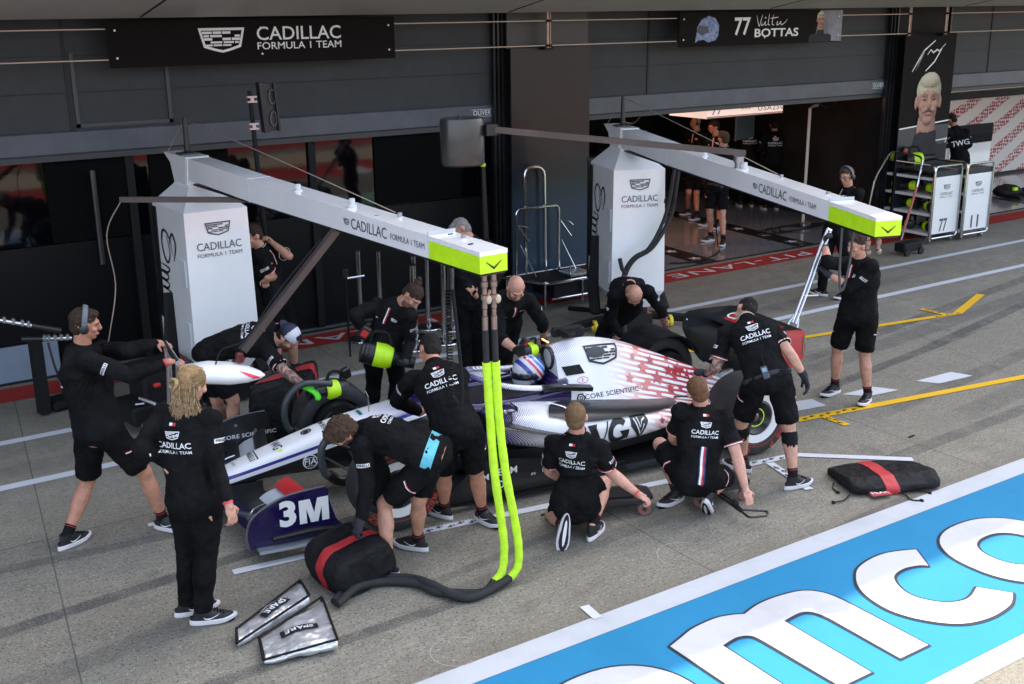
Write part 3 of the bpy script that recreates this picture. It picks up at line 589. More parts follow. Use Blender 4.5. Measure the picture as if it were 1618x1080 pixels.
# hanging light boxes under the doors
SGN = mat('sign_face', (.62, .5, .46), .4)
def lightbox(x0, x1, y, z, txt, lb, lit=.9):
    e = empty('hanging_sign', ((x0 + x1) / 2, y, z), lb, 'sign'); mb = MB(); mb.box(((x0 + x1) / 2, y + .45, z), (x1 - x0, .9, .18)); obj('box', mb, emis('sign_glow' + lb[:4], (.62, .47, .42), lit * .3), e, smooth=False)
    mb = MB(); mb.box(((x0 + x1) / 2, y - .003, z - .065), (x1 - x0, .004, .014)); obj('stripe', mb, RPT, e, smooth=False); mb = MB(); mb.box(((x0 + x1) / 2, y - .003, z - .083), (x1 - x0, .004, .012)); obj('stripe', mb, BPT, e, smooth=False)
    for t, dx, sz, mm in txt: flat('lettering', text2d(t, sz, .004, 1.35, 1.15), (x0 + dx, y - .004, z + .015), XR, ZU, mm, e)
lightbox(12.65, 14.36, 13.5, 2.26, (('77', .2, .15, GPT), ('***', .85, .12, RPT), ('USA250', 1.42, .12, GPT)), 'lit white sign reading 77 and USA250 hanging under the garage door')
lightbox(19.0, 23.4, 13.6, 2.36, (('USA250', 3.0, .12, GPT),), 'long lit white sign with red stripes in the right garage')
# a warm work lamp that lights the faces at the left of the open garage
e = empty('work_lamp', (12.6, 15.2, 2.5), 'warm strip lamp under the ceiling of the open garage', 'lamp'); mb = MB(); mb.box((12.6, 15.0, 2.62), (1.2, .12, .08)); obj('housing', mb, emis('warm_tube', (1., .42, .14), 2.0), e, smooth=False)
la = bpy.data.lights.new('warm_lamp', 'AREA'); la.energy = 7; la.color = (1, .42, .16); la.size = 1.2; lo = bpy.data.objects.new('warm_lamp', la); COL.objects.link(lo); lo.location = (12.6, 14.95, 2.56); lo.rotation_euler = (math.radians(-12), math.radians(-15), 0)
POSE = json.loads("""{"P1":[[1.739,8.294,0.916],[1.709,8.317,1.544],[1.745,8.283,1.739],[1.873,8.427,1.478],[1.701,8.106,1.519],[2.006,8.153,1.526],[1.938,7.965,1.387],[2.246,8.282,1.509],[2.207,7.932,1.454],[2.315,8.202,1.497],[2.292,7.871,1.466],[1.795,8.207,0.913],[1.698,8.373,0.865],[2.035,8.242,0.525],[1.68,8.539,0.441],[2.145,8.261,0.092],[1.446,8.377,0.098],[2.246,8.139,0.036],[1.58,8.444,0.021]],"P2":[[1.945,6.67,0.918],[1.95,6.721,1.48],[2.006,6.708,1.659],[1.849,6.868,1.441],[2.055,6.576,1.449],[1.65,6.714,1.312],[2.044,6.494,1.177],[1.835,6.77,1.147],[2.067,6.388,0.946],[1.854,6.674,1.15],[2.078,6.361,0.853],[1.89,6.743,0.894],[2.012,6.605,0.904],[1.918,6.85,0.488],[1.996,6.724,0.499],[1.881,6.867,0.079],[1.932,6.696,0.092],[2.034,6.855,0.037],[2.075,6.654,0.035]],"P3":[[3.074,9.646,0.922],[3.569,9.368,1.026],[3.663,9.219,1.092],[3.588,9.525,1.134],[3.447,9.219,1.012],[3.436,9.647,0.92],[3.523,8.99,0.85],[3.239,9.657,0.75],[3.609,8.762,0.759],[3.182,9.628,0.827],[3.674,8.705,0.706],[3.115,9.727,0.886],[3.056,9.551,0.908],[3.129,9.744,0.455],[3.2,9.484,0.508],[3.237,9.925,0.092],[3.184,9.549,0.093],[3.377,9.869,0.033],[3.321,9.601,0.029]],"P4":[[4.524,9.074,0.866],[4.614,8.932,1.313],[4.707,8.791,1.405],[4.657,8.772,1.234],[4.495,9.085,1.288],[4.701,8.865,0.962],[4.218,9.005,1.26],[4.558,8.702,0.821],[4.359,9.09,1.058],[4.574,8.8,0.822],[4.386,9.049,0.97],[4.616,9.045,0.853],[4.431,9.058,0.882],[4.722,9.186,0.461],[4.495,9.229,0.493],[4.575,9.053,0.091],[4.392,9.163,0.091],[4.479,8.939,0.03],[4.283,9.062,0.03]],"P5":[[3.977,6.808,0.88],[3.98,7.11,1.292],[4.023,7.264,1.392],[3.817,7.183,1.21],[4.129,7.004,1.226],[3.783,7.375,0.997],[4.123,7.19,1.004],[3.996,7.393,0.85],[4.182,7.391,0.85],[4.085,7.43,0.875],[4.245,7.469,0.85],[3.902,6.863,0.861],[4.054,6.751,0.88],[3.971,7.005,0.46],[4.174,6.869,0.485],[4.063,7.191,0.095],[4.272,6.945,0.083],[4.02,7.329,0.028],[4.305,6.798,0.035]],"P6":[[3.603,6.55,0.844],[3.194,6.881,1.001],[3.046,6.807,1.084],[3.139,6.696,0.992],[3.328,6.991,0.92],[3.149,6.647,0.706],[3.371,6.848,0.67],[3.046,6.576,0.477],[3.276,6.775,0.438],[3.011,6.599,0.385],[3.228,6.846,0.49],[3.536,6.488,0.818],[3.664,6.611,0.887],[3.289,6.681,0.52],[3.554,6.663,0.474],[3.255,6.596,0.106],[3.616,6.816,0.088],[3.185,6.711,0.022],[3.536,6.944,0.032]],"P7":[[5.758,8.89,0.935],[5.642,8.568,1.295],[5.601,8.436,1.422],[5.822,8.549,1.242],[5.47,8.559,1.241],[5.974,8.542,0.995],[5.426,8.459,0.972],[6.073,8.665,0.789],[5.478,8.222,0.877],[6.088,8.687,0.693],[5.55,8.161,0.841],[5.848,8.908,0.911],[5.665,8.874,0.94],[5.724,8.888,0.5],[5.686,8.91,0.512],[5.66,8.953,0.09],[5.692,8.929,0.092],[5.565,8.839,0.03],[5.588,8.825,0.03]],"P8":[[5.921,9.74,0.993],[5.968,9.747,1.584],[5.864,9.848,1.716],[5.8,9.665,1.563],[6.138,9.778,1.521],[5.764,9.708,1.277],[6.192,9.633,1.273],[5.878,9.602,1.069],[6.024,9.556,1.089],[5.822,9.603,1.152],[5.978,9.525,1.007],[5.856,9.802,0.949],[5.977,9.663,0.964],[5.827,9.742,0.523],[5.962,9.663,0.533],[5.8,9.69,0.104],[5.948,9.67,0.111],[5.776,9.827,0.029],[5.942,9.804,0.028]],"P9":[[7.538,9.216,0.79],[7.31,8.874,1.099],[7.241,8.705,1.059],[7.461,8.757,1.048],[7.178,8.966,0.997],[7.647,8.74,0.828],[7.202,9.027,0.713],[7.729,8.743,0.582],[7.192,8.807,0.577],[7.771,8.769,0.496],[7.189,8.908,0.577],[7.614,9.165,0.762],[7.484,9.29,0.819],[7.391,9.404,0.483],[7.537,9.499,0.447],[7.241,9.413,0.09],[7.411,9.314,0.091],[7.119,9.327,0.03],[7.309,9.207,0.03]],"P10":[[6.672,6.272,0.916],[6.7,6.56,1.333],[6.814,6.7,1.383],[6.562,6.656,1.233],[6.854,6.445,1.29],[6.447,6.654,0.956],[6.821,6.197,1.145],[6.528,6.867,0.831],[6.953,6.135,0.931],[6.45,6.842,0.888],[6.958,6.085,0.843],[6.595,6.327,0.906],[6.741,6.205,0.916],[6.568,6.447,0.494],[6.799,6.124,0.497],[6.684,6.517,0.097],[6.757,6.002,0.097],[6.659,6.655,0.022],[6.898,5.989,0.023]],"P11":[[5.717,6.074,0.331],[5.825,6.148,0.87],[5.752,6.13,1.04],[5.632,6.174,0.87],[5.934,5.999,0.802],[5.673,6.301,0.613],[5.926,5.847,0.55],[5.834,6.388,0.429],[5.91,5.721,0.314],[5.86,6.347,0.341],[5.909,5.664,0.226],[5.62,6.069,0.345],[5.799,6.024,0.318],[5.683,6.467,0.493],[6.168,6.2,0.192],[5.771,6.352,0.098],[5.799,5.999,0.174],[5.625,6.343,0.035],[5.836,6.048,0.028]],"P12":[[4.741,6.357,0.255],[4.785,6.383,0.796],[4.74,6.347,0.973],[4.636,6.481,0.733],[4.842,6.199,0.751],[4.668,6.59,0.467],[4.987,6.234,0.502],[4.878,6.565,0.316],[5.106,6.048,0.359],[4.944,6.5,0.278],[5.158,5.975,0.31],[4.822,6.305,0.242],[4.684,6.433,0.258],[4.759,6.682,0.045],[5.111,6.463,0.299],[4.593,6.308,0.138],[4.819,6.231,0.109],[4.517,6.214,0.035],[4.935,6.304,0.027]],"P13":[[8.841,7.16,0.933],[8.829,7.166,1.472],[8.764,7.163,1.65],[8.777,6.989,1.461],[8.83,7.341,1.417],[8.675,7.141,1.238],[8.544,7.33,1.467],[8.567,7.349,1.356],[8.681,7.5,1.607],[8.538,7.427,1.415],[8.674,7.486,1.706],[8.885,7.074,0.926],[8.796,7.24,0.903],[8.955,7.127,0.506],[8.874,7.407,0.514],[8.98,7.068,0.091],[8.91,7.437,0.096],[8.84,7.023,0.027],[8.765,7.435,0.027]],"P14":[[11.966,10.167,0.965],[12.1,10.108,1.523],[12.024,10.093,1.706],[12.08,9.915,1.481],[12.117,10.293,1.46],[12.122,10.032,1.2],[12.026,10.159,1.199],[12.005,10.181,1.0],[11.949,10.045,0.96],[11.986,10.161,1.102],[11.95,10.141,1.005],[11.948,10.069,0.95],[11.978,10.267,0.949],[12.131,10.063,0.533],[11.878,10.251,0.504],[12.158,10.078,0.088],[12.007,10.362,0.093],[11.999,10.093,0.032],[11.975,10.515,0.028]],"P15":[[14.801,16.104,0.975],[14.849,16.099,1.595],[14.801,16.096,1.797],[14.845,15.9,1.541],[14.792,16.291,1.547],[14.854,15.836,1.205],[14.865,16.187,1.209],[14.65,15.963,1.009],[14.709,15.985,1.003],[14.646,16.059,1.162],[14.718,16.017,1.111],[14.874,16.015,0.918],[14.748,16.184,0.918],[14.752,15.955,0.464],[14.645,16.051,0.475],[14.579,15.732,0.098],[14.809,16.252,0.094],[14.419,15.722,0.022],[14.647,16.246,0.026]],"P16":[[14.367,15.087,1.012],[14.41,15.092,1.638],[14.321,15.09,1.823],[14.421,14.879,1.611],[14.329,15.236,1.503],[14.412,14.911,1.293],[14.276,15.212,1.167],[14.377,15.021,1.03],[14.227,15.191,0.864],[14.31,15.108,1.034],[14.209,15.183,0.745],[14.427,15.004,0.984],[14.323,15.183,0.998],[14.455,14.978,0.512],[14.407,15.269,0.54],[14.309,14.861,0.09],[14.36,15.166,0.092],[14.15,14.819,0.026],[14.201,15.209,0.028]],"P17":[[13.438,14.004,0.978],[13.521,13.988,1.585],[13.482,13.966,1.774],[13.331,13.999,1.553],[13.688,13.912,1.529],[13.363,13.945,1.216],[13.732,13.925,1.223],[13.537,14.178,1.046],[13.642,14.108,1.047],[13.553,14.056,0.893],[13.574,14.112,0.881],[13.373,14.093,0.966],[13.519,13.966,0.933],[13.327,14.052,0.526],[13.405,13.839,0.515],[13.394,14.09,0.1],[13.324,13.703,0.103],[13.249,14.091,0.02],[13.203,13.627,0.018]],"P18":[[19.787,13.833,0.941],[19.75,13.979,1.518],[19.717,14.061,1.693],[19.568,14.018,1.481],[19.86,13.809,1.471],[19.654,13.867,1.249],[19.847,13.686,1.209],[19.412,13.944,1.192],[19.689,13.861,1.099],[19.493,13.988,1.23],[19.726,13.863,1.006],[19.722,13.896,0.905],[19.857,13.767,0.925],[19.834,13.909,0.49],[19.908,13.741,0.498],[19.933,13.919,0.081],[19.957,13.716,0.081],[20.009,14.056,0.045],[20.054,13.839,0.044]],"P20":[[4.34,11.137,0.923],[4.237,11.237,1.474],[4.151,11.231,1.64],[4.404,11.321,1.461],[4.146,11.073,1.448],[4.461,11.04,1.414],[4.297,11.114,1.203],[4.34,11.222,1.555],[4.142,10.909,1.243],[4.278,11.194,1.628],[4.151,10.981,1.174],[4.408,11.202,0.923],[4.27,11.072,0.921],[4.475,11.179,0.499],[4.298,11.158,0.5],[4.528,11.264,0.091],[4.29,11.231,0.087],[4.566,11.121,0.029],[4.256,11.084,0.033]],"GA":[[16.554,15.743,0.95],[16.565,15.76,1.48],[16.587,15.793,1.66],[16.415,15.859,1.44],[16.715,15.66,1.44],[16.362,15.942,1.18],[16.812,15.644,1.18],[16.536,16.079,1.1],[16.869,15.858,1.1],[16.63,16.113,1.1],[16.863,15.958,1.1],[16.479,15.793,0.93],[16.629,15.693,0.93],[16.474,15.821,0.5],[16.657,15.699,0.5],[16.443,15.793,0.09],[16.643,15.66,0.09],[16.509,15.929,0.03],[16.742,15.774,0.03]],"GB":[[16.433,16.305,0.95],[16.444,16.321,1.48],[16.466,16.355,1.66],[16.294,16.421,1.44],[16.593,16.222,1.44],[16.241,16.504,1.18],[16.69,16.206,1.18],[16.414,16.641,1.1],[16.748,16.42,1.1],[16.508,16.674,1.1],[16.742,16.52,1.1],[16.358,16.354,0.93],[16.508,16.255,0.93],[16.352,16.382,0.5],[16.535,16.261,0.5],[16.322,16.354,0.09],[16.522,16.222,0.09],[16.387,16.491,0.03],[16.621,16.336,0.03]],"GC":[[18.323,16.363,0.95],[18.334,16.379,1.48],[18.356,16.413,1.66],[18.184,16.479,1.44],[18.484,16.28,1.44],[18.131,16.562,1.18],[18.581,16.264,1.18],[18.305,16.699,1.1],[18.638,16.478,1.1],[18.399,16.732,1.1],[18.632,16.578,1.1],[18.248,16.412,0.93],[18.398,16.313,0.93],[18.243,16.44,0.5],[18.426,16.319,0.5],[18.212,16.412,0.09],[18.412,16.28,0.09],[18.278,16.548,0.03],[18.511,16.394,0.03]]}""")
# ================================================================ PEOPLE
JN = 'P N H SL SR EL ER WL WR GL GR hL hR KL KR AL AR TL TR'.split()
def skinmat(name, col, ink=False):
    if name in MATS: return MATS[name]
    m = mat(name, col, .48, var=.16, vscale=16, bump=.08, bscale=90)
    if ink:
        N = m.node_tree.nodes; L = m.node_tree.links; b = N['Principled BSDF']; src = b.inputs['Base Color'].links[0].from_socket
        tc = N.new('ShaderNodeTexCoord'); n = N.new('ShaderNodeTexNoise'); n.inputs['Scale'].default_value = 17; n.inputs['Detail'].default_value = 5; n.inputs['Distortion'].default_value = 1.6; L.new(tc.outputs['Object'], n.inputs[0])
        r = N.new('ShaderNodeMapRange'); r.inputs[1].default_value = .42; r.inputs[2].default_value = .55; r.inputs[4].default_value = .85; L.new(n.outputs[0], r.inputs[0]); q = N.new('ShaderNodeMix'); q.data_type = 'RGBA'; q.inputs[7].default_value = (.07, .065, .07, 1); L.new(src, q.inputs[6]); L.new(r.outputs[0], q.inputs[0]); L.new(q.outputs[2], b.inputs['Base Color'])
    return m
def cloth(name, col, rough=.85, sc=70.):
    if name in MATS: return MATS[name]
    m = mat(name, col, rough, var=.25, vscale=5, sheen=.0, spec=.09); N = m.node_tree.nodes; L = m.node_tree.links; b = N['Principled BSDF']; tc = N.new('ShaderNodeTexCoord')
    a = N.new('ShaderNodeTexNoise'); a.inputs['Scale'].default_value = 7; a.inputs['Detail'].default_value = 3; a.inputs['Distortion'].default_value = 1.2; L.new(tc.outputs['Object'], a.inputs[0])
    c = N.new('ShaderNodeTexNoise'); c.inputs['Scale'].default_value = sc * 4; L.new(tc.outputs['Object'], c.inputs[0]); ad = N.new('ShaderNodeMath'); ad.operation = 'MULTIPLY_ADD'; ad.inputs[1].default_value = .06; L.new(c.outputs[0], ad.inputs[0]); L.new(a.outputs[0], ad.inputs[2])
    bp = N.new('ShaderNodeBump'); bp.inputs['Strength'].default_value = .7; bp.inputs['Distance'].default_value = .03; L.new(ad.outputs[0], bp.inputs['Height']); L.new(bp.outputs[0], b.inputs['Normal']); return m
SHIRT = cloth('black_team_shirt', (.0055, .0055, .006)); SHORT = cloth('black_shorts_cloth', (.0045, .0045, .005), .9); SOCK = cloth('black_sock', (.01, .01, .011)); GLV = cloth('grey_glove', (.035, .035, .042), .7); GLK = cloth('black_glove', (.012, .012, .012), .6); GLG = cloth('bright_green_glove', (.12, .75, .05), .6)
SHO = mat('black_trainer', (.012, .012, .013), .6, bump=.3, bscale=150); SOLE = mat('white_sole', (.62, .58, .60), .6); TEAL = cloth('turquoise_vest', (.12, .42, .5)); KNEE = cloth('black_knee_brace', (.008, .008, .009), .7)
EYW = mat('eye_white', (.32, .29, .27), .3); EYD = mat('eye_dark', (.03, .02, .015), .1); LIPM = mat('lips', (.36, .13, .11), .5)
HAIRS = dict(dark=(.012, .009, .008), brown=(.055, .032, .02), grey=(.16, .15, .145), fair=(.12, .072, .038), ginger=(.10, .048, .024), blond=(.24, .15, .07), darkbrown=(.03, .018, .012))
def hairmat(k):
    n = 'hair_' + k
    if n in MATS: return MATS[n]
    return mat(n, HAIRS[k], .7, vscale=45, bump=.9, bscale=130, spec=.2, col2=tuple(c * 1.7 for c in HAIRS[k]))
def nrm(v): return v / (np.linalg.norm(v) + 1e-9)
def ringaround(mb, C, A, B, n=16, k=1.): return [tuple(C + A * math.cos(2 * PI * i / n) + B * math.sin(2 * PI * i / n)) for i in range(n)]
def capsule(mb, a, b, ra, rb, mid=None, n=14, caps=True):
    """tapered limb a->b; mid = (t, r) adds a bulge; round ends unless caps is False"""
    a, b = np.array(a, float), np.array(b, float); d = nrm(b - a); u = nrm(np.cross(d, [0, 0, 1.] if abs(d[2]) < .9 else [1., 0, 0])); v = np.cross(d, u); L = np.linalg.norm(b - a)
    st = []
    if caps: st += [(-ra * .95, ra * .3), (-ra * .7, ra * .71), (-ra * .35, ra * .93)]
    st.append((0, ra))
    if mid:
        for (t, r) in (mid if isinstance(mid, list) else [mid]): st.append((t * L, r))
    st.append((L, rb))
    if caps: st += [(L + rb * .35, rb * .93), (L + rb * .7, rb * .71), (L + rb * .95, rb * .3)]
    mb.loft([ringaround(mb, a + d * t, u * r, v * r, n) for t, r in st])
def frame(X):
    s = nrm(X['N'] - X['P']); r = nrm(X['SR'] - X['SL']); r = nrm(r - s * (r @ s)); rp = nrm(X['hR'] - X['hL']); rp = nrm(rp - s * (rp @ s)); f = np.cross(s, r)
    return s, r, rp, f
def torso(mb, X, g, t0, t1, wmul=1., sh=True, n=22, bulk=1.):
    s, r, rp, f = frame(X); L = np.linalg.norm(X['N'] - X['P']); bend = max(0, 1 - s[2]) * .07 + .008
    T = [(-.16, .13, .10), (-.06, .168, .118), (.08, .172, .120), (.28, .150, .105), (.52, .160, .112), (.75, .182, .122), (.90, .168, .108), (1.0, .105, .085), (1.07, .062, .062)]
    rs = []
    for t, w_, d_ in T:
        if t < t0 - 1e-6 or t > t1 + 1e-6: continue
        rr = nrm(rp * (1 - min(1, max(0, t))) + r * min(1, max(0, t))); ff = np.cross(s, rr); c = X['P'] + s * t * L - ff * bend * math.sin(PI * min(1, max(0, t))) - ff * .012
        rs.append([tuple(c + rr * (w_ * bulk + g) * wmul * (abs(math.cos(q)) ** .85) * (1 if math.cos(q) > 0 else -1) + ff * (d_ * bulk + g) * (abs(math.sin(q)) ** .85) * (1 if math.sin(q) > 0 else -1)) for q in [2 * PI * i / n for i in range(n)]])
    mb.loft(rs)
    if sh:
        for k in 'LR':
            c0 = X['N'] - s * .07 * (1 if t1 >= 1 else 1) + (X['S' + k] - X['N']) * .35
            capsule(mb, c0, X['S' + k], .072 * bulk + g, .062 * bulk + g)
def head_frame(X, g, tilt):
    u = nrm(X['H'] - X['N']); f = nrm(np.array(g, float)); f = nrm(f - u * (f @ u) * .6); u = nrm(u - f * (u @ f)); r = np.cross(f, u)    # r = right side
    return u, f, r
def Rm(r, f, u): return Matrix(((r[0], f[0], u[0]), (r[1], f[1], u[1]), (r[2], f[2], u[2])))
def hand(mb, X, k, g=0., curl=25., pn=None, thumb=1., scale=1.):
    W, G = X['W' + k], X['G' + k]; hd = nrm(G - W)
    if pn is None: pn = np.array([0, 0, -1.]) if abs(hd[2]) < .75 else nrm(X['P'] - W) * 1.
    pn = nrm(np.array(pn, float)); pn = nrm(pn - hd * (pn @ hd)); ts = np.cross(hd, pn) * (1 if k == 'R' else -1)
    capsule(mb, W - hd * .02, W + hd * .02, .026 + g, .03 + g)
    R_ = Rm(ts, hd, -pn); mb.ell(W + hd * .05, ((.041 + g) * scale, .052 + g, .017 + g), R_, 14)
    mb.ell(W + hd * .035 + ts * .022 + pn * .006, (.02 + g, .03 + g, .017 + g), R_, 10)
    for i, (o, ln) in enumerate(((.031, .072), (.0105, .082), (-.0105, .076), (-.031, .06))):
        p = W + hd * .088 + ts * o * scale; a = math.radians(curl * .55 + i * 3); d = nrm(hd + ts * o * 1.3)
        for j, fr in enumerate((.45, .32, .23)):
            dd = d * math.cos(a) + pn * math.sin(a); q = p + dd * ln * fr * 1.05; capsule(mb, p, q, .0088 - j * .0008 + g, .0082 - j * .0008 + g, None, 8); p = q; a += math.radians(curl * (1.05 - .1 * j))
    p = W + hd * .03 + ts * .036; d = nrm(hd * .75 + ts * .8 + pn * .25)
    for j in range(2):
        q = p + d * (.038 - .006 * j); capsule(mb, p, q, .0115 - j * .0015 + g, .0105 - j * .0015 + g, None, 8); p = q; d = nrm(hd * 1. + pn * (.2 + curl / 60.) - ts * .1 * curl / 30)
def shoe(name, X, k, root):
    A, T, K = X['A' + k], X['T' + k], X['K' + k]; v = nrm(T - A); flatf = T[2] < .06 and A[2] < .125
    up = np.array([0, 0, 1.]) if flatf else nrm(K - A)
    fw = nrm(v - up * (v @ up)) if flatf else nrm(v * math.cos(.42) + nrm(up - v * (up @ v)) * math.sin(.42))
    up = nrm(up - fw * (up @ fw)); sd = np.cross(fw, up)
    if flatf: B = np.array([A[0], A[1], 0.002]) 
    else: B = A - up * .088
    mb = MB(); n = 18
    def outline(s, z, ex=0.):
        P = []
        for i in range(n):
            t = 2 * PI * i / n; x = math.cos(t); y = math.sin(t); xx = .06 + .15 * x; wd = (.037 if x < -.2 else .037 + .013 * min(1, (x + .2) / .7)) * (1 if x < .8 else .92)
            P.append(tuple(B + fw * (xx * s + .0) + sd * y * (wd + ex) * (s * .5 + .5) + up * z))
        return P
    lift = lambda P, a: [tuple(np.array(p) + up * a * max(0, (np.array(p) - B) @ fw - .12) * 2) for p in P]
    mb.loft([lift(outline(.97, 0, -.003), .15), lift(outline(1.05, .010, .006), .12), lift(outline(1.03, .034, .005), .08), lift(outline(.97, .040, 0), .08)])
    up_ = MB(); up_.loft([outline(.965, .03, .001), outline(.96, .05, .0)[:], [tuple(np.array(p) - fw * .012) for p in outline(.86, .066, -.004)]])
    up_.loft([[tuple(B + fw * (c + a * math.cos(t)) + sd * b * math.sin(t) + up * z) for t in [2 * PI * i / 14 for i in range(14)]] for c, a, b, z in ((.045, .115, .040, .040), (.040, .108, .041, .062), (.018, .085, .042, .080), (.002, .062, .041, .098), (-.006, .052, .043, .115))])
    s_ = obj('shoe', up_, SHO, root)
    sl_ = obj('sole', mb, SOLE, s_); td = MB(); td.loft([outline(.93, -.004, -.008), outline(.93, .004, -.008)]); obj('tread', td, MBLK, sl_); td = MB(); td.loft([[tuple(B + fw * (.06 + .10 * math.cos(t)) + sd * .013 * math.sin(t) + up * z) for t in [2 * PI * i / 12 for i in range(12)]] for z in (-.006, .0)]); obj('tread_insert', td, SOLE, sl_)
    lc = MB()
    for i in range(4): c = B + fw * (.075 + .018 * i) + up * (.094 - .008 * i); lc.tube([c - sd * .024, c + up * .008, c + sd * .024], .0035, 5)
    obj('laces', lc, MBLK, s_)
    out = sd * (1 if k == 'R' else -1)
    for o_ in (out, -out):
        art = poly2d([(-.05, .012), (-.035, -.008), (-.01, -.012), (.06, .016), (-.005, -.001), (-.028, -.001)] if True else [])
        h = BVHTree.FromPolygons([Vector(p) for p in up_.v], up_.f); org = Vector(root['org'])
        u2 = fw if (np.cross(fw, up) @ o_) > 0 else -fw
        a2 = (art if u2 is fw else ([(-x, y) for x, y in art[0]], art[1]))
        wrap('shoe_mark', a2, Vector(B + fw * .045 + up * .055) - org, u2, up, h, WPT, s_, off=.0015, reach=.08, maxlen=.02) if False else _wrapw('shoe_mark', a2, B + fw * .045 + up * .055, u2, up, up_, org, WPT, s_)
    return s_
def _wrapw(name, art, o, u, v, tmb_local, org, m, parent, reach=.08, maxlen=.02, off=.0015):
    """wrap() for parts already shifted to their thing's origin"""
    h = BVHTree.FromPolygons([Vector(p) for p in tmb_local.v], tmb_local.f) if isinstance(tmb_local, MB) else tmb_local
    o2 = wrap(name, art, Vector(o) - org, Vector(u), Vector(v), h, m, None, off, reach, maxlen)
    if o2 is not None: fix_parent(o2, parent)
    return o2
def part(name, me, m, root):
    me.transform(Matrix.Translation(-Vector(root['org']))); me.name = name
    me.materials.clear()
    for q in (m if isinstance(m, list) else [m]): me.materials.append(q)
    me.polygons.foreach_set('use_smooth', [True] * len(me.polygons))
    o = bpy.data.objects.new(name, me); COL.objects.link(o); fix_parent(o, root); return o
def person(key, label, group=None, top='long', bottom='shorts', hair=('short', 'dark'), skin=(.50, .29, .21), face=None, gloves=None, curl=(25, 25), pn=(None, None), vox=.0058, bulk=1., ink=None, beard=None, phones=False, glasses=False, logo=True, cap=False, radio=None, knees=False, trim=True, wrist=None, vest=False, stripe=False, patch=True, chest=False, sleeve=None, hem=-.07):
    X = {j: np.array(p, float) for j, p in zip(JN, POSE[key])}
    s, r, rp, f = frame(X)
    face = np.array(face if face is not None else f, float)
    u, hf, hr = head_frame(X, face, 0)
    root = empty('person', (X['P'][0], X['P'][1], 0), label, 'person', group)
    H, N, P = X['H'], X['N'], X['P']; skin = (skin[0] * .90, skin[1] * .76, skin[2] * .68); SK = skinmat('skin_%d' % int(skin[0] * 1000), skin)
    # ---- body
    b = MB(); torso(b, X, 0, -.2, 1.1, bulk=bulk)
    neck_top = H - u * .055 - hf * .012; capsule(b, N - s * .02, neck_top, .064 * bulk, .058)
    for k in 'LR':
        capsule(b, X['S' + k], X['E' + k], .056 * bulk, .042 * bulk, (.4, .052 * bulk)); capsule(b, X['E' + k], X['W' + k], .043 * bulk, .027, (.3, .045 * bulk)); 
        hand(b, X, k, 0, curl[0 if k == 'L' else 1], pn[0 if k == 'L' else 1])
        capsule(b, X['h' + k] - s * .0, X['K' + k], .092 * bulk, .058 * bulk, (.3, .088 * bulk))
        kn = nrm(X['K' + k] - X['A' + k]); sh = X['K' + k] - X['A' + k]; bk = nrm(np.cross(np.cross(kn, X['h' + k] - X['K' + k] + 1e-6), kn)); 
        capsule(b, X['K' + k], X['A' + k], .056 * bulk, .036, [(.12, .052 * bulk), (.30, .060 * bulk), (.55, .050 * bulk), (.85, .037)])
        fwd = nrm(np.array([X['T' + k][0] - X['A' + k][0], X['T' + k][1] - X['A' + k][1], 0]) + 1e-9); b.ell(X['A' + k] + sh * .68 - fwd * .022, (.045, .045, .09), Rm(np.cross(fwd, kn), fwd, kn), 10)
        capsule(b, X['A' + k] - kn * .01, X['A' + k] + (X['T' + k] - X['A' + k]) * .8, .028, .018)
    R_ = Rm(hr, hf, u)
    b.ell(H + u * .022 - hf * .012, (.077, .096, .093), R_, 20); b.ell(H - u * .045 + hf * .024, (.058, .064, .068), R_, 16); b.ell(H - u * .088 + hf * .058, (.032, .028, .024), R_, 12)
    b.ell(H - u * .022 + hf * .098, (.014, .024, .020), R_, 10); capsule(b, H + u * .02 + hf * .088, H - u * .02 + hf * .108, .010, .013, None, 8); b.ell(H + u * .026 + hf * .078, (.05, .018, .012), R_, 12); b.ell(H - u * .062 + hf * .083, (.024, .014, .012), R_, 10)
    for q in (-1, 1): b.ell(H + hr * q * .080 - u * .008 - hf * .008, (.011, .020, .032), R_, 10); b.ell(H + hr * q * .04 - u * .02 + hf * .062, (.026, .026, .022), R_, 10)
    me = remeshed(b, vox, 2); body = part('body', me, SK, root)
    if ink:
        body.data.materials.append(skinmat('inked_%d' % int(skin[0] * 1000), skin, True)); org = np.array(root['org']); nv = len(body.data.polygons); c = np.empty(nv * 3); body.data.polygons.foreach_get('center', c); c = c.reshape(-1, 3) + org; mi = np.zeros(nv, int)
        for k in ink:
            A_, B_ = X['E' + k] + (X['S' + k] - X['E' + k]) * .6, X['W' + k]; 
            for (a, b_) in ((A_, X['E' + k]), (X['E' + k], B_)):
                d = b_ - a; t = np.clip(((c - a) @ d) / (d @ d), 0, 1); mi[np.linalg.norm(c - a - t[:, None] * d, axis=1) < .07] = 1
        body.data.polygons.foreach_set('material_index', mi)
    org = Vector(root['org'])
    # ---- face
    tocam = nrm(np.array([0, 0, 3.9]) - H)
    if hf @ tocam > -.35:
        for q in (-1, 1):
            e = MB(); c = H + u * .006 + hf * .083 + hr * q * .031; e.ell(c, (.013, .006, .006), R_, 10); eo = obj('eye', e, EYW, root); e = MB(); e.ell(c + hf * .004, (.006, .004, .0055), R_, 8); obj('iris', e, EYD, eo)
            e = MB(); e.tube([H + u * .024 + hf * .092 + hr * q * .015, H + u * .031 + hf * .090 + hr * q * .032, H + u * .026 + hf * .078 + hr * q * .052], [.004, .0055, .003], 6, flat=.7); obj('eyebrow', e, hairmat(hair[1] if hair[1] not in ('blond', 'grey') else 'brown'), root)
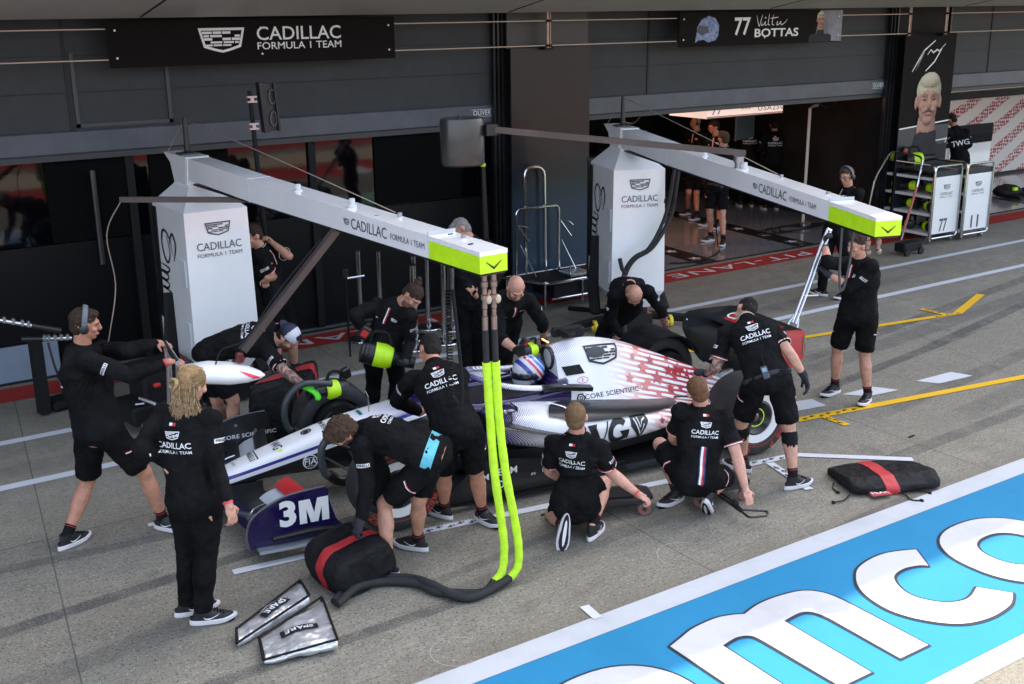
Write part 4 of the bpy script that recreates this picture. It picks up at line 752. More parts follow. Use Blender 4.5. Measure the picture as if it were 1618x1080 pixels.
        e = MB(); e.tube([H - u * .066 + hf * .088 - hr * .024, H - u * .062 + hf * .097, H - u * .066 + hf * .088 + hr * .024], [.003, .0065, .003], 6, smooth=3); obj('mouth', e, LIPM, root)
    if beard:
        e = MB(); e.ell(H - u * .072 + hf * .030, (.063, .068, .056), R_, 16)
        bm_ = remeshed(e, .007, 1, .006, .02); bm2 = mesh_mb(bm_); keep = [i for i, q in enumerate(bm2.v) if (np.array(q) - H) @ u < -.028 - .5 * max(0, ((np.array(q) - H) @ hf) - .05)]; ks = set(keep); nb = MB(); mp_ = {j: i for i, j in enumerate(keep)}
        nb.add([bm2.v[i] for i in keep], [tuple(mp_[i] for i in q) for q in bm2.f if all(i in ks for i in q)]); obj('beard', nb, mat('stubble_' + beard, tuple(c * .5 + k * .25 for c, k in zip(HAIRS[beard], skin)), .8, bump=.6, bscale=160), root)
    # ---- hair
    kind, hc = hair; HM = hairmat(hc)
    def haircap(w_, d_, h_, up, back, disp, dsc, extra=None):
        e = MB(); e.ell(H + u * up - hf * back, (w_, d_, h_), R_, 20)
        if extra: extra(e)
        return part('hair', remeshed(e, .006, 1, disp, dsc, disp * .6, dsc * .35), HM, root)
    if kind == 'short': haircap(.081, .097, .088, .036, .020, .014, .03, lambda e: (e.ell(H - u * .02 - hf * .045, (.07, .062, .07), R_, 14), e.ell(H + u * .085 + hf * .035, (.055, .055, .032), R_, 12)))
    elif kind == 'buzz': haircap(.0800, .0975, .088, .032, .0195, .002, .02, lambda e: e.ell(H - u * .02 - hf * .05, (.072, .064, .064), R_, 14))
    elif kind == 'curly': haircap(.088, .104, .092, .046, .018, .034, .022, lambda e: (e.ell(H - u * .02 - hf * .05, (.076, .064, .075), R_, 14), e.ell(H + u * .075 + hf * .06, (.06, .05, .04), R_, 12)))
    elif kind == 'bun':
        def ex(e): e.ell(H - u * .01 - hf * .05, (.072, .06, .07), R_, 14); e.ell(H + u * .115 - hf * .07, (.036, .04, .032), R_, 12); e.ell(H + u * .145 - hf * .09, (.024, .028, .022), R_, 10); e.ell(H + u * .125 - hf * .045, (.02, .02, .02), R_, 8)
        haircap(.081, .099, .088, .036, .018, .010, .025, ex)
    elif kind == 'tail':
        haircap(.083, .099, .093, .036, .016, .006, .02, lambda e: e.ell(H + u * .0 - hf * .05, (.074, .066, .085), R_, 14))
        e = MB(); rnd = random.Random(5); kn = H + u * .01 - hf * .125
        for i in range(150):      # swept back to the knot
            a = rnd.uniform(-1.5, 1.5); z = rnd.uniform(-.3, 1.); p0 = H + hf * (.055 * math.cos(a * .5) * (1 - .3 * abs(a))) + hr * .083 * math.sin(a) + u * (.03 + .085 * z * math.cos(a)); p1 = H + u * (.06 * z + .03) - hf * .06 + hr * .078 * math.sin(a)
            e.tube([p0, (p0 + p1) / 2 + (p1 - H) * .12 + u * .01, p1 * 1., kn + hr * rnd.uniform(-.012, .012) + u * rnd.uniform(-.015, .015)], [.0015, .0028, .003, .0025], 4, smooth=4)
        for i in range(12): a = 2 * PI * i / 12; e.tube([kn + hr * .018 * math.cos(a) + u * .018 * math.sin(a), kn - hf * .03 + hr * .028 * math.cos(a + .8) + u * .03 * math.sin(a + .8), kn - hf * .012 + hr * .03 * math.cos(a + 1.6) + u * .03 * math.sin(a + 1.6)], .007, 5, smooth=3)
        for i in range(420):     # loose wavy ends over the shoulders
            a = rnd.uniform(-1.6, 1.6); ln = rnd.uniform(.15, .27); ph = rnd.uniform(0, 6); st = kn + hr * rnd.uniform(-.03, .03) if i % 4 == 0 else H - hf * (.03 + .072 * max(0, math.cos(a))) + hr * .074 * math.sin(a) + u * rnd.uniform(-.05, .05)
            dr = hr * (.012 * math.sin(a) + rnd.uniform(-.022, .022)) - hf * (.022 * math.cos(a) + .012); pts = []
            for j in range(7): t = j / 6; pts.append(st + dr * (t ** .6) - np.array([0, 0, 1]) * ln * t + hr * .012 * math.sin(ph + t * 9) * t + hf * .010 * math.cos(ph + t * 8) * t)
            e.tube(pts, [.002, .0032, .0034, .0032, .003, .0022, .0008], 4, smooth=2)
        obj('loose_hair', e, mat('hair_blond_strands', (.13, .075, .032), .5, col2=(.44, .31, .16), vscale=40), root)
    if cap or kind == 'cap':
        e = MB(); e.ell(H + u * .05 - hf * .014, (.088, .103, .082), R_, 24); m2 = MB()
        me2 = mesh_mb(remeshed(e, .006, 1)); a = np.array(me2.v) - H; ok = (a @ u) > .034; ks = {}; 
        for i in np.nonzero(ok)[0]: ks[int(i)] = len(ks)
        m2.add([me2.v[i] for i in ks], [tuple(ks[i] for i in q) for q in me2.f if all(i in ks for i in q)])
        capm = [mat('white_mesh_cap', (.62, .62, .68), .7, bump=.5, bscale=220), mat('navy_cap', (.012, .015, .04), .7)]; m2.m = [1 if (np.array(m2.v[q[0]]) - H) @ hf < -.03 else 0 for q in m2.f]
        co = obj('cap', m2, capm, root); e = MB()       # worn back to front
        e.loft([[tuple(H + u * (.042 + .004 * j) - hf * (.085 + .075 * j / 3 * math.cos(t * .9)) + hr * .075 * math.sin(t) * (1 - .08 * j) + u * w_) for t in [-1.2 + 2.4 * i / 9 for i in range(10)] for w_ in ((0,) if True else ())] + [tuple(H + u * (.036 + .004 * j) - hf * (.085 + .075 * j / 3 * math.cos(t * .9)) + hr * .075 * math.sin(t) * (1 - .08 * j)) for t in [1.2 - 2.4 * i / 9 for i in range(10)]] for j in range(4)]); obj('peak', e, capm[1], co)
    if phones:
        e = MB(); 
        e.tube([H + hr * .098 * math.cos(a) + u * (.02 + .118 * math.sin(a)) - hf * .005 for a in [PI * i / 14 for i in range(15)]], .009, 8, flat=2.2); hb = obj('headphones', e, mat('headset_grey', (.10, .12, .14), .5), root)
        for q in (-1, 1): e = MB(); e.lathe([(.02, 0), (.032, .003), (.036, .014), (.032, .03), (.02, .036)], H + hr * q * .078 - u * .008 - hf * .006, hr * q, 20, closed=False, up=u); obj('ear_cup', e, mat('ear_cup_black', (.015, .02, .022), .3), hb)
        e = MB(); c = H + hr * .1; 
        if phones == 'mic': e.tube([c - u * .03, H + hr * .08 - u * .07 + hf * .06, H + hr * .03 - u * .075 + hf * .12], .005, 6); obj('microphone', e, MBLK, hb)
    if glasses:
        e = MB()
        for q in (-1, 1): e.tube([H + u * (.004 + .016 * math.sin(a)) + hf * .104 + hr * (q * .033 + .024 * math.cos(a)) for a in [2 * PI * i / 12 for i in range(13)]], .0022, 5); e.tube([H + u * .008 + hf * .10 + hr * q * .058, H + u * .004 - hf * .01 + hr * q * .083], .0022, 5)
        e.tube([H + u * .008 + hf * .105 - hr * .01, H + u * .008 + hf * .105 + hr * .01], .0022, 5); obj('glasses', e, MBLK, root)
    # ---- shirt
    c = MB(); g = .014; torso(c, X, g, hem, 1.08, bulk=bulk); ax_ = nrm(H - N); c.tube([N - s * .10, N - s * .01 + ax_ * .01, N + ax_ * .05], [.10 * bulk, .080, .071], 18)
    ends = []
    for k in 'LR':
        sl = (sleeve or {}).get(k, top); S_, E_, W_ = X['S' + k], X['E' + k], X['W' + k]
        if sl == 'tee': e_ = S_ + (E_ - S_) * .72; capsule(c, S_, S_ + (E_ - S_) * .3, .068 * bulk, .064 * bulk); c.tube([S_, S_ + (E_ - S_) * .3, e_], [.066 * bulk, .064 * bulk, .068 * bulk], 16); ends.append((e_, nrm(E_ - S_), .069 * bulk))
        else:
            capsule(c, S_, E_, .068 * bulk, .056 * bulk, (.4, .064 * bulk)); d = W_ - E_; tt = .93 if sl == 'long' else .30; c.tube([E_, E_ + d * tt * .5, E_ + d * tt], [.057 * bulk, .053 * bulk if sl == 'long' else .056, .038 if sl == 'long' else .056], 16); ends.append((E_ + d * tt, nrm(d), .04 if sl == 'long' else .058))
    sm = remeshed(c, vox * 1.15, 3, .028, .10, .007, .035); shirt = part('shirt', sm, TEAL if False else SHIRT, root); sb = BVHTree.FromPolygons([v.co.copy() for v in shirt.data.vertices], [tuple(p.vertices) for p in shirt.data.polygons])
    # collar
    if hem > 0: e = MB(); torso(e, X, .015, -.09, .10, bulk=bulk, sh=False); obj('undershirt', e, TEAL, root)
    e = MB(); cc = N + s * .0 + (H - N) * .16; ax = nrm(H - N)
    cu_ = nrm(np.cross(ax, f)); cv = np.cross(cu_, ax); e.loft([ringaround(e, cc + ax * a, cu_ * q, cv * q, 20) for a, q in ((-.03, .074), (.0, .071), (.028, .069), (.028, .063), (0, .062), (-.03, .066))], closed=True); col_ = obj('collar', e, SHIRT, root)
    if trim and top == 'tee':
        for (p, d, q) in ends:
            for o_, mm, nm in ((0, WPT, 'white_trim'), (.007, RPT, 'red_trim')): e = MB(); e.lathe([(q * .99, -.003), (q * 1.035, -.003), (q * 1.035, .003), (q * .99, .003)], p - d * o_ - d * .004, d, 24); obj('sleeve_trim', e, mm, shirt)
        e = MB(); e.lathe([(.072, -.002), (.0745, -.002), (.0745, .002), (.072, .002)], cc + ax * .020, ax, 24); obj('collar_trim', e, WPT, col_)
    L = np.linalg.norm(N - P)
    if logo:
        o_ = P + s * L * .66 - f * .1
        _wrapw('back_logo', team2d(.115 if logo is True else logo, .016), o_ + s * .02, r, s, sb, org, WPT, shirt, .45, .012, .003)
        for dx, mm in ((-.012, WPT), (.012, RPT)): _wrapw('flag_mark', poly2d([(-.012 + dx, -.009), (.012 + dx, -.009), (.012 + dx, .009), (-.012 + dx, .009)]), P + s * L * .93 - f * .1, r, s, sb, org, mm, shirt, .45, .02, .003)
    if stripe:
        for x0, wd, mm in ((-.024, .008, mat('navy_print', (.02, .03, .12), .5)), (-.009, .018, WPT), (.008, .014, RPT), (.022, .01, MATS.get('navy_print'))): _wrapw('back_stripe', poly2d([(x0 - wd / 2, -.2), (x0 + wd / 2, -.2), (x0 + wd / 2, .13), (x0 - wd / 2, .13)]), P + s * L * .26 - f * .1, r, s, sb, org, mm or WPT, shirt, .45, .02, .003)
    if chest:
        for x0, mm in ((-.006, WPT), (.006, RPT)): _wrapw('zip_stripe', poly2d([(x0 - .005, -.16), (x0 + .005, -.16), (x0 + .005, 0), (x0 - .005, 0)]), N + f * .12 - s * .02, -r, s, sb, org, mm, shirt, .35, .02, .003)
        _wrapw('chest_logo', crest2d(.03), N + f * .12 - s * .11 - r * .08, -r, s, sb, org, WPT, shirt, .35, .02, .003)
        for dx, mm in ((-.008, WPT), (.008, RPT)): _wrapw('flag_mark', poly2d([(-.008 + dx, -.007), (.008 + dx, -.007), (.008 + dx, .007), (-.008 + dx, .007)]), N + f * .12 - s * .15 + r * .08, -r, s, sb, org, mm, shirt, .35, .02, .003)
    if patch:
        for k in 'LR':
            S_, E_ = X['S' + k], X['E' + k]; ad = nrm(E_ - S_); o2 = nrm((r if k == 'R' else -r) - ad * ((r if k == 'R' else -r) @ ad)); q = S_ + ad * .13; uu = np.cross(-ad, o2); 
            _wrapw('sleeve_patch', poly2d([(-.045, -.014), (.045, -.014), (.045, .014), (-.045, .014)]), q + o2 * .05, np.cross(ad, o2) * -1, -ad, sb, org, WPT, shirt, .08, .02, .003)
            _wrapw('sleeve_lettering', text2d('PIRELLI', .024, .03, 1.1), q + o2 * .05, np.cross(ad, o2) * -1, -ad, sb, org, BPT, shirt, .08, .02, .0045)
    # ---- shorts or trousers
    c = MB(); torso(c, X, .012, -.2, .17, sh=False, bulk=bulk); BM = SHORT
    c.ell(P - s * .05 - f * .035, (.15 * bulk, .10 * bulk, .10), Rm(rp, f, s), 16)
    for k in 'LR':
        h, K, A = X['h' + k], X['K' + k], X['A' + k]
        if bottom == 'shorts': e_ = h + (K - h) * .86; capsule(c, h, h + (K - h) * .3, .104 * bulk, .10 * bulk); c.tube([h, h + (K - h) * .45, e_], [.104 * bulk, .098 * bulk, .092 * bulk], 18)
        else: capsule(c, h, K, .104 * bulk, .078 * bulk, (.4, .096 * bulk)); c.tube([K, K + (A - K) * .5, A + (K - A) * .02], [.078 * bulk, .072, .064], 16)
    tm = remeshed(c, vox * 1.15, 3, .028, .11, .006, .035); tr_ = part('shorts' if bottom == 'shorts' else 'trousers', tm, BM, root)
    tb = BVHTree.FromPolygons([v.co.copy() for v in tr_.data.vertices], [tuple(p.vertices) for p in tr_.data.polygons])
    if bottom == 'shorts':
        for k in 'LR':
            h, K = X['h' + k], X['K' + k]; d = nrm(K - h); o2 = (rp if k == 'R' else -rp); o2 = nrm(o2 - d * (o2 @ d)); w2 = np.cross(d, o2)
            for dy, mm in ((0, WPT), (.008, RPT)): _wrapw('pocket_trim', stroke2d([(-.06, .02 + dy), (-.02, .0 + dy), (.03, -.006 + dy), (.07, -.004 + dy)], .007, False), h + (K - h) * .42 + o2 * .08, w2 if (np.cross(w2, -d) @ o2) > 0 else -w2, -d, tb, org, mm, tr_, .12, .02, .003)
    for k in 'LR':
        if bottom == 'shorts': e = MB(); K, A = X['K' + k], X['A' + k]; d = nrm(K - A); e.tube([A - d * .01, A + d * .05, A + d * .085], [.041, .042, .044], 14); sk_ = obj('sock', e, SOCK, root); e = MB(); e.lathe([(.0445, 0), (.0465, 0), (.0465, .004), (.0445, .004)], A + d * .07, d, 16); obj('sock_stripe', e, RPT, sk_)
        shoe('shoe', X, k, root)
    # ---- extras
    if gloves:
        for k in gloves if isinstance(gloves, dict) else 'LR':
            gm = gloves[k] if isinstance(gloves, dict) else gloves; e = MB(); hand(e, X, k, .003, curl[0 if k == 'L' else 1], pn[0 if k == 'L' else 1]); d = nrm(X['E' + k] - X['W' + k]); e.tube([X['W' + k] - d * .01, X['W' + k] + d * .05], [.034, .037], 14); part('glove', remeshed(e, .0055, 1), gm, root)
    if wrist:
        for k, mm in wrist.items():
            d = nrm(X['E' + k] - X['W' + k]); e = MB(); e.lathe([(.029, -.008), (.033, -.008), (.033, .008), (.029, .008)], X['W' + k] + d * .012, d, 18); wb_ = obj('wristband', e, mm, root); 
    if knees:
        for k in 'LR': K = X['K' + k]; e = MB(); d = nrm(X['A' + k] - K); e.tube([K + d * .03, K + d * .09, K + d * .17], [.066, .070, .058], 16); obj('knee_brace', remeshed(e, .007, 1, .004, .03), KNEE, root) if False else part('knee_brace', remeshed(e, .007, 1, .006, .03), KNEE, root)
    if radio is not None:
        c0 = P + s * .06 - f * (.155 * bulk) + r * radio; Rr = Rm(r, f, s); e = MB(); e.box(c0 - s * .03, (.055, .03, .11), Rr, bev=.006); ro = obj('radio', e, mat('radio_grey', (.05, .055, .065), .4), root); e = MB(); e.box(c0 - s * .01 - f * .017, (.038, .004, .035), Rr); obj('display', e, mat('radio_lcd', (.2, .3, .38), .2), ro); e = MB(); e.tube([c0 + s * .03 + r * .018, c0 + s * .13 + r * .02], [.006, .004], 8); obj('aerial', e, MBLK, ro)
        e = MB(); q = []
        for t in [2 * PI * i / 24 for i in range(25)]: q.append(P + s * .015 + r * (.19 * bulk) * math.cos(t) + f * (.138 * bulk) * math.sin(t) - f * .012)
        e.tube(q, .009, 6, flat=2.2); obj('belt', e, GLV, root)
    return root, X
def vfr(x, y): return (x, y, 0)
FR = np.array([.833, -.552, 0]); FA = np.array([.55, .835, 0])      # to the right, away (only used to say which way somebody looks)
def look(a, b, z=0): v = FR * a + FA * b; return (v[0], v[1], z)
RB = mat('red_white_band', (.6, .05, .06), .5)
XP = {}
def add(k, *a, **q): XP[k] = person(k, *a, **q)
add('P1', 'person in ear defenders gripping the front jack handle, legs wide apart', 'pit crew around the car', face=look(1, .35, -.12), hair=('short', 'darkbrown'), skin=(.50, .27, .19), phones=True, curl=(75, 75), beard=None, bulk=1.08, wrist=dict(R=RB))
add('P2', 'person with long fair hair and black trousers standing with back to us', 'pit crew around the car', bottom='pants', hair=('tail', 'blond'), face=look(.55, .8, -.25), skin=(.55, .33, .25), curl=(30, 35), wrist=dict(R=RB))
add('P3', 'person in a white cap worn backwards bending over the far front wheel', 'pit crew around the car', top='tee', hair=('short', 'dark'), cap=True, face=look(1, -.3, -.75), ink='R', skin=(.53, .32, .25), gloves=dict(R=GLG), curl=(20, 20), beard='dark', bulk=1.05)
add('P4', 'person with hair in a bun holding a cooling blower', 'pit crew around the car', bottom='pants', hair=('bun', 'darkbrown'), face=look(.75, -.7, -.75), gloves=GLV, curl=(55, 65), beard='dark', logo=False, chest=True, skin=(.46, .27, .2))
add('P5', 'dark haired person leaning into the cockpit with back to us', 'pit crew around the car', hair=('short', 'dark'), face=look(-.6, .8, -.5), curl=(40, 40), skin=(.50, .3, .23), bulk=1.06)
add('P6', 'curly haired person bending down to fold a tyre blanket', 'pit crew around the car', hair=('curly', 'brown'), face=look(-.8, -.25, -.75), gloves=GLV, curl=(60, 50), skin=(.52, .31, .23), radio=None, beard='darkbrown', hem=.05)
add('P7', 'bald person leaning over the headrest with a blower', 'pit crew around the car', bottom='pants', sleeve=dict(L='rolled', R='rolled'), hair=('bald', 'brown'), face=look(.25, -.8, -.75), gloves=GLK, curl=(55, 55), logo=False, chest=True, skin=(.55, .31, .24), beard='brown', wrist=None, bulk=1.05)
add('P8', 'grey haired person standing behind the left boom, mostly hidden by it', 'pit crew around the car', bottom='pants', hair=('short', 'grey'), face=look(-.9, -.35, -.5), skin=(.5, .29, .21), curl=(40, 40), logo=False)
add('P9', 'bald person with tattooed forearm leaning on the far rear wheel', 'pit crew around the car', bottom='pants', sleeve=dict(L='rolled'), hair=('bald', 'brown'), face=look(.2, -.6, -1.1), ink='L', skin=(.52, .26, .21), curl=(15, 30), wrist=dict(L=MBLK), pn=((0, 0, -1), None), beard='brown', chest=True, logo=.09)
add('P10', 'person with knee braces and a belt radio stooping over the near rear wheel', 'pit crew around the car', top='tee', hair=('short', 'dark'), face=look(-.5, .8, -.6), gloves=GLV, knees=True, radio=-.03, ink='L', skin=(.58, .36, .28), curl=(50, 28), bulk=1.06)
add('P11', 'squatting person with a red and white stripe down the back', 'pit crew around the car', top='tee', hair=('buzz', 'ginger'), face=look(-.1, .9, -.25), stripe=True, logo=.10, knees=False, skin=(.60, .36, .29), curl=(30, 40), pn=(None, (0, 0, -1)), bulk=1.06, patch=False)
add('P12', 'kneeling fair haired person resting an arm on a low dolly', 'pit crew around the car', top='tee', hair=('buzz', 'fair'), face=look(.15, .9, -.1), logo=.10, skin=(.60, .37, .30), curl=(30, 70), wrist=dict(R=RB), bulk=1.04)
add('P13', 'standing person in shorts and grey gloves holding the long rear jack handle', 'pit crew around the car', sleeve=dict(L='rolled', R='rolled'), hair=('short', 'darkbrown'), face=look(-.85, -.35, -.1), gloves=GLV, curl=(75, 75), skin=(.55, .33, .26), logo=False, chest=True, bulk=1.05)
add('P14', 'person in glasses and a headset watching from behind the right boom', 'people by the garages', bottom='pants', hair=('short', 'brown'), face=look(-.75, -.6, -.1), phones='mic', glasses=True, logo=False, chest=True, skin=(.55, .29, .22), vox=.008, bulk=1.05)
add('P15', 'bald person with a headset in the open garage, furthest left', 'people by the garages', top='tee', hair=('bald', 'brown'), face=look(-.9, -.1, -.2), phones=True, logo=False, skin=(.5, .3, .22), vox=.009, chest=True)
add('P16', 'person in glasses standing behind the others in the open garage', 'people by the garages', top='tee', hair=('short', 'dark'), face=look(-.95, -.2, -.1), glasses=True, logo=False, gloves=dict(R=GLK), skin=(.5, .3, .22), vox=.009, chest=True)
add('P17', 'brown haired person in shorts at the front edge of the garage floor', 'people by the garages', top='tee', hair=('short', 'brown'), face=look(-.5, .8, 0), logo=False, radio=-.02, skin=(.55, .34, .27), vox=.008)
add('P18', 'person with cap and white sleeves bending at the equipment trolleys', 'people by the garages', bottom='pants', hair=('short', 'dark'), face=look(-.5, .7, -.6), logo=False, skin=(.5, .3, .22), vox=.01)
add('P20', 'person behind the left tower holding a tall pole', 'people by the garages', top='tee', hair=('short', 'darkbrown'), face=look(-.7, -.6, -.2), curl=(75, 75), logo=False, skin=(.52, .3, .23), vox=.008, chest=True)
for k, lb in (('GA', 'middle of three crew in team shirts working at the dark back of the garage'), ('GB', 'leftmost of three crew in team shirts working at the dark back of the garage'), ('GC', 'rightmost of three crew in team shirts working at the dark back of the garage')):
    add(k, lb, 'crew in the dark garage', bottom='pants', hair=('short', 'dark'), face=look(0, 1, -.3), vox=.011, logo=.13, phones=(k == 'GC'))
# the back print of the one in white sleeves
# ================================================================ THE CAR (x forward from the rear axle, y to its left = towards the camera)
CTH = math.radians(172.0); CO = (7.162, 7.631, 0)
car = empty('racing_car', CO, 'white open-wheel racing car with red stars and stripes on its tail, stopped in the pit box', 'racing car', rot=(0, 0, CTH))
def cp_(name, mb, m, parent=None, smooth=True): return obj(name, mb, m, parent or car, smooth, off=(0, 0, 0))
def cw(x, y, z): c, s = math.cos(CTH), math.sin(CTH); return Vector((CO[0] + x * c - y * s, CO[1] + x * s + y * c, z))
def livery():
    m = bpy.data.materials.new('car_livery'); m.use_nodes = True; nt = m.node_tree; N = nt.nodes; L = nt.links; b = N['Principled BSDF']
    tc = N.new('ShaderNodeTexCoord'); sp = N.new('ShaderNodeSeparateXYZ'); L.new(tc.outputs['Object'], sp.inputs[0]); X_, Y_, Z_ = sp.outputs
    def ma(op, *a):
        q = N.new('ShaderNodeMath'); q.operation = op
        for i, t in enumerate(a):
            if isinstance(t, (int, float)): q.inputs[i].default_value = t
            else: L.new(t, q.inputs[i])
        return q.outputs[0]
    def mr(x, a, b_, c=0., d=1.):
        q = N.new('ShaderNodeMapRange'); q.inputs[1].default_value = a; q.inputs[2].default_value = b_; q.inputs[3].default_value = c; q.inputs[4].default_value = d; L.new(x, q.inputs[0]); return q.outputs[0]
    def mix(f, a, b_):
        q = N.new('ShaderNodeMix'); q.data_type = 'RGBA'; L.new(f, q.inputs[0])
        for i, t in ((6, a), (7, b_)):
            if isinstance(t, tuple): q.inputs[i].default_value = (*t, 1)
            else: L.new(t, q.inputs[i])
        return q.outputs[2]
    ay = ma('ABSOLUTE', Y_); v = ma('SUBTRACT', Z_, ma('MULTIPLY', ay, .55))
    # halftone dots fading from purple to white
    dens = ma('MULTIPLY', mr(X_, 3.55, 2.8), mr(X_, 1.9, 2.55)); dens = ma('MAXIMUM', dens, ma('MULTIPLY', mr(X_, 1.28, 1.5), mr(Z_, .62, .9, 0, .32)))
    c = .021; fu = ma('SUBTRACT', ma('FRACT', ma('ADD', ma('DIVIDE', X_, c), ma('DIVIDE', v, c))), .5); fv = ma('SUBTRACT', ma('FRACT', ma('SUBTRACT', ma('DIVIDE', v, c), ma('DIVIDE', X_, c))), .5)
    r = ma('SQRT', ma('ADD', ma('MULTIPLY', fu, fu), ma('MULTIPLY', fv, fv))); dot = ma('LESS_THAN', r, ma('MULTIPLY', dens, .74))
    base = mix(dot, (.82, .82, .83), (.035, .022, .16))
    # broken stripes, sloping down towards the tail
    wv_ = N.new('ShaderNodeTexNoise'); wv_.inputs['Scale'].default_value = 2.2; L.new(tc.outputs['Object'], wv_.inputs[0])
    vv = ma('ADD', ma('ADD', v, ma('MULTIPLY', X_, -.33)), ma('MULTIPLY', wv_.outputs[0], .05)); row = ma('FLOOR', ma('DIVIDE', vv, .060)); wn_ = N.new('ShaderNodeTexWhiteNoise'); wn_.noise_dimensions = '1D'; L.new(row, wn_.inputs['W'])
    uu = ma('ADD', ma('DIVIDE', X_, .36), ma('MULTIPLY', wn_.outputs[0], 17.3)); fu2 = ma('ABSOLUTE', ma('SUBTRACT', ma('FRACT', uu), .5)); fv2 = ma('ABSOLUTE', ma('SUBTRACT', ma('FRACT', ma('DIVIDE', vv, .060)), .5))
    jag = N.new('ShaderNodeTexNoise'); jag.inputs['Scale'].default_value = 30; L.new(tc.outputs['Object'], jag.inputs[0])
    pill = ma('MULTIPLY', ma('LESS_THAN', ma('ADD', fu2, ma('MULTIPLY', jag.outputs[0], .16)), .51), ma('LESS_THAN', ma('ADD', fv2, ma('MULTIPLY', ma('POWER', ma('MULTIPLY', fu2, 2.1), 6.), .16)), .27))
    red = mix(mr(X_, .85, .3), (.66, .20, .15), (.40, .012, .022)); red = mix(mr(X_, 1.15, .72), (.82, .82, .83), red)
    body = mix(ma('MULTIPLY', ma('LESS_THAN', X_, 1.15), ma('SUBTRACT', 1., pill)), base, red)
    L.new(body, b.inputs['Base Color']); b.inputs['Roughness'].default_value = .28; b.inputs['Coat Weight'].default_value = .5; b.inputs['Coat Roughness'].default_value = .1
    return m
LIV = livery()
def nosemat():
    m = LIV.copy(); m.name = 'nose_livery'; N = m.node_tree.nodes; L = m.node_tree.links; b = N['Principled BSDF']; src = b.inputs['Base Color'].links[0].from_socket
    tc = N.new('ShaderNodeTexCoord'); sp = N.new('ShaderNodeSeparateXYZ'); L.new(tc.outputs['Object'], sp.inputs[0])
    h = N.new('ShaderNodeMath'); h.operation = 'MULTIPLY_ADD'; h.inputs[1].default_value = .205; L.new(sp.outputs[0], h.inputs[0]); L.new(sp.outputs[2], h.inputs[2])   # z + .205 x
    def step(t):
        q = N.new('ShaderNodeMath'); q.operation = 'LESS_THAN'; q.inputs[1].default_value = t; L.new(h.outputs[0], q.inputs[0]); return q.outputs[0]
    z0 = .30 + .205 * 4.5
    cur = src
    for t, c in ((z0 + .072, (.03, .03, .22)), (z0 + .045, (.74, .75, .78)), (z0 + .01, (.008, .008, .01))):
        q = N.new('ShaderNodeMix'); q.data_type = 'RGBA'; q.inputs[7].default_value = (*c, 1); L.new(cur, q.inputs[6]); L.new(step(t), q.inputs[0]); cur = q.outputs[2]
    L.new(cur, b.inputs['Base Color']); return m
PUR = mat('dark_purple_paint', (.011, .006, .052), .15, coat=.7, var=.1, vscale=8)
def se(x, yc, hw, zb, zt, e=3., n=28):
    zc, hz = (zb + zt) / 2, (zt - zb) / 2; return [(x, yc + hw * abs(math.cos(t)) ** (2 / e) * (1 if math.cos(t) > 0 else -1), zc + hz * abs(math.sin(t)) ** (2 / e) * (1 if math.sin(t) > 0 else -1)) for t in [2 * PI * i / n for i in range(n)]]
def interp(T, k=4):
    """smooth the section table"""
    out = []; n = len(T)
    for i in range(n - 1):
        p0, p1, p2, p3 = T[max(i - 1, 0)], T[i], T[i + 1], T[min(i + 2, n - 1)]
        for j in range(k):
            t = j / k; out.append([.5 * (2 * b_ + (c - a) * t + (2 * a - 5 * b_ + 4 * c - d) * t * t + (3 * b_ - a - 3 * c + d) * t ** 3) for a, b_, c, d in zip(p0, p1, p2, p3)])
    out.append(list(T[-1])); return out
# nose and tub
mb = MB(); T = [(4.60, .075, .28, .345, 2.4), (4.55, .12, .255, .385, 2.8), (4.35, .135, .27, .45, 3.5), (4.15, .145, .285, .505, 4), (3.66, .165, .26, .635, 4), (3.2, .20, .22, .70, 4), (2.93, .24, .20, .722, 3.6), (2.62, .30, .18, .715, 3.2)]
mb.loft([se(x, 0, w_, a, b_, e) for x, w_, a, b_, e in interp(T)]); nose = cp_('nose', mb, nosemat()); NB = bvh(mb)
mb = MB(); T = [(2.63, .30, .26, .70, 3.2), (2.4, .34, .22, .63, 3.6), (2.1, .37, .20, .60, 4), (1.8, .38, .20, .60, 4), (1.5, .38, .2, .60, 4)]
mb.loft([se(x, 0, w_, a, b_, e) for x, w_, a, b_, e in interp(T)]); tub = cp_('survival_cell', mb, LIV)
mb = MB(); mb.box((2.12, 0, .60), (.84, .46, .14), bev=.03); cp_('cockpit_opening', mb, mat('cockpit_black', (.006, .006, .007), .8), tub)
for s in (-1, 1):
    mb = MB(); T = [(2.66, .06, .62, .712), (2.45, .055, .58, .70), (2.1, .055, .56, .70), (1.85, .06, .56, .715), (1.58, .07, .55, .74)]
    mb.loft([se(x, s * (.27 + (.02 if x < 2.5 else -.02)), w_, a, b_, 2.6, 14) for x, w_, a, b_ in interp(T)]); cp_('cockpit_side', mb, PUR, tub)
mb = MB(); mb.loft([se(x, 0, w_, a, b_, 2.4, 20) for x, w_, a, b_ in interp([(2.95, .12, .66, .735), (2.75, .2, .66, .765), (2.60, .24, .64, .765), (2.52, .22, .62, .72)])]); cp_('cockpit_cowl', mb, PUR, tub)
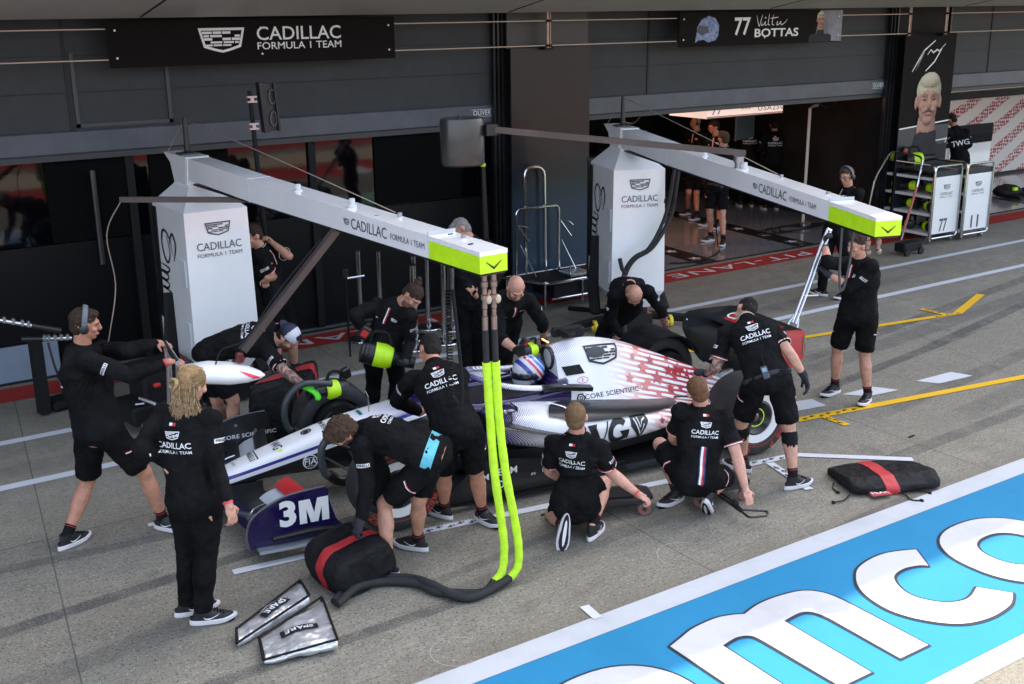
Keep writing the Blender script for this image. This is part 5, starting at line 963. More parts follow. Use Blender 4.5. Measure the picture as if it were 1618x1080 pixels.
# engine cover
def ec(x, wb, wt, zb, zt, n=13):
    R = []
    for i in range(n):
        h = i / (n - 1); w_ = wt + (wb - wt) * (1 - h) ** 1.5
        if h > .86: w_ = wt * math.sqrt(max(0, 1 - ((h - .86) / .14) ** 2)) * .98 + .004
        R.append((w_, zb + (zt - zb) * (h if h < .86 else .86 + (h - .86))))
    return [(x, a, z) for a, z in R] + [(x, -a, z) for a, z in R[::-1]]
T = [(1.62, .33, .13, .50, 1.0), (1.5, .36, .15, .46, 1.035), (1.3, .39, .145, .42, 1.05), (1.1, .40, .13, .40, 1.02), (.88, .39, .11, .37, .955), (.6, .355, .085, .35, .838), (.3, .30, .07, .34, .70), (0, .22, .055, .33, .562), (-.3, .12, .04, .33, .45)]
mb = MB(); mb.loft([ec(*q) for q in interp(T, 5)]); eng = cp_('engine_cover', mb, LIV); EB = bvh(mb)
mb = MB(); mb.loft([[(1.632 + d, .105 * k * math.cos(t) * (1 + .15 * math.sin(t)), .90 + .10 * k * math.sin(t)) for t in [2 * PI * i / 24 for i in range(24)]] for d, k in ((-.02, 1.08), (.012, 1.08), (.012, .93), (-.04, .85))]); cp_('air_intake', mb, mat('intake_black', (.01, .01, .01), .5), eng)
mb = MB(); mb.box((1.42, .0, 1.085), (.14, .05, .05), bev=.015); mb.box((1.45, 0, 1.115), (.07, .22, .028), bev=.01); mb.box((1.38, -.12, 1.09), (.3, .06, .09), bev=.02); mb.box((1.25, -.16, 1.06), (.14, .10, .1), bev=.02); cp_('camera_pod', mb, MBLK, eng)
mb = MB(); 
for i in range(4): mb.box((1.60 - .0 * i, -.05 - .035 * i, 1.03), (.01, .016, .012))
cp_('intake_lamps', mb, emis('amber_lamp', (1., .35, .12), 1.2), eng)
# sidepods
PODB = {}
for s in (1, -1):
    mb = MB(); T = [(2.44, .28, .66, .46, .645), (2.38, .24, .71, .42, .675), (2.2, .22, .76, .37, .69), (2.0, .22, .79, .325, .675), (1.75, .22, .80, .285, .64), (1.5, .22, .795, .27, .60), (1.1, .20, .755, .26, .53), (.7, .16, .64, .27, .455), (.35, .10, .44, .28, .40), (.1, .06, .3, .29, .37)]
    mb.loft([[(p[0], p[1], p[2]) for p in se(x, s * (yi + yo) / 2, (yo - yi) / 2, zb, zt, 2.5)] for x, yi, yo, zb, zt in interp(T)]); pod = cp_('sidepod', mb, LIV); PODB[s] = (pod, bvh(mb))
    mb = MB(); mb.loft([se(2.452, s * .47, .17, .50, .625, 4, 20), se(2.43, s * .47, .17, .50, .625, 4, 20)]); cp_('inlet', mb, MBLK, pod)
    # dark louvre panel sunk in the shoulder
    art = poly2d(curve2d([(1.99, .72), (1.90, .56), (1.72, .45), (1.4, .41), (1.0, .38), (.55, .33), (.58, .48), (.95, .66), (1.35, .745), (1.7, .775), (1.99, .72)], 4)[:-1])
    art = ([(x, y * s) for x, y in art[0]], art[1]); wrap('louvre_panel', art, (0, 0, 1.0), (1, 0, 0), (0, 1, 0), PODB[s][1], mat('smoked_panel', (.012, .014, .017), .3, spec=.3), pod, .012, .8, .04)
    for k in range(0):
        x = 1.62 - k * .11; w_ = .69 - k * .04; wrap('louvre_rib', stroke2d([(x, s * .45), (x - .05, s * (.56)), (x - .02, s * (w_))], .008, False), (0, 0, 1.), (1, 0, 0), (0, 1, 0), PODB[s][1], BLK, pod, .007, .8, .06) if s > 0 else None
    wrap('panel_strut', stroke2d([(1.90, s * .52), (1.80, s * .62), (1.76, s * .74)], .028, False), (0, 0, 1.), (1, 0, 0), (0, 1, 0), PODB[s][1], WPT, pod, .017, .8, .04)
    mb = MB(); T = [(2.5, .55, .84, .655, .685), (2.3, .5, .87, .60, .625), (2.05, .6, .86, .52, .545), (1.9, .72, .83, .49, .50)]
    mb.loft([se(x, s * (a + b_) / 2, (b_ - a) / 2, c, d, 3, 14) for x, a, b_, c, d in interp(T)]); cp_('sidepod_vane', mb, CARB)
    # mirror
    mb = MB(); mb.ell((2.34, s * .62, .735), (.09, .105, .032)); mi_ = cp_('mirror', mb, PUR); mb = MB(); mb.tube([(2.36, s * .56, .72), (2.38, s * .40, .66)], .01, 8); mb.tube([(2.32, s * .68, .715), (2.32, s * .7, .64)], .008, 8); cp_('mirror_stalk', mb, CARB, mi_)
    mb = MB(); mb.box((2.262, s * .62, .735), (.008, .15, .042)); cp_('mirror_glass', mb, CHR, mi_)
# halo
mb = MB(); P = [(1.50, .34, .70), (1.68, .34, .74), (1.92, .315, .755), (2.17, .275, .80), (2.35, .16, .85), (2.42, 0, .865)]; P = P + [(x, -y, z) for x, y, z in P[-2::-1]]
mb.tube(P, [.028, .029, .03, .03, .03, .028, .03, .03, .03, .029, .028], 14, smooth=5, flat=.8); halo = cp_('halo', mb, LIV)
mb = MB(); mb.loft([se(x, 0, w_, z - .02, z + .02, 2.2, 14) for x, w_, z in ((2.40, .028, .86), (2.5, .022, .82), (2.62, .02, .77), (2.68, .03, .72))]); cp_('halo_pillar', mb, PUR, halo)
for s in (1, -1): mb = MB(); mb.loft([[(x, s * (.335 + a), z + b_) for a, b_ in ((-.045, .0), (0, .022), (.06, .01), (.05, -.028), (-.02, -.03))] for x, z in ((1.86, .755), (1.72, .75), (1.55, .72), (1.38, .69))]); cp_('halo_fairing', mb, CARB, halo)
# helmet and shoulders of the driver
drv = empty('person', cw(1.82, 0, .45), 'driver in a blue, white and red helmet sitting in the racing car', 'person', rot=(0, 0, CTH))
def dp(name, mb, m, parent=None): return obj(name, mb, m, parent or drv, off=(1.82, 0, .45))
mb = MB(); capsule(mb, (1.80, -.19, .56), (1.80, .19, .56), .085, .085); mb.ell((1.80, 0, .52), (.13, .2, .13)); capsule(mb, (1.80, 0, .6), (1.83, 0, .72), .07, .07)
for s in (1, -1): capsule(mb, (1.82, s * .2, .54), (2.02, s * .19, .47), .06, .045); capsule(mb, (2.02, s * .19, .47), (2.25, s * .1, .52), .045, .035)
dp('body', mb, mat('race_suit_black', (.02, .02, .03), .8))
mb = MB(); mb.ell((1.82, 0, .82), (.150, .128, .136), None, 32); mb.ell((1.875, 0, .745), (.10, .098, .08), None, 24)
hm = bpy.data.materials.new('helmet_paint'); hm.use_nodes = True; N = hm.node_tree.nodes; L = hm.node_tree.links; b = N['Principled BSDF']; tc = N.new('ShaderNodeTexCoord'); mp = N.new('ShaderNodeMapping'); mp.inputs['Rotation'].default_value = (0, .9, 0); L.new(tc.outputs['Object'], mp.inputs[0]); s_ = N.new('ShaderNodeSeparateXYZ'); L.new(mp.outputs[0], s_.inputs[0])
rp_ = N.new('ShaderNodeValToRGB'); rp_.color_ramp.interpolation = 'CONSTANT'; el = rp_.color_ramp.elements; cols = [(0, (.6, .6, .65)), (.18, (.03, .05, .3)), (.3, (.6, .6, .65)), (.40, (.55, .03, .04)), (.47, (.6, .6, .65)), (.52, (.04, .16, .55)), (.60, (.5, .55, .65)), (.64, (.02, .10, .42)), (.80, (.12, .35, .7))]
el[0].color = (*cols[0][1], 1); el[0].position = 0; el[1].position = cols[1][0]; el[1].color = (*cols[1][1], 1)
for p, c in cols[2:]: q = el.new(p); q.color = (*c, 1)
r_ = N.new('ShaderNodeMapRange'); r_.inputs[1].default_value = .12; r_.inputs[2].default_value = .46; L.new(s_.outputs[2], r_.inputs[0]); L.new(r_.outputs[0], rp_.inputs[0]); L.new(rp_.outputs[0], b.inputs['Base Color']); b.inputs['Roughness'].default_value = .2; b.inputs['Coat Weight'].default_value = .6
he = dp('helmet', mb, hm); HB = BVHTree.FromPolygons([Vector(v) for v in mb.v], mb.f)
mb = MB(); mb.lathe([(.1285, -.028), (.1315, -.02), (.1315, .024), (.1285, .032)], (1.838, 0, .79), (0, 0, 1), 32); mb.v = [((x - 1.838 + 1.82) * 1. + (.13 - .1245) * max(0, x - 1.80) / .12 if False else x + .018 * (x > 1.82), y, z) for x, y, z in mb.v]; dp('visor', mb, mat('visor_tint', (.01, .012, .02), .08, coat=1.), he)
for i, (x, y) in enumerate([(.04, .05), (-.03, .06), (.0, .02), (-.05, .0), (.06, 0), (-.01, -.05), (.05, -.05)]): 
    o2 = wrap('helmet_star', star2d(x, y, .014), Vector((1.82, 0, .97)) - Vector((1.82, 0, .45)), (1, 0, 0), (0, 1, 0), HB, WPT, None, .002, .25, .01)
    if o2: fix_parent(o2, he)
mb = MB(); mb.loft([se(x, 0, w_, .60, z, 2.6, 20) for x, w_, z in ((1.70, .20, .70), (1.64, .24, .78), (1.56, .25, .80), (1.50, .2, .8))]); cp_('headrest', mb, PUR)
# floor
mb = MB(); out = [(2.98, .30), (2.92, .55), (2.75, .76), (2.4, .80), (1.2, .80), (.55, .78), (.40, .55), (-.25, .50), (-.35, .30)]; out = out + [(x, -y) for x, y in out[::-1]]
mb.prism(out, .045, .072); fl = cp_('floor', mb, CARB, smooth=False)
mb = MB(); mb.loft([se(x, 0, w_, .07, z, 4, 20) for x, w_, z in ((2.7, .26, .3), (2.2, .45, .34), (1.5, .55, .30), (.8, .45, .30), (.2, .3, .32), (-.35, .2, .3))]); cp_('keel', mb, mat('underbody_black', (.008, .008, .009), .5), fl)
FBD = {}
for s in (1, -1):
    mb = MB(); poly = [(2.96, .075), (2.95, .17), (2.80, .30), (2.62, .40), (2.35, .375), (2.12, .33), (1.92, .19), (1.60, .135), (1.3, .11), (1.3, .075)]
    mb.prism(poly, -.006, .006, T=lambda x, y, z: (x, s * (.80 + z + .035 * math.sin(min(1, y / .4) * 2)), y)); FBD[s] = cp_('floor_board', mb, CARB, fl, smooth=False)
    mb = MB(); mb.loft([[(x, s * (.78 + a), z + b_) for a, b_ in ((0, .0), (.07, .005), (.075, .012), (0, .014))] for x, z in ((3.02, .06), (2.6, .05), (2.0, .055), (1.3, .07))]); mb.loft([[(x, s * (.76 + a), z + b_) for a, b_ in ((0, .0), (.05, .008), (.05, .014), (0, .010))] for x, z in ((2.1, .20), (1.7, .155), (1.3, .13))]); cp_('floor_edge_wing', mb, BLK, fl)
mb = MB()
for i in range(40): x = 1.28 - i * .018; mb.box((x, .815, .085), (.006, .07, .03), Matrix.Rotation(.5, 3, 'Z'))
cp_('floor_strakes', mb, mat('strake_grey', (.05, .055, .06), .35), fl, smooth=False)
# wheels
def wheel(x, y0, y1, r, label=None, cover='white'):
    s = 1 if y1 > 0 else -1; yo = abs(y1); yi = abs(y0); w_ = yo - yi; ym = (yo + yi) / 2
    mb = MB(); R0 = r * .66; mb.lathe([(R0, -w_ * .47), (R0 * .97, -w_ * .1), (R0 * .9, w_ * .1), (R0 * .97, w_ * .42), (R0, w_ * .47), (R0 * 1.02, w_ * .47), (R0 * 1.02, -w_ * .47)], (x, s * ym, r), (0, s, 0), 48); W = cp_('wheel', mb, BLK); W['org_'] = 1
    if label: W['label'] = label
    mb = MB(); h = w_ / 2; pr = [(R0 * 1.0, -h * .95), (R0 * 1.05, -h * 1.0), (r * .86, -h * 1.02), (r * .96, -h * .93), (r * .995, -h * .75), (r, -h * .4), (r, h * .4), (r * .995, h * .75), (r * .96, h * .93), (r * .86, h * 1.02), (R0 * 1.05, h * 1.0), (R0, h * .95)]
    mb.lathe(pr, (x, s * ym, r), (0, s, 0), 64); ty = cp_('tyre', mb, RUB, W)
    art = []
    for word, a0 in (('P ZERO', 200), ('PIRELLI', 20), ('P ZERO', 300), ('PIRELLI', 110)):
        for i, ch in enumerate(word):
            a = math.radians(a0 + i * 9.5); g_ = text2d(ch, .066, .022, 1.3); art.append(([((.305 * r / .36 + qy) * math.cos(a) + qx * math.sin(a), (.305 * r / .36 + qy) * math.sin(a) - qx * math.cos(a)) for qx, qy in g_[0]], g_[1]))
    a = join2d(*art)
    mb = MB(); mb.add([(x - qx * s, s * (ym + h * 1.02 + .002), r + qy) for qx, qy in a[0]], a[1]); cp_('tyre_lettering', mb, mat('tyre_red_print', (.45, .03, .02), .5), ty, smooth=False)
    for ra in (r * .74,): mb = MB(); aa = ring2d(0, 0, ra, .006, 64); mb.add([(x - qx, s * (ym + h * (1.0 if ra > r * .9 else 1.018) + .002), r + qy) for qx, qy in aa[0]], aa[1]); cp_('tyre_band', mb, MATS['tyre_red_print'], ty)
    mb = MB(); yo_ = s * (ym + w_ * .40)
    mb.lathe([(R0 * .98, 0), (R0 * .98, .030), (R0 * .70, .018), (R0 * .66, -.01), (R0 * .70, -.02)], (x, yo_, r), (0, s, 0), 48); cv = cp_('wheel_cover', mb, WHT if cover == 'white' else BLK, W)
    mb = MB(); mb.lathe([(R0 * .69, .012), (R0 * .62, .02), (R0 * .36, -.04), (.03, -.045), (.001, -.045), (.001, -.06), (R0 * .69, -.06)], (x, yo_, r), (0, s, 0), 40); cp_('wheel_disc', mb, CARB, cv)
    mb = MB(); mb.lathe([(.035, -.06), (.04, -.01), (.03, .0), (.02, .002), (.0, .002), (0, -.06)], (x, yo_, r), (0, s, 0), 20); cp_('wheel_nut', mb, COP, cv)
    if cover == 'white':
        mb = MB(); a = ring2d(0, 0, .088, .010, 24, -2.2, 1.6); mb.add([(x - qx * s, yo_ + s * .002, r + qy) for qx, qy in a[0]] , a[1]); cp_('nut_ring', mb, NEON, cv)
    mb = MB(); mb.lathe([(R0 * .92, -.12), (R0 * .92, .02), (R0 * .5, .04), (.02, .04), (.02, -.12)], (x, s * (yi + .02), r), (0, s, 0), 32); cp_('brake_drum', mb, CARB, W)
    return W
wheel(0, .58, .955, .36, 'near rear wheel with white cover'); wheel(0, -.58, -.955, .36, 'far rear wheel')
wheel(3.4, .66, .955, .355, 'near front wheel with white cover'); wheel(3.4, -.66, -.955, .355, 'far front wheel')
def arms(x, z, pts, s):
    for p, q in pts: mb = MB(); mb.tube([(p[0], s * p[1], p[2]), (q[0], s * q[1], q[2])], .014, 8, flat=.55); cp_('suspension_arm', mb, CARB)
for s in (1, -1):
    arms(3.4, 0, [((3.72, .16, .54), (3.4, .7, .50)), ((3.05, .2, .60), (3.4, .7, .50)), ((3.75, .15, .40), (3.42, .7, .22)), ((3.1, .2, .36), (3.42, .7, .22)), ((3.35, .2, .64), (3.42, .66, .24)), ((3.55, .16, .42), (3.52, .7, .30))], s)
    arms(0, 0, [((.45, .25, .42), (.02, .62, .50)), ((-.3, .1, .42), (.02, .62, .50)), ((.5, .2, .2), (0, .62, .22)), ((-.35, .1, .2), (0, .62, .22)), ((.3, .2, .4), (.05, .6, .25)), ((-.1, .1, .3), (-.1, .62, .34))], s)
# front wing
fw_ = MB()
def wingel(name, m, z0, x0, ch, ang, yi, yo, th=.018, curl=0.):
    mb = MB(); R = []
    for y in np.linspace(yi, yo, 12):
        k = abs(y) / .93; xx = x0 - .16 * k; zz = z0 + curl * k * k; P = []
        for t, h in ((0, 0), (.12, .5), (.4, .8), (.75, .45), (1, .05), (1, -.05), (.6, -.5), (.2, -.45)): P.append((xx - ch * t * math.cos(ang), y, zz + ch * t * math.sin(ang) + h * th))
        R.append(P)
    mb.loft(R); return cp_(name, mb, m)
fw = wingel('front_wing', mat('navy_wing', (.006, .005, .025), .2, coat=.5), .155, 4.66, .24, .06, -.92, .92)
wingel('front_flap', CARB, .175, 4.50, .20, .25, -.92, .92); wingel('front_flap', mat('pale_grey_flap', (.42, .45, .48), .3, coat=.4), .21, 4.40, .16, .42, .30, .90); wingel('front_flap', mat('pale_grey_flap', (.42, .45, .48)), .21, 4.40, .16, .42, -.90, -.30)
wingel('front_flap', REDM, .29, 4.27, .13, .55, .30, .62); wingel('front_flap', CARB, .29, 4.27, .13, .55, -.88, -.25)
for s in (1, -1):
    mb = MB(); mb.box((4.42, s * .13, .21), (.3, .012, .16)); cp_('wing_pylon', mb, CARB, fw)
    mb = MB(); mb.tube([(4.5, s * .55, .16), (4.45, s * .55, .24), (4.35, s * .55, .27)], .009, 8, smooth=4); cp_('flap_bracket', mb, CHR, fw)
    ol = [(4.57, .10), (4.585, .20), (4.56, .31), (4.50, .375), (4.40, .43), (4.25, .475), (3.985, .49), (3.955, .38), (3.91, .22), (3.88, .11)]
    mb = MB(); mb.prism(curve2d(ol + [ol[0]], 3)[:-1], -.007, .007, T=lambda x, y, z: (x, s * (.93 + z + .03 * (4.2 - x) * 0 - .02 * (y > .3) * (y - .3) * 3), y)); ep = cp_('wing_endplate', mb, PUR if s > 0 else CARB, fw, smooth=False)
    if s > 0: ep['label'] = 'purple front wing endplate with white 3M lettering'
    else: ep['label'] = 'black front wing endplate with white lettering on its inner face'
    mb = MB(); mb.loft([[(x, s * (.92 + a), z + b_) for a, b_ in ((0, 0), (.10, .006), (.115, -.01), (0, -.012))] for x, z in ((4.52, .105), (4.3, .10), (4.0, .105), (3.86, .13))]); cp_('endplate_foot', mb, mat('foot_grey', (.16, .18, .2), .3), ep)
    mb = MB(); mb.tube([(4.575, s * .935, .11), (4.59, s * .935, .2), (4.565, s * .935, .31), (4.50, s * .93, .378), (4.40, s * .93, .432), (4.25, s * .928, .478), (3.985, s * .925, .493)], .008, 8, smooth=3); cp_('endplate_edge', mb, mat('edge_grey', (.10, .10, .11), .3), ep)
    mb = MB(); mb.tube([(4.40, s * .945, .155), (4.1, s * .95, .165), (3.93, s * .945, .15)], [.02, .028, .016], 10, smooth=4); cp_('endplate_vane', mb, BLK, ep)
LX = (-1, 0, 0); LZ = (0, 0, 1)
def flatc(name, art, o, u, v, m, parent, th=.002):
    o, u, v = Vector(o), Vector(u).normalized(), Vector(v).normalized(); n = u.cross(v); mb = MB(); mb.add([o + u * x + v * y + n * th for x, y in art[0]], art[1]); return cp_(name, mb, m, parent, smooth=False)
flatc('lettering', join2d(shift2d(text2d('3', .265, .045, 1.05), -.085, 0), poly2d([(.0, -.095), (.0, .095), (.055, .095), (.055, -.095)], [(.055, .095), (.085, .095), (.115, -.03), (.085, -.095), (.055, .02)], [(.171, .095), (.141, .095), (.111, -.03), (.0855, -.095), (.1405, -.095), (.171, .02)], [(.171, .095), (.226, .095), (.226, -.095), (.171, -.095)])), (4.19, .940, .325), LX, LZ, WPT, [c for c in fw.children if 'purple' in str(c.get('label', ''))][0], .003)
fe = [c for c in fw.children if 'black front' in str(c.get('label', ''))][0]
flatc('lettering', join2d(text2d('CORE SCIENTIFIC', .052, .010, 1.15, 1.05), ring2d(-.27, 0, .032, .010, 6), ring2d(-.27, 0, .014, .008, 12)), (4.14, -.918, .295), LX, (0, 0, 1), WPT, fe, .003)
mb = MB()
for x, z in ((4.40, .17), (4.2, .15), (4.08, .15), (4.38, .32), (4.08, .33), (4.25, .40), (3.93, .17)): mb.cyl((x, -.922, z), (x, -.912, z), .014, n=10)
cp_('endplate_bolts', mb, ALU, fe)
# artwork on nose and bodywork
NU, NV = (0, 1, 0), (-1, 0, .22)
def onN(name, art, x, y, m=BPT): return wrap(name, art, (x, y, 1.2), NU, (-1, 0, 0), NB, m, nose, .003, 1.0, .03)
onN('lettering', text2d('PIRELLI', .060, .012, 1.), 4.33, .0); onN('lettering', stroke2d([(-.09, .042), (.1, .042)], .010, False), 4.33, 0, BPT); onN('lettering', text2d('SPORT', .028, .003, 1.), 4.47, .0, GPT)
onN('lettering', text2d('WG', .11, .008, .8), 4.12, .01); onN('lettering', poly2d([(.075, .03), (.105, .03), (.09, -.012)]), 4.12, .02, NEON); onN('lettering', text2d('JIM BEAM', .062, .004, .85), 3.72, .01); onN('lettering', text2d('FORMULA', .03, .002, 1.), 3.5, .01); onN('round_mark', join2d(ring2d(0, 0, .045, .014, 20), disc2d(0, 0, .024)), 3.86, .0); onN('lettering', text2d('TWG', .042, .004, 1.), 3.62, .0, GPT); onN('green_mark', poly2d([(-.06, -.015), (.06, -.015), (.06, .015), (-.06, .015)]), 3.40, 0, mat('teal_print', (.02, .14, .16), .4))
wrap('fia_mark', join2d(ring2d(0, 0, .062, .008, 32), text2d('FIA', .075, .012, 1.), stroke2d([(-.05, .035), (.05, .035)], .004, False), stroke2d([(-.05, -.035), (.05, -.035)], .004, False)), (3.88, .4, .385), LX, LZ, NB, WPT, nose, .004, .5, .02)
EN = (0, -.42, .9)
wrap('crest', crest2d(.19), (1.16, .46, 1.09), LX, (0, -.5, .86), EB, BPT, eng, .003, .9, .03)
wrap('hatch_cover', disc2d(0, 0, .1) if False else ([(x * 1.25, y * .62) for x, y in disc2d(0, 0, .08)[0]], disc2d(0, 0, .08)[1]), (1.23, .43, 1.10), LX, (0, -.5, .86), EB, mat('carbon_hatch', (.05, .053, .058), .4), eng, .006, .9, .03)
wrap('number_mark', join2d(ring2d(0, 0, .055, .005, 32, ry=.03), text2d('E', .04, .002, 1.2)), (1.40, .40, .80), LX, (0, -.4, .9), EB, RPT, eng, .003, .9, .03)
wrap('lettering', join2d(text2d('CORE SCIENTIFIC', .062, .004, 1.15, 1.05), ring2d(-.33, 0, .045, .014, 6), ring2d(-.33, 0, .018, .008, 12)), (1.12, .45, .66), LX, (0, -.45, .89), EB, BPT, eng, .003, .9, .03)
wrap('side_vent', poly2d([(-.09, -.04), (-.12, .045), (.05, .045), (.09, -.04)]), (1.46, .3, .85), LX, (0, -.3, .95), EB, MBLK, eng, .004, .9, .03)
for x, z, r in [(.62, .80, .05), (.42, .66, .06), (.20, .60, .055), (.9, .66, .055), (.74, .56, .06), (.45, .50, .05), (.05, .50, .05), (.82, .86, .04), (.30, .66, .075), (.58, .62, .08), (.10, .57, .07), (.72, .74, .065)]:
    wrap('star_mark', star2d(0, 0, r, .3), (x, .4, z + .06), LX, (0, -.3, .95), EB, mat('livery_red', (.45, .02, .03), .28, coat=.5) if x < .7 else mat('livery_salmon', (.62, .16, .12), .28, coat=.5), eng, .003, .9, .03)
PS, PB = PODB[1]
def cut(P): return poly2d(P)
wg = join2d(*[poly2d([(x, .10), (x + .075, .10), (x + .15, -.10), (x + .085, -.10)]) for x in (-.34, -.22)], *[poly2d([(x, -.10), (x + .012, -.10), (x + .075, .10), (x + .06, .10)]) for x in (-.20, -.08)], poly2d([(-.36, .10), (-.28, .10), (-.28, .085), (-.36, .085)]), ring2d(.09, 0, .11, .05, 24, .7, 5.6, ry=.11), poly2d([(.10, .0), (.20, .0), (.19, -.09), (.14, -.06)]))
wrap('big_lettering', wg, (1.44, 1.2, .42), LX, LZ, PB, BPT, PS, .003, .9, .03)
wrap('shield_mark', join2d(poly2d([(-.09, .1), (.09, .1), (.1, .03), (0, -.11), (-.1, .03)])), (1.12, 1.2, .41), LX, LZ, PB, BPT, PS, .003, .9, .03); wrap('shield_mark', join2d(stroke2d([(-.06, .08), (0, -.06), (.045, .02)], .014, False), stroke2d([(-.025, .08), (.0, .0), (.02, .05), (.06, .06)], .012, False)), (1.12, 1.2, .41), LX, LZ, PB, WPT, PS, .006, .9, .03)
for x, z, r in [(.55, .36, .045), (.85, .40, .04), (.35, .35, .035)]: wrap('star_mark', star2d(0, 0, r, .2), (x, 1.2, z), LX, LZ, PB, mat('livery_red', (.45, .02, .03)), PS, .003, 1.0, .03)
flatc('lettering', join2d(shift2d(text2d('JIM', .075, .012, 1.1), -.15, .03), shift2d(text2d('BEAM', .085, .012, 1.1), .04, .05), ring2d(-.0, -.055, .035, .012, 12), shift2d(text2d('21', .03, .006, 1.), 0, -.115), shift2d(text2d('IFS', .03, .004, 1.2), .30, -.02), ring2d(.40, -.0, .022, .006, 4, PI / 4, PI / 4 + 2 * PI)), (2.50, .845, .235), LX, LZ, WPT, FBD[1], .004)
wrap('lettering', text2d('IFS', .045, .01, 1.2), (2.40, 1.0, .735), LX, LZ, BVHTree.FromPolygons([Vector(v.co) for v in bpy.data.objects['mirror'].data.vertices], [tuple(p.vertices) for p in bpy.data.objects['mirror'].data.polygons]), WPT, bpy.data.objects['mirror'], .002, .5, .02)
wrap('lettering', text2d('SAIL', .055, .01, 1.2), (1.98, .8, .66), LX, (0, -.3, .95), BVHTree.FromPolygons([Vector(p) for p in [(2.2, .345, .55), (1.7, .36, .55), (1.7, .34, .75), (2.2, .33, .75)]], [(0, 1, 2, 3)]), WPT, tub, .004, .9, .03)
# rear wing
RW = mat('rear_wing_red', (.42, .015, .02), .28, coat=.5)
def relem(name, m, x0, z0, ch, ang, th=.03, cam_=.04):
    mb = MB(); R = []
    for y in np.linspace(-.51, .51, 14):
        P = []
        for t, h in ((0, 0), (.08, .55), (.35, .9), (.7, .5), (1, .06), (1, -.06), (.6, -.55), (.2, -.6)): P.append((x0 - ch * t * math.cos(ang), y, z0 + ch * t * math.sin(ang) + h * th - cam_ * math.sin(PI * t)))
        R.append(P)
    mb.loft(R); return cp_(name, mb, m)
rw = relem('rear_wing', CARB, -.20, .80, .38, .10); rf = relem('rear_flap', CARB, -.50, .86, .32, .35); relem('beam_wing', CARB, -.45, .42, .22, .35)
mb = MB(); mb.box((-.46, 0, .90), (.3, .07, .06), bev=.02); mb.box((-.56, 0, .94), (.12, .05, .08), bev=.015); cp_('flap_actuator', mb, ALU, rw)
RFB = BVHTree.FromPolygons([v.co.copy() for v in rf.data.vertices], [tuple(p.vertices) for p in rf.data.polygons]); wrap('red_panel', poly2d([(-.42, -.09), (.30, -.09), (.30, .10), (-.42, .10)]), (-.66, 0, 1.3), (0, 1, 0), (-1, 0, 0), RFB, RW, rf, .002, .6, .03)
wrap('flap_lettering', text2d('CADILLAC', .16, .015, 1.2), (-.66, 0, 1.3), (0, 1, 0), (-1, 0, 0), BVHTree.FromPolygons([rf.matrix_world @ v.co if False else v.co.copy() for v in rf.data.vertices], [tuple(p.vertices) for p in rf.data.polygons]), WPT, rf, .005, .6, .03)
for s in (1, -1):
    ol = [(-.17, .93), (-.16, .80), (-.27, .60), (-.38, .45), (-.47, .42), (-.62, .575), (-.83, .70), (-.83, .915), (-.80, .965), (-.60, .985), (-.22, .985)]
    mb = MB(); mb.prism(curve2d(ol + [ol[0]], 2)[:-1], -.006, .006, T=lambda x, y, z: (x, s * (.52 + z - .03 * max(0, y - .90) * 8 * .3), y)); ep = cp_('rear_endplate', mb, [CARB, RW], rw, smooth=False)
    for p in ep.data.polygons: p.material_index = 1 if p.normal.y * s > .5 else 0
    if s > 0: flatc('lettering', join2d(poly2d([(-.05, .12), (.02, .12), (-.02, .02), (-.08, .02)]), star2d(.02, -.05, .06)), (-.50, .528, .72), LX, LZ, WPT, ep, .003); flatc('edge_label', poly2d([(-.008, -.09), (.008, -.09), (.008, .09), (-.008, .09)]), (-.815, .528, .82), LX, LZ, mat('green_label', (.02, .2, .09), .5), ep, .003)
    else: flatc('wing_bolt', disc2d(0, 0, .008, 8), (-.2, -.512, .90), LX, LZ, WPT, ep, .003)
for y in (-.06, .06): mb = MB(); mb.loft([[(-.42 + a, y + b_, z) for a, b_ in ((-.05, -.006), (.05, -.006), (.05, .006), (-.05, .006))] for z in (.4, .8)]); cp_('wing_post', mb, CARB, rw)
mb = MB(); mb.loft([se(x, 0, w_, a, b_, 3, 16) for x, w_, a, b_ in ((-.2, .10, .28, .42), (-.5, .07, .30, .40), (-.82, .045, .31, .38))]); cp_('tail_structure', mb, CARB); mb = MB(); mb.box((-.83, 0, .345), (.02, .06, .05)); cp_('rain_light', mb, mat('rain_lens', (.35, .01, .01), .2))
mb = MB(); mb.tube([(.1, 0, .47), (-.4, 0, .44)], [.05, .06], 16); cp_('exhaust', mb, STL)
# small mast and hand held bits standing on the nose
mb = MB(); mb.tube([(3.33, .05, .69), (3.33, .05, .82), (3.33, -.02, .85), (3.33, -.08, .83)], .005, 6); o = cp_('pitot_tube', mb, ALU)
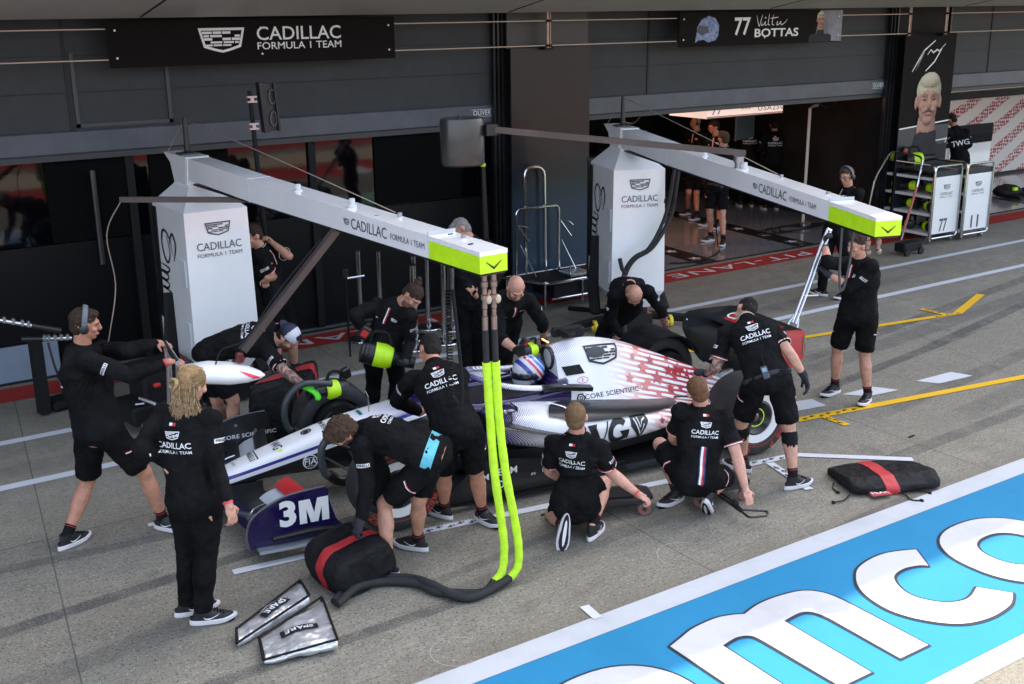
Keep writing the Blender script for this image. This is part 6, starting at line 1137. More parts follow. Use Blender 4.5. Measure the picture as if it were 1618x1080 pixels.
# ================================================================ EQUIPMENT
def R3(z=0., x=0., y=0.): return Matrix.Rotation(z, 3, 'Z') @ Matrix.Rotation(y, 3, 'Y') @ Matrix.Rotation(x, 3, 'X')
def gantry(name, base, rot, label, zb=2.27, L_=4.85, which=0):
    """local frame: boom runs along -Y from the tower front (y=0); x right"""
    g = empty('pit_gantry', base, label, 'gantry', 'white booms over the pit box', rot=(0, 0, rot))
    G = lambda n, mb, m, p=None, smooth=False: obj(n, mb, m, p or g, smooth, off=(0, 0, 0))
    W0, W1 = .325, .30; D = .95
    def ring(z, w_, y0, y1, c=.0): return [(-w_, y0, z), (w_, y0, z), (w_, y1, z), (-w_, y1, z)]
    mb = MB(); mb.loft([ring(.30, .20, .10, D - .1), ring(.52, .345, 0, D), ring(2.03, .325, .02, D - .02), ring(2.22, .13, .36, D - .16), ring(2.24, .12, .38, D - .17)]); tw = G('tower', mb, WHT)
    mb = MB(); mb.box((0, D - .01, 1.3), (.72, .03, 1.55)); mb.box((-.335, D - .06, 1.25), (.012, .16, 1.5)); G('back_frame', mb, BLK, tw)
    for z_, x_ in ((1.42, -.338), (.78, -.345)): mb = MB(); mb.box((x_, .14, z_), (.012, .13, .28), bev=.01); G('side_hatch', mb, mat('hatch_white', (.62, .64, .68), .3), tw)
    mb = MB(); mb.loft([[(-.11, .52, 2.16), (.11, .52, 2.16), (.11, .78, 2.16), (-.11, .78, 2.16)], [(-.12, .41, zb + .22), (.12, .41, zb + .22), (.12, .86, zb + .16), (-.12, .86, zb + .16)], [(-.12, .40, zb + .25), (.12, .40, zb + .25), (.12, 1.04, zb + .25), (-.12, 1.04, zb + .25)]]); nk = G('neck', mb, WHT, tw)
    mb = MB(); mb.loft([[(-.121, -.035, zb + .15), (.121, -.035, zb + .15), (.121, -.035, zb + .252), (-.121, -.035, zb + .252)], [(-.105, .10, 2.06 + .1), (.105, .10, 2.16), (.105, .115, 2.2), (-.105, .115, 2.2)]]) if False else mb.box((0, .41, zb + .10), (.235, .03, .30), R3(0, .22), bev=.008); G('flange', mb, WHT, nk)
    # boom
    def bx_(y, h0, h1): return [(-.108, y, h0), (.108, y, h0), (.108, y, h1), (-.108, y, h1)]
    mb = MB(); mb.loft([bx_(.42, zb + .03, zb + .242), bx_(-1.1, zb + .0, zb + .205), bx_(-1.104, zb, zb + .205), bx_(-L_ * .87, zb, zb + .158)]); bo = G('boom', mb, WHT)
    mb = MB(); mb.loft([bx_(-L_ * .87, zb, zb + .124), bx_(-L_, zb, zb + .115)]); tip = G('neon_tip', mb, NEON, bo); mb = MB(); mb.loft([[(x * 1.01, y, z) for x, y, z in bx_(-L_ * .87, zb + .125, zb + .158)], [(x * 1.01, y, z) for x, y, z in bx_(-L_ - .002, zb + .116, zb + .145)]]); G('tip_cap', mb, WHT, tip)
    mb = MB(); mb.loft([[(-.10, y, zb - .018), (.10, y, zb - .018), (.10, y, zb - .001), (-.10, y, zb - .001)] for y in (.3, -L_ + .01)]); G('underside', mb, BLK, bo)
    flat('chevron', poly2d([(-.06, .022), (0, -.018), (.06, .022), (.06, .016), (0, -.036), (-.06, .016)]), (0, -L_ - .001, zb + .055), XR, ZU, BPT, tip)
    side = lambda n, art, y, z, m, p=bo: flat(n, art, (-.1095, y, z), (0, -1, 0), (0, 0, 1), m, p)
    side('lettering', (lambda A: ([(x * .93, y) for x, y in A[0]], A[1]))(join2d(shift2d(crest2d(.05), -.37, .005), fitw(text2d('CADILLAC', .115, .002), .58), shift2d(fitw(text2d('FORMULA 1 TEAM', .062, .001), .50), .60, -.006))), -(L_ * .612 + .39), zb + .08, GPT)
    for y in (-1.1, -L_ * .87): mb = MB(); mb.box((0, y, zb + .1), (.222, .006, .215 if y > -2 else .17)); G('joint', mb, mat('joint_grey', (.5, .52, .55), .4), bo)
    for i, y in enumerate((-.55, -.9, -1.25, -1.6, -2.5, -2.7, -3.3, -4.2, -4.55)): mb = MB(); mb.box(((-.03, .04)[i % 2], y, zb + .21 - .012 * abs(y)), (.035, .012, .006)); G('slot', mb, BLK, bo)
    for y in (-1.95, -2.9): mb = MB(); mb.cyl((-.02, y, zb + .17), (-.02, y, zb + .245), .022, n=14); mb.cyl((-.02, y, zb + .17), (-.02, y, zb + .20), .035, n=14); G('stub', mb, mat('stub_white', (.6, .6, .6), .4), bo)
    mb = MB(); mb.tube([(.08, -3.45, zb + .155), (.08, -3.45, zb + .20)], .018, 8); mb.tube([(.05, -4.35, zb + .14), (.05, -4.35, zb + .18)], .02, 8); G('eyelet', mb, ALU, bo)
    mb = MB(); mb.tube([(0, .66, zb + .25), (0, .66, zb + .29), (0, .66, zb + .62)], [.055, .03, .022], 14); mb.box((0, .66, zb + .258), (.18, .16, .015)); ms = G('mast', mb, BLK, nk)
    mb = MB(); mb.tube([(0, .66, zb + .60), (.0, -1.4, zb + .42), (.06, -3.42, zb + .20)], .004, 5, smooth=3); mb.tube([(-.0, .66, zb + .6), (-.10, .95, zb + .26)], .003, 5); G('guy_wire', mb, CAB, ms)
    # lettering on the tower
    flat('lettering', join2d(shift2d(crest2d(.135), .0, .15), shift2d(fitw(text2d('CADILLAC', .11, .002), .46), 0, -.02), shift2d(fitw(text2d('FORMULA 1 TEAM', .055, .001), .46), 0, -.105)), (.005, .0105, 1.70), XR, (0, .0125, 1), GPT, tw)
    T = []      # the long script running up the left side
    def sc(P, w_=.028): T.append(stroke2d(curve2d(P, 6), w_, True))
    sc([(-.06, .28), (.10, .22), (.17, .06), (.06, -.02), (-.1, .02), (-.16, .12), (-.05, .2), (.12, .14)]); sc([(.04, .2), (.16, .3), (.05, .38), (-.12, .30)])
    x = -.2
    for i in range(13): a = .09 if i % 3 else .13; sc([(x, -.1), (x - .02, a), (x - .075, a - .06), (x - .07, -.09), (x - .095, -.10)], .024); x -= .085
    art = join2d(*T); flat('script', ([(yy - .0, xx) for xx, yy in art[0]], [f[::-1] for f in art[1]]), (-.3385, D * .72, 1.62), (0, -1, 0), (0, 0, 1), BPT, tw)
    for s in (-1, 1):
        flat('script', ([(yy, xx) for xx, yy in art[0]], [f[::-1] for f in art[1]]), (.3385, D * .3, 1.62), (0, 1, 0), (0, 0, 1), BPT, tw) if s > 0 else None
    # base frame with outriggers and yellow wheels
    mb = MB(); mb.box((0, .32, .13), (.44, .55, .2)); mb.box((0, .32, .25), (.34, .42, .12)); bs = G('base', mb, BLK)
    for s in (-1, 1):
        mb = MB(); mb.tube([(s * .15, .3, .16), (s * .7, .18, .10), (s * .95, .1, .07)], .035, 6, flat=1.6); mb.tube([(s * .36, .55, 1.15), (s * .42, .5, .5), (s * .46, .25, .22)], [.03, .04, .035], 6, flat=2.0); mb.tube([(s * .2, .5, .16), (s * .55, 1.1, .08)], .035, 6); G('outrigger', mb, MBLK, bs)
        mb = MB(); mb.lathe([(.045, -.02), (.075, -.022), (.08, 0), (.075, .022), (.045, .02)], (s * .50, .16, .08), (1, 0, .0), 20); G('wheel', mb, YEL, bs, True)
    # fittings below the boom near the tower
    for i, (x, y) in enumerate(((.36, .62), (.42, .80))):
        mb = MB(); z = 2.0
        for k in range(4): mb.cyl((x + .05, y - .1, z - k * .06), (x + .05, y - .1, z - .05 - k * .06), (.022, .016, .024, .014)[k], n=10)
        G('coupling', mb, COP if i else ALU, tw)
        mb = MB(); mb.tube([(x + .05, y - .1, 1.77), (x + .02, y - .1, 1.4), (x - .02, y - .15, 1.1), (x + .02, y + .05, .7)], .016, 8, smooth=4); G('feed_hose', mb, HOSE, tw)
    return g
g1 = gantry('a', (3.62, 10.75, 0), math.radians(2.2), 'left white gantry, its neon-tipped boom reaching over the front of the car', zb=2.27, L_=4.77)
g2 = gantry('b', (8.72, 10.42, 0), math.radians(-19.7), 'right white gantry, its neon-tipped boom reaching over the tail of the car', zb=2.235, L_=5.35, which=1)
# hoses of the left boom: fittings, black part, neon sleeve, tail on the ground
def gp(x, y, z): return Vector((x, y, z))
for i, (dx, dy, c, lb) in enumerate(((-.028, .012, 0, 'left of the two neon sleeved air hoses hanging from the left boom tip'), (.032, -.005, 1, 'right of the two neon sleeved air hoses hanging from the left boom tip'))):
    x0, y0 = 3.80 + dx, 6.04 + dy; e = empty('air_hose', (x0, y0, 0), lb, 'hose', 'air hoses of the left boom')
    mb = MB(); z = 2.25
    for r_, h in ((.022, .05), (.028, .04), (.02, .05), (.03, .035), (.022, .06), (.018, .05), (.024, .10)): mb.cyl((x0, y0, z), (x0, y0, z - h + .004), r_ * .85, n=14); z -= h
    obj('coupling', mb, mat('dull_fitting', (.20, .19, .185), .4, .7, col2=(.34, .23, .17), vscale=45), e); mb = MB(); mb.ell((x0 + .02, y0 - .02, 2.08), (.022, .018, .03)); obj('valve', mb, mat('brass_fitting', (.5, .42, .3), .3), e)
    mb = MB(); mb.tube([(x0, y0, z + .01), (x0 + .005, y0, 1.64)], .022, 12); obj('rubber_hose', mb, HOSE, e)
    pts = [(x0 + .005, y0, 1.65), (x0 + .02, y0 - .01, 1.25), (x0 + .05 + dx * .3, y0 - .02, .85), (x0 + .10 + dx * .6, y0 - .03, .5), (x0 + .12 + dx * .8, y0 - .04, .28), (x0 + .10 + dx, y0 - .05, .12), (x0 + .03 + dx, y0 - .05, .05)]
    mb = MB(); P, rr = spline([Vector(p) for p in pts], .029, 6); R_ = [.0255 + .0012 * math.sin(k * 1.9 + i) for k in range(len(P))]; mb.tube(P, R_, 14, flat=1.2); obj('neon_sleeve', mb, mat('neon_sleeve_cloth', (.50, .80, .02), .7, var=.12, vscale=14, bump=.5, bscale=60), e)
    T = [pts[-1], (3.62 - dx, 5.93 + dy, .035), (3.47, 6.02 + dy * 3, .034 + .0 * i), (3.38, 6.18 + dx, .034 + .03 * i), (3.33, 6.36 + dx * 1.5, .034), (3.15, 6.50 + dx, .034), (2.94, 6.50 + dx * 1.5, .034 + .03 * (1 - i)), (2.74, 6.38 + dx, .04)]
    mb = MB(); mb.tube(T, [.03, .031, .032, .031, .032, .031, .03, .024], 12, smooth=7); obj('ground_hose', mb, HOSE, e)
e = empty('coiled_cable', (3.66, 6.2, 0), 'black coiled cable hanging under the left boom beside the hoses', 'cable'); mb = MB(); mb.tube([(3.67 + .02 * math.cos(t * 2 * PI * 34), 6.35 + .02 * math.sin(t * 2 * PI * 34), 2.1 - .75 * t) for t in [i / 400 for i in range(401)]], .005, 5); obj('coil', mb, MBLK, e)
mb = MB(); mb.tube([(3.68, 6.35, 2.27), (3.67, 6.35, 2.1)], .01, 6); mb.tube([(3.67, 6.33, 1.36), (3.71, 6.28, 1.30), (3.73, 6.3, 1.5), (3.70, 6.34, 2.1)], .012, 8, smooth=5); obj('lead', mb, MBLK, e)
# right boom tip: short couplings, hanging loop
def b2p(x, y, z): a = math.radians(-19.7); return (8.72 + x * math.cos(a) - y * math.sin(a), 10.42 + x * math.sin(a) + y * math.cos(a), z)
e = empty('hose_coupling', b2p(0, -5.1, 2.1), 'pair of metal hose couplings under the tip of the right boom', 'coupling')
for dx in (-.02, .07):
    mb = MB(); z = 2.26
    for r_, h in ((.016, .03), (.022, .03), (.017, .04), (.024, .04), (.018, .05)): p = b2p(dx, -5.12, z); q = b2p(dx, -5.12, z - h + .004); mb.cyl(p, q, r_, n=12); z -= h
    mb.ell(b2p(dx, -5.14, z + .0), (.024, .02, .024)); obj('coupling', mb, mat('dull_fitting', (.30, .28, .27)), e)
mb = MB(); mb.box(b2p(.02, -5.0, 2.22), (.05, .10, .08), R3(math.radians(-18))); obj('bracket', mb, BLK, e)
e = empty('hose_loop', b2p(-.08, -4.9, 1.2), 'grey hose loop hanging under the right boom tip', 'hose'); mb = MB(); mb.tube([b2p(-.09, -4.85, 2.24), b2p(-.09, -4.85, 2.0), b2p(-.08, -4.85, 1.78), b2p(-.06, -4.85, 1.70), b2p(-.03, -4.85, 1.76), b2p(.0, -4.85, 1.95), b2p(.01, -4.85, 2.24)], .010, 8, smooth=6); obj('loop', mb, mat('grey_hose', (.05, .055, .055), .5), e)
e = empty('air_hose', (9.0, 9.9, 0), 'black forked hose hanging from the right boom across its tower', 'hose')
def t2(x, y, z): return b2p(x, y, z)
mb = MB(); mb.tube([t2(.46, -.1, 2.1), t2(.42, -.1, 1.75), t2(.36, -.1, 1.45), t2(.12, -.16, 1.12), t2(-.12, -.16, .98), t2(-.24, -.16, .75), t2(-.26, -.2, .35), t2(-.26, -.3, .06)], [.02, .022, .024, .03, .034, .036, .034, .03], 10, smooth=6); mb.tube([t2(.40, -.12, 2.1), t2(.30, -.14, 1.55), t2(.14, -.18, 1.22), t2(.02, -.18, 1.06)], .022, 8, smooth=5); mb.tube([t2(-.22, -.17, .80), t2(-.27, -.17, .88), t2(-.30, -.17, 1.0)], .026, 8); obj('hose', mb, HOSE, e)
mb = MB(); mb.tube([t2(.34 + .07 * math.cos(a), -.12, 1.66 + .06 * math.sin(a)) for a in [PI * 2 * i / 30 * 2.3 for i in range(31)]], .006, 5); obj('coiled_lead', mb, MBLK, e)
# overhead camera housing on its arm, standing on the right boom
ARMM = mat('brown_grey_arm', (.075, .062, .058), .35, .4, var=.15, vscale=3)
e = empty('overhead_camera', (7.73, 7.79, 2.42), 'smoked cylindrical camera housing at the end of a long arm from the right boom', 'camera')
mb = MB(); mb.tube([(7.73, 7.79, 2.40), (7.73, 7.79, 2.47)], .035, 16); mb.tube([(7.73, 7.79, 2.47), (7.73, 7.79, 2.53)], .048, 16); obj('swivel', mb, ALU, e)
def beam(a, b, w_, h): a, b = Vector(a), Vector(b); d = (b - a).normalized(); s = d.cross(Vector((0, 0, 1))).normalized() * w_ / 2; u = s.cross(d).normalized() * h / 2; m = MB(); m.loft([[p - s - u, p + s - u, p + s + u, p - s + u] for p in (a, b)]); return m
obj('arm', beam((7.76, 7.74, 2.56), (5.66, 8.85, 2.83), .05, .055), ARMM, e, False)
mb = MB(); mb.box((5.62, 8.88, 2.83), (.12, .10, .10)); obj('knuckle', mb, BLK, e, False)
mb = MB(); n = 28; C0 = Vector((5.40, 9.0, 2.74)); rg = lambda z, k: [(C0.x + .215 * k * math.cos(t) * (1 if math.cos(t) < .7 else 1.), C0.y + .18 * k * math.sin(t), C0.z + z) for t in [2 * PI * i / n for i in range(n)]]
mb.loft([rg(-.23, .9), rg(-.215, .97), rg(.17, 1), rg(.2, .96), rg(.205, .8)]); obj('housing', mb, mat('smoked_dome', (.045, .042, .042), .32, .5, coat=.35), e); mb = MB(); mb.cyl((5.36, 8.98, 2.94), (5.36, 8.98, 2.97), .012); obj('screw', mb, BLK, e)
# diagonal arm with white pod on the left boom
e = empty('pit_signal', (3.66, 8.05, 2.25), 'white teardrop pod hanging on a diagonal arm from the left boom', 'signal arm')
mb = MB(); mb.ell((3.64, 8.03, 2.24), (.035, .03, .035)); obj('pivot', mb, COP, e); obj('arm', beam((3.64, 8.02, 2.25), (2.745, 7.84, 1.47), .05, .058), ARMM, e, False); obj('cable', MB().tube([(3.5, 8.0, 2.2), (3.1, 7.93, 1.86), (2.78, 7.86, 1.55), (2.60, 7.86, 1.50), (2.53, 7.85, 1.38)], .006, 6, smooth=5), MBLK, e)
mb = MB(); mb.box((2.72, 7.84, 1.42), (.055, .055, .08), bev=.01); obj('joint', mb, mat('dark_red_joint', (.10, .01, .012), .4), e)
mb = MB(); ax = Vector((.93, -.38, -.12)).normalized(); sd = Vector((.38, .93, 0)).normalized(); up = ax.cross(sd) * -1; up = up if up.z > 0 else -up
mb.loft([[Vector((2.60, 7.87, 1.31)) + ax * t + sd * w_ * math.cos(a) * 1. + up * (h * math.sin(a) if math.sin(a) > 0 else h * .9 * math.sin(a)) for a in [2 * PI * i / 20 for i in range(20)]] for t, w_, h in ((-.34, .03, .02), (-.28, .10, .055), (-.12, .14, .085), (.05, .14, .085), (.18, .10, .062), (.27, .045, .03), (.30, .008, .006))]); pd = obj('pod', mb, WHT, e); 
pb_ = BVHTree.FromPolygons([v.co.copy() for v in pd.data.vertices], [tuple(p.vertices) for p in pd.data.polygons]); o2 = wrap('red_flash', poly2d([(.08, .03), (.22, .0), (.25, -.045), (.14, -.01)]), Vector((2.60, 7.77, 1.33)) - Vector(e['org']), ax, Vector((-.1, .5, .86)), pb_, mat('pink_red_print', (.8, .04, .1), .3), None, .003, .3, .02); 
if o2: fix_parent(o2, pd)
e = empty('cross_bar', (3.2, 10.4, 2.15), 'horizontal brown bar with a thin dangling wire fixed to the left tower', 'bar'); obj('bar', beam((2.72, 10.78, 2.225), (3.72, 10.15, 2.205), .04, .05), ARMM, e, False); obj('dangling_wire', MB().tube([(2.72, 10.78, 2.2), (2.58, 10.85, 1.9), (2.62, 10.9, 1.4), (2.52, 10.9, .95), (2.45, 11., .6)], .006, 5, smooth=6), CAB, e)
# tall pole with light rack behind the left tower
e = empty('lamp_pole', (4.50, 11.6, 0), 'tall black pole with a slotted rack clamped to its top, behind the left tower', 'pole'); mb = MB(); mb.tube([(4.50, 11.6, 0), (4.42, 11.6, 1.6), (4.37, 11.6, 3.10)], [.03, .028, .024], 10); obj('pole', mb, MBLK, e)
mb = MB(); mb.box((4.50, 11.6, 2.92), (.05, .10, .52), R3(0, 0, -.06)); mb.box((4.58, 11.6, 2.92), (.10, .05, .50), R3(0, 0, -.06)); mb.box((4.64, 11.6, 2.92), (.02, .14, .50), R3(0, 0, -.06)); rk = obj('rack', mb, BLK, e, False)
for z in (2.80, 3.03): mb = MB(); mb.tube([(4.625, 11.52, z + .07 * math.sin(a)) if False else (4.60 + .035 * math.cos(a), 11.56, z + .075 * math.sin(a)) for a in [2 * PI * i / 16 for i in range(17)]], .008, 6); obj('slot_ring', mb, GPT, rk)
for z in (2.76, 3.04): mb = MB(); mb.box((4.375, 11.56, z), (.10, .04, .018)); mb.box((4.375, 11.56, z - .05), (.10, .04, .018)); mb.box((4.375, 11.56, z - .025), (.035, .03, .05)); obj('clamp', mb, mat('pink_clamp', (.6, .42, .4), .4), e, False)
e = empty('slim_pole', (7.6, 12.4, 0), 'slim dark pole with a neon ring standing left of the blank pillar', 'pole'); mb = MB(); mb.tube([(7.78, 12.3, 0), (7.70, 12.3, 1.0), (7.68, 12.3, 1.95)], [.05, .04, .028], 10); obj('pole', mb, mat('dull_dark_metal', (.05, .045, .045), .35, .6), e); mb = MB(); mb.cyl((7.68, 12.3, 1.96), (7.68, 12.3, 2.0), .034); obj('neon_ring', mb, NEON, e); mb = MB(); mb.tube([(7.68, 12.3, 2.0), (7.68, 12.3, 2.06)], .02); mb.ell((7.68, 12.3, 2.1), (.025, .025, .025)); obj('top_fitting', mb, CHR, e)
# polished stands
def stand(x, y, h, label, kind=0):
    e = empty('tyre_stand', (x, y, 0), label, 'stand', 'polished stands with round black feet', rot=(0, 0, 0)); G = lambda n, mb, m, p=None: obj(n, mb, m, p or e, True, off=(0, 0, 0))
    mb = MB(); mb.lathe([(.17, .004), (.17, .018), (.15, .026), (.03, .03), (0.001, .03), (.001, .004)], (0, 0, 0), (0, 0, 1), 32); G('foot', mb, mat('foot_gloss_black', (.01, .01, .01), .15, coat=.5)); mb = MB(); mb.lathe([(.172, .004), (.178, .008), (.172, .02), (.166, .02), (.166, .004)], (0, 0, 0), (0, 0, 1), 32); G('rim', mb, CHR)
    mb = MB(); mb.cyl((0, 0, .025), (0, 0, h), .033, n=20); mb.cyl((0, 0, .025), (0, 0, .12), .04, n=20); G('column', mb, CHR)
    if kind == 1: mb = MB(); mb.cyl((0, 0, h), (0, 0, h + .02), .06); mb.ell((-.05, 0, h - .02), (.05, .03, .03)); G('head', mb, ALU); mb = MB(); mb.box((.03, -.03, h - .04), (.06, .05, .05), bev=.01); G('red_cap', mb, REDM)
    else: mb = MB(); mb.cyl((0, 0, h), (0, 0, h + .015), .05); G('head', mb, BLK)
    return e
ST = [(6.36, 11.83, 1.04, 'chrome stand in the second row, second from the man with the bun', 0), (6.56, 11.46, 1.05, 'frontmost thick chrome stand left of the hidden grey haired man', 0), (6.95, 11.92, .98, 'rightmost chrome stand of the cluster by the hidden man', 0), (6.13, 11.45, 1.02, 'chrome stand just behind the man with the bun', 0), (6.72, 12.15, 1.0, 'slim chrome stand with a red cap', 1), (5.78, 12.15, 1.12, 'leftmost chrome stand of the cluster', 0), (6.05, 12.15, 1.08, 'second chrome stand from the left in the cluster', 0)]
for a in ST: stand(*a)
e = empty('clamp_stand', (5.36, 11.6, 0), 'thin black stand with a chrome crank left of the man with the bun', 'stand'); mb = MB(); mb.tube([(5.36, 11.6, 0), (5.30, 11.5, 1.0)], .012, 8); obj('rod', mb, MBLK, e); mb = MB(); mb.box((5.30, 11.5, 1.03), (.08, .05, .10), bev=.01); obj('clamp', mb, BLK, e); mb = MB(); mb.tube([(5.30, 11.45, .98), (5.50, 11.42, .99)], .016, 8); obj('crank', mb, CHR, e)
# chrome cart with its upright handle against the blank pillar
e = empty('chrome_cart', (8.7, 12.2, 0), 'polished tube cart with a tall looped handle in front of the blank pillar', 'cart')
T_ = lambda P, r=.017, n='tube', sm=5, m=None: obj(n, MB().tube(P, r, 10, smooth=sm), m or CHR, e)
def bend(P, r=.07):
    """polyline with rounded corners"""
    P = [Vector(p) for p in P]; out = [P[0]]
    for i in range(1, len(P) - 1):
        a = (P[i - 1] - P[i]); b = (P[i + 1] - P[i]); ra = min(r, a.length * .45, b.length * .45); a = P[i] + a.normalized() * ra; b = P[i] + b.normalized() * ra
        for k in range(7): t = k / 6; out.append(a * (1 - t) ** 2 + P[i] * 2 * t * (1 - t) + b * t * t)
    out.append(P[-1]); return out
T_(bend([(8.42, 12.42, .40), (8.40, 12.42, 1.88), (8.72, 12.42, 1.86), (8.74, 12.42, .40)], .15), .024, 'handle', 0); T_(bend([(8.22, 12.36, .38), (8.22, 12.36, 1.33), (8.92, 12.36, 1.33), (8.92, 12.36, .38)], .08), .02, 'push_bar', 0)
T_(bend([(8.05, 12.42, .42), (9.45, 12.42, .42), (9.55, 11.85, .40), (8.35, 11.85, .40), (8.05, 12.42, .42)], .06), .02, 'deck_rail', 0); T_(bend([(8.45, 11.87, .17), (9.6, 11.85, .17), (9.6, 12.4, .17)], .06), .018, 'lower_rail', 0)
for x, y in ((8.95, 11.86), (9.5, 11.86), (8.35, 11.87), (8.1, 12.42), (9.45, 12.42)): T_([(x, y, .08), (x, y, .42)], .018, 'leg', 0)
for x in (8.27, 8.95): T_([(x, 12.34, .85), (x + .16, 12.2, .42)], .01, 'stay', 0)
for x in (8.23, 8.93): T_([(x, 12.34, 1.12), (x + .10, 12.28, 1.10), (x + .15, 12.25, 1.05)], .010, 'hook', 3); T_([(x, 12.34, 1.12), (x + .13, 12.26, .90)], .010, 'hook', 0)
mb = MB(); mb.box((8.9, 12.13, .385), (1.2, .52, .03)); mb.box((9.0, 12.13, .27), (1.0, .5, .2)); obj('deck', mb, MBLK, e, False); mb = MB(); mb.box((9.0, 12.1, .425), (.34, .3, .05), bev=.01); obj('tray', mb, STL, e, False)
for x in (8.85, 9.3): T_([(x, 12.0, .41), (x, 12.0, .56)], .012, 'pin', 0)
mb = MB(); mb.loft([[(9.0 + t * .45 - .2, 11.5 - t * .9, .03 + .03 * 0), (9.0 + t * .45, 11.5 - t * .9, .03), (9.0 + t * .45, 11.5 - t * .9, .14), (9.0 + t * .45 - .2, 11.5 - t * .9, .14)] for t in (-.6, .2)]); 
# trolleys 77 and 11
def blower_mesh(e, lit=True, sc=1.):
    """cooling blower along +x: battery and handle behind, neon collar, black nozzle; local coordinates"""
    G = lambda n, mb, m, p=None: obj(n, mb, m, p or e, True, off=(0, 0, 0))
    mb = MB(); mb.lathe([(.03, -.20), (.085, -.19), (.092, -.10), (.09, .02), (.07, .06), (.03, .06)], (0, 0, 0), (1, 0, 0), 24, closed=False); mb.lathe([(.07, .04), (.055, .10), (.045, .22), (.05, .23), (.03, .23)], (0, 0, 0), (1, 0, 0), 20, closed=False); bd = G('barrel', mb, mat('blower_black', (.013, .013, .014), .4, bump=.2, bscale=80))
    mb = MB(); mb.loft([[(x, r_ * math.cos(t), r_ * math.sin(t)) for t in [-.9 + (PI + 1.8) * i / 18 for i in range(19)]] + [(x, (r_ - .008) * math.cos(t), (r_ - .008) * math.sin(t)) for t in [-.9 + (PI + 1.8) * (18 - i) / 18 for i in range(19)]] for x, r_ in ((-.09, .099), (-.03, .100), (.02, .097), (.05, .082))]); G('neon_collar', mb, NEON, bd)
    for k in range(6): mb = MB(); mb.lathe([(.087, -.185 + k * .014), (.091, -.182 + k * .014), (.087, -.178 + k * .014)], (0, 0, 0), (1, 0, 0), 20, closed=False); G('grille_ring', mb, MBLK, bd) if k % 2 else None
    mb = MB(); mb.tube([(-.14, 0, .08), (-.13, 0, .17), (-.02, 0, .18), (.03, 0, .08)], .016, 8, smooth=5); G('handle', mb, MBLK, bd); mb = MB(); mb.box((-.20, 0, .15), (.09, .075, .11), R3(0, 0, .3), bev=.015); bt = G('battery', mb, BLK, bd); mb = MB(); mb.box((-.20, -.039, .15), (.05, .004, .05), R3(0, 0, .3)); G('red_label', mb, REDM, bt)
    return e
def blower(loc, x_axis, up, label, group='neon and black cooling blowers', scale=1.):
    xa = Vector(x_axis).normalized(); u = Vector(up); u = (u - xa * u.dot(xa)).normalized(); ya = u.cross(xa); M = Matrix(((xa.x, ya.x, u.x), (xa.y, ya.y, u.y), (xa.z, ya.z, u.z)))
    if not BL: e = empty('cooling_blower', loc, label, 'blower', group, rot=M.to_euler()); blower_mesh(e); BL.append(e)
    else: e = copy_tree(BL[0]); e.location = loc; e.rotation_euler = M.to_euler()
    e.scale = (scale,) * 3; tag(e, label, 'blower', group); return e
BL = []
P4c = XP['P4'][1]; gr = P4c['GR']
blower((gr[0] + .10, gr[1] - .10, gr[2] - .14), (.86, -.42, -.28), (0, 0, 1), 'cooling blower held by the man with the bun', scale=1.2)
w0 = cw(3.45, -.72, .66); blower(w0, (-.95, -.1, .05), (0, 0, 1), 'cooling blower lying on top of the far front wheel', scale=.9)
w1 = cw(1.74, -.10, .96); blower(w1, (.95, .2, -.1), (0, -.4, 1), 'cooling blower pushed into the air intake behind the helmet', scale=.72)
for lp_, lb in (((3.72, -.62), 'far'), ((3.72, .62), 'near')):
    s = -1 if lb == 'far' else 1; e = empty('cooling_duct', cw(3.7, s * .6, .3), 'ribbed grey duct looped in front of the %s front wheel' % lb, 'duct', 'ribbed ducts on the front brakes')
    mb = MB(); P, _ = spline([cw(3.45, s * .60, .76), cw(3.72, s * .58, .80), cw(3.88, s * .56, .66), cw(3.88, s * .56, .45), cw(3.78, s * .56, .36)], 0, 10); mb.tube(P, [.028 + .003 * (k % 2) for k in range(len(P))], 12); obj('duct', mb, mat('ribbed_duct', (.04, .045, .05), .4), e); mb = MB(); mb.tube([cw(3.84, s * .56, .42), cw(3.74, s * .56, .34), cw(3.5, s * .58, .38)], .042, 12, smooth=3); obj('funnel', mb, BLK, e)
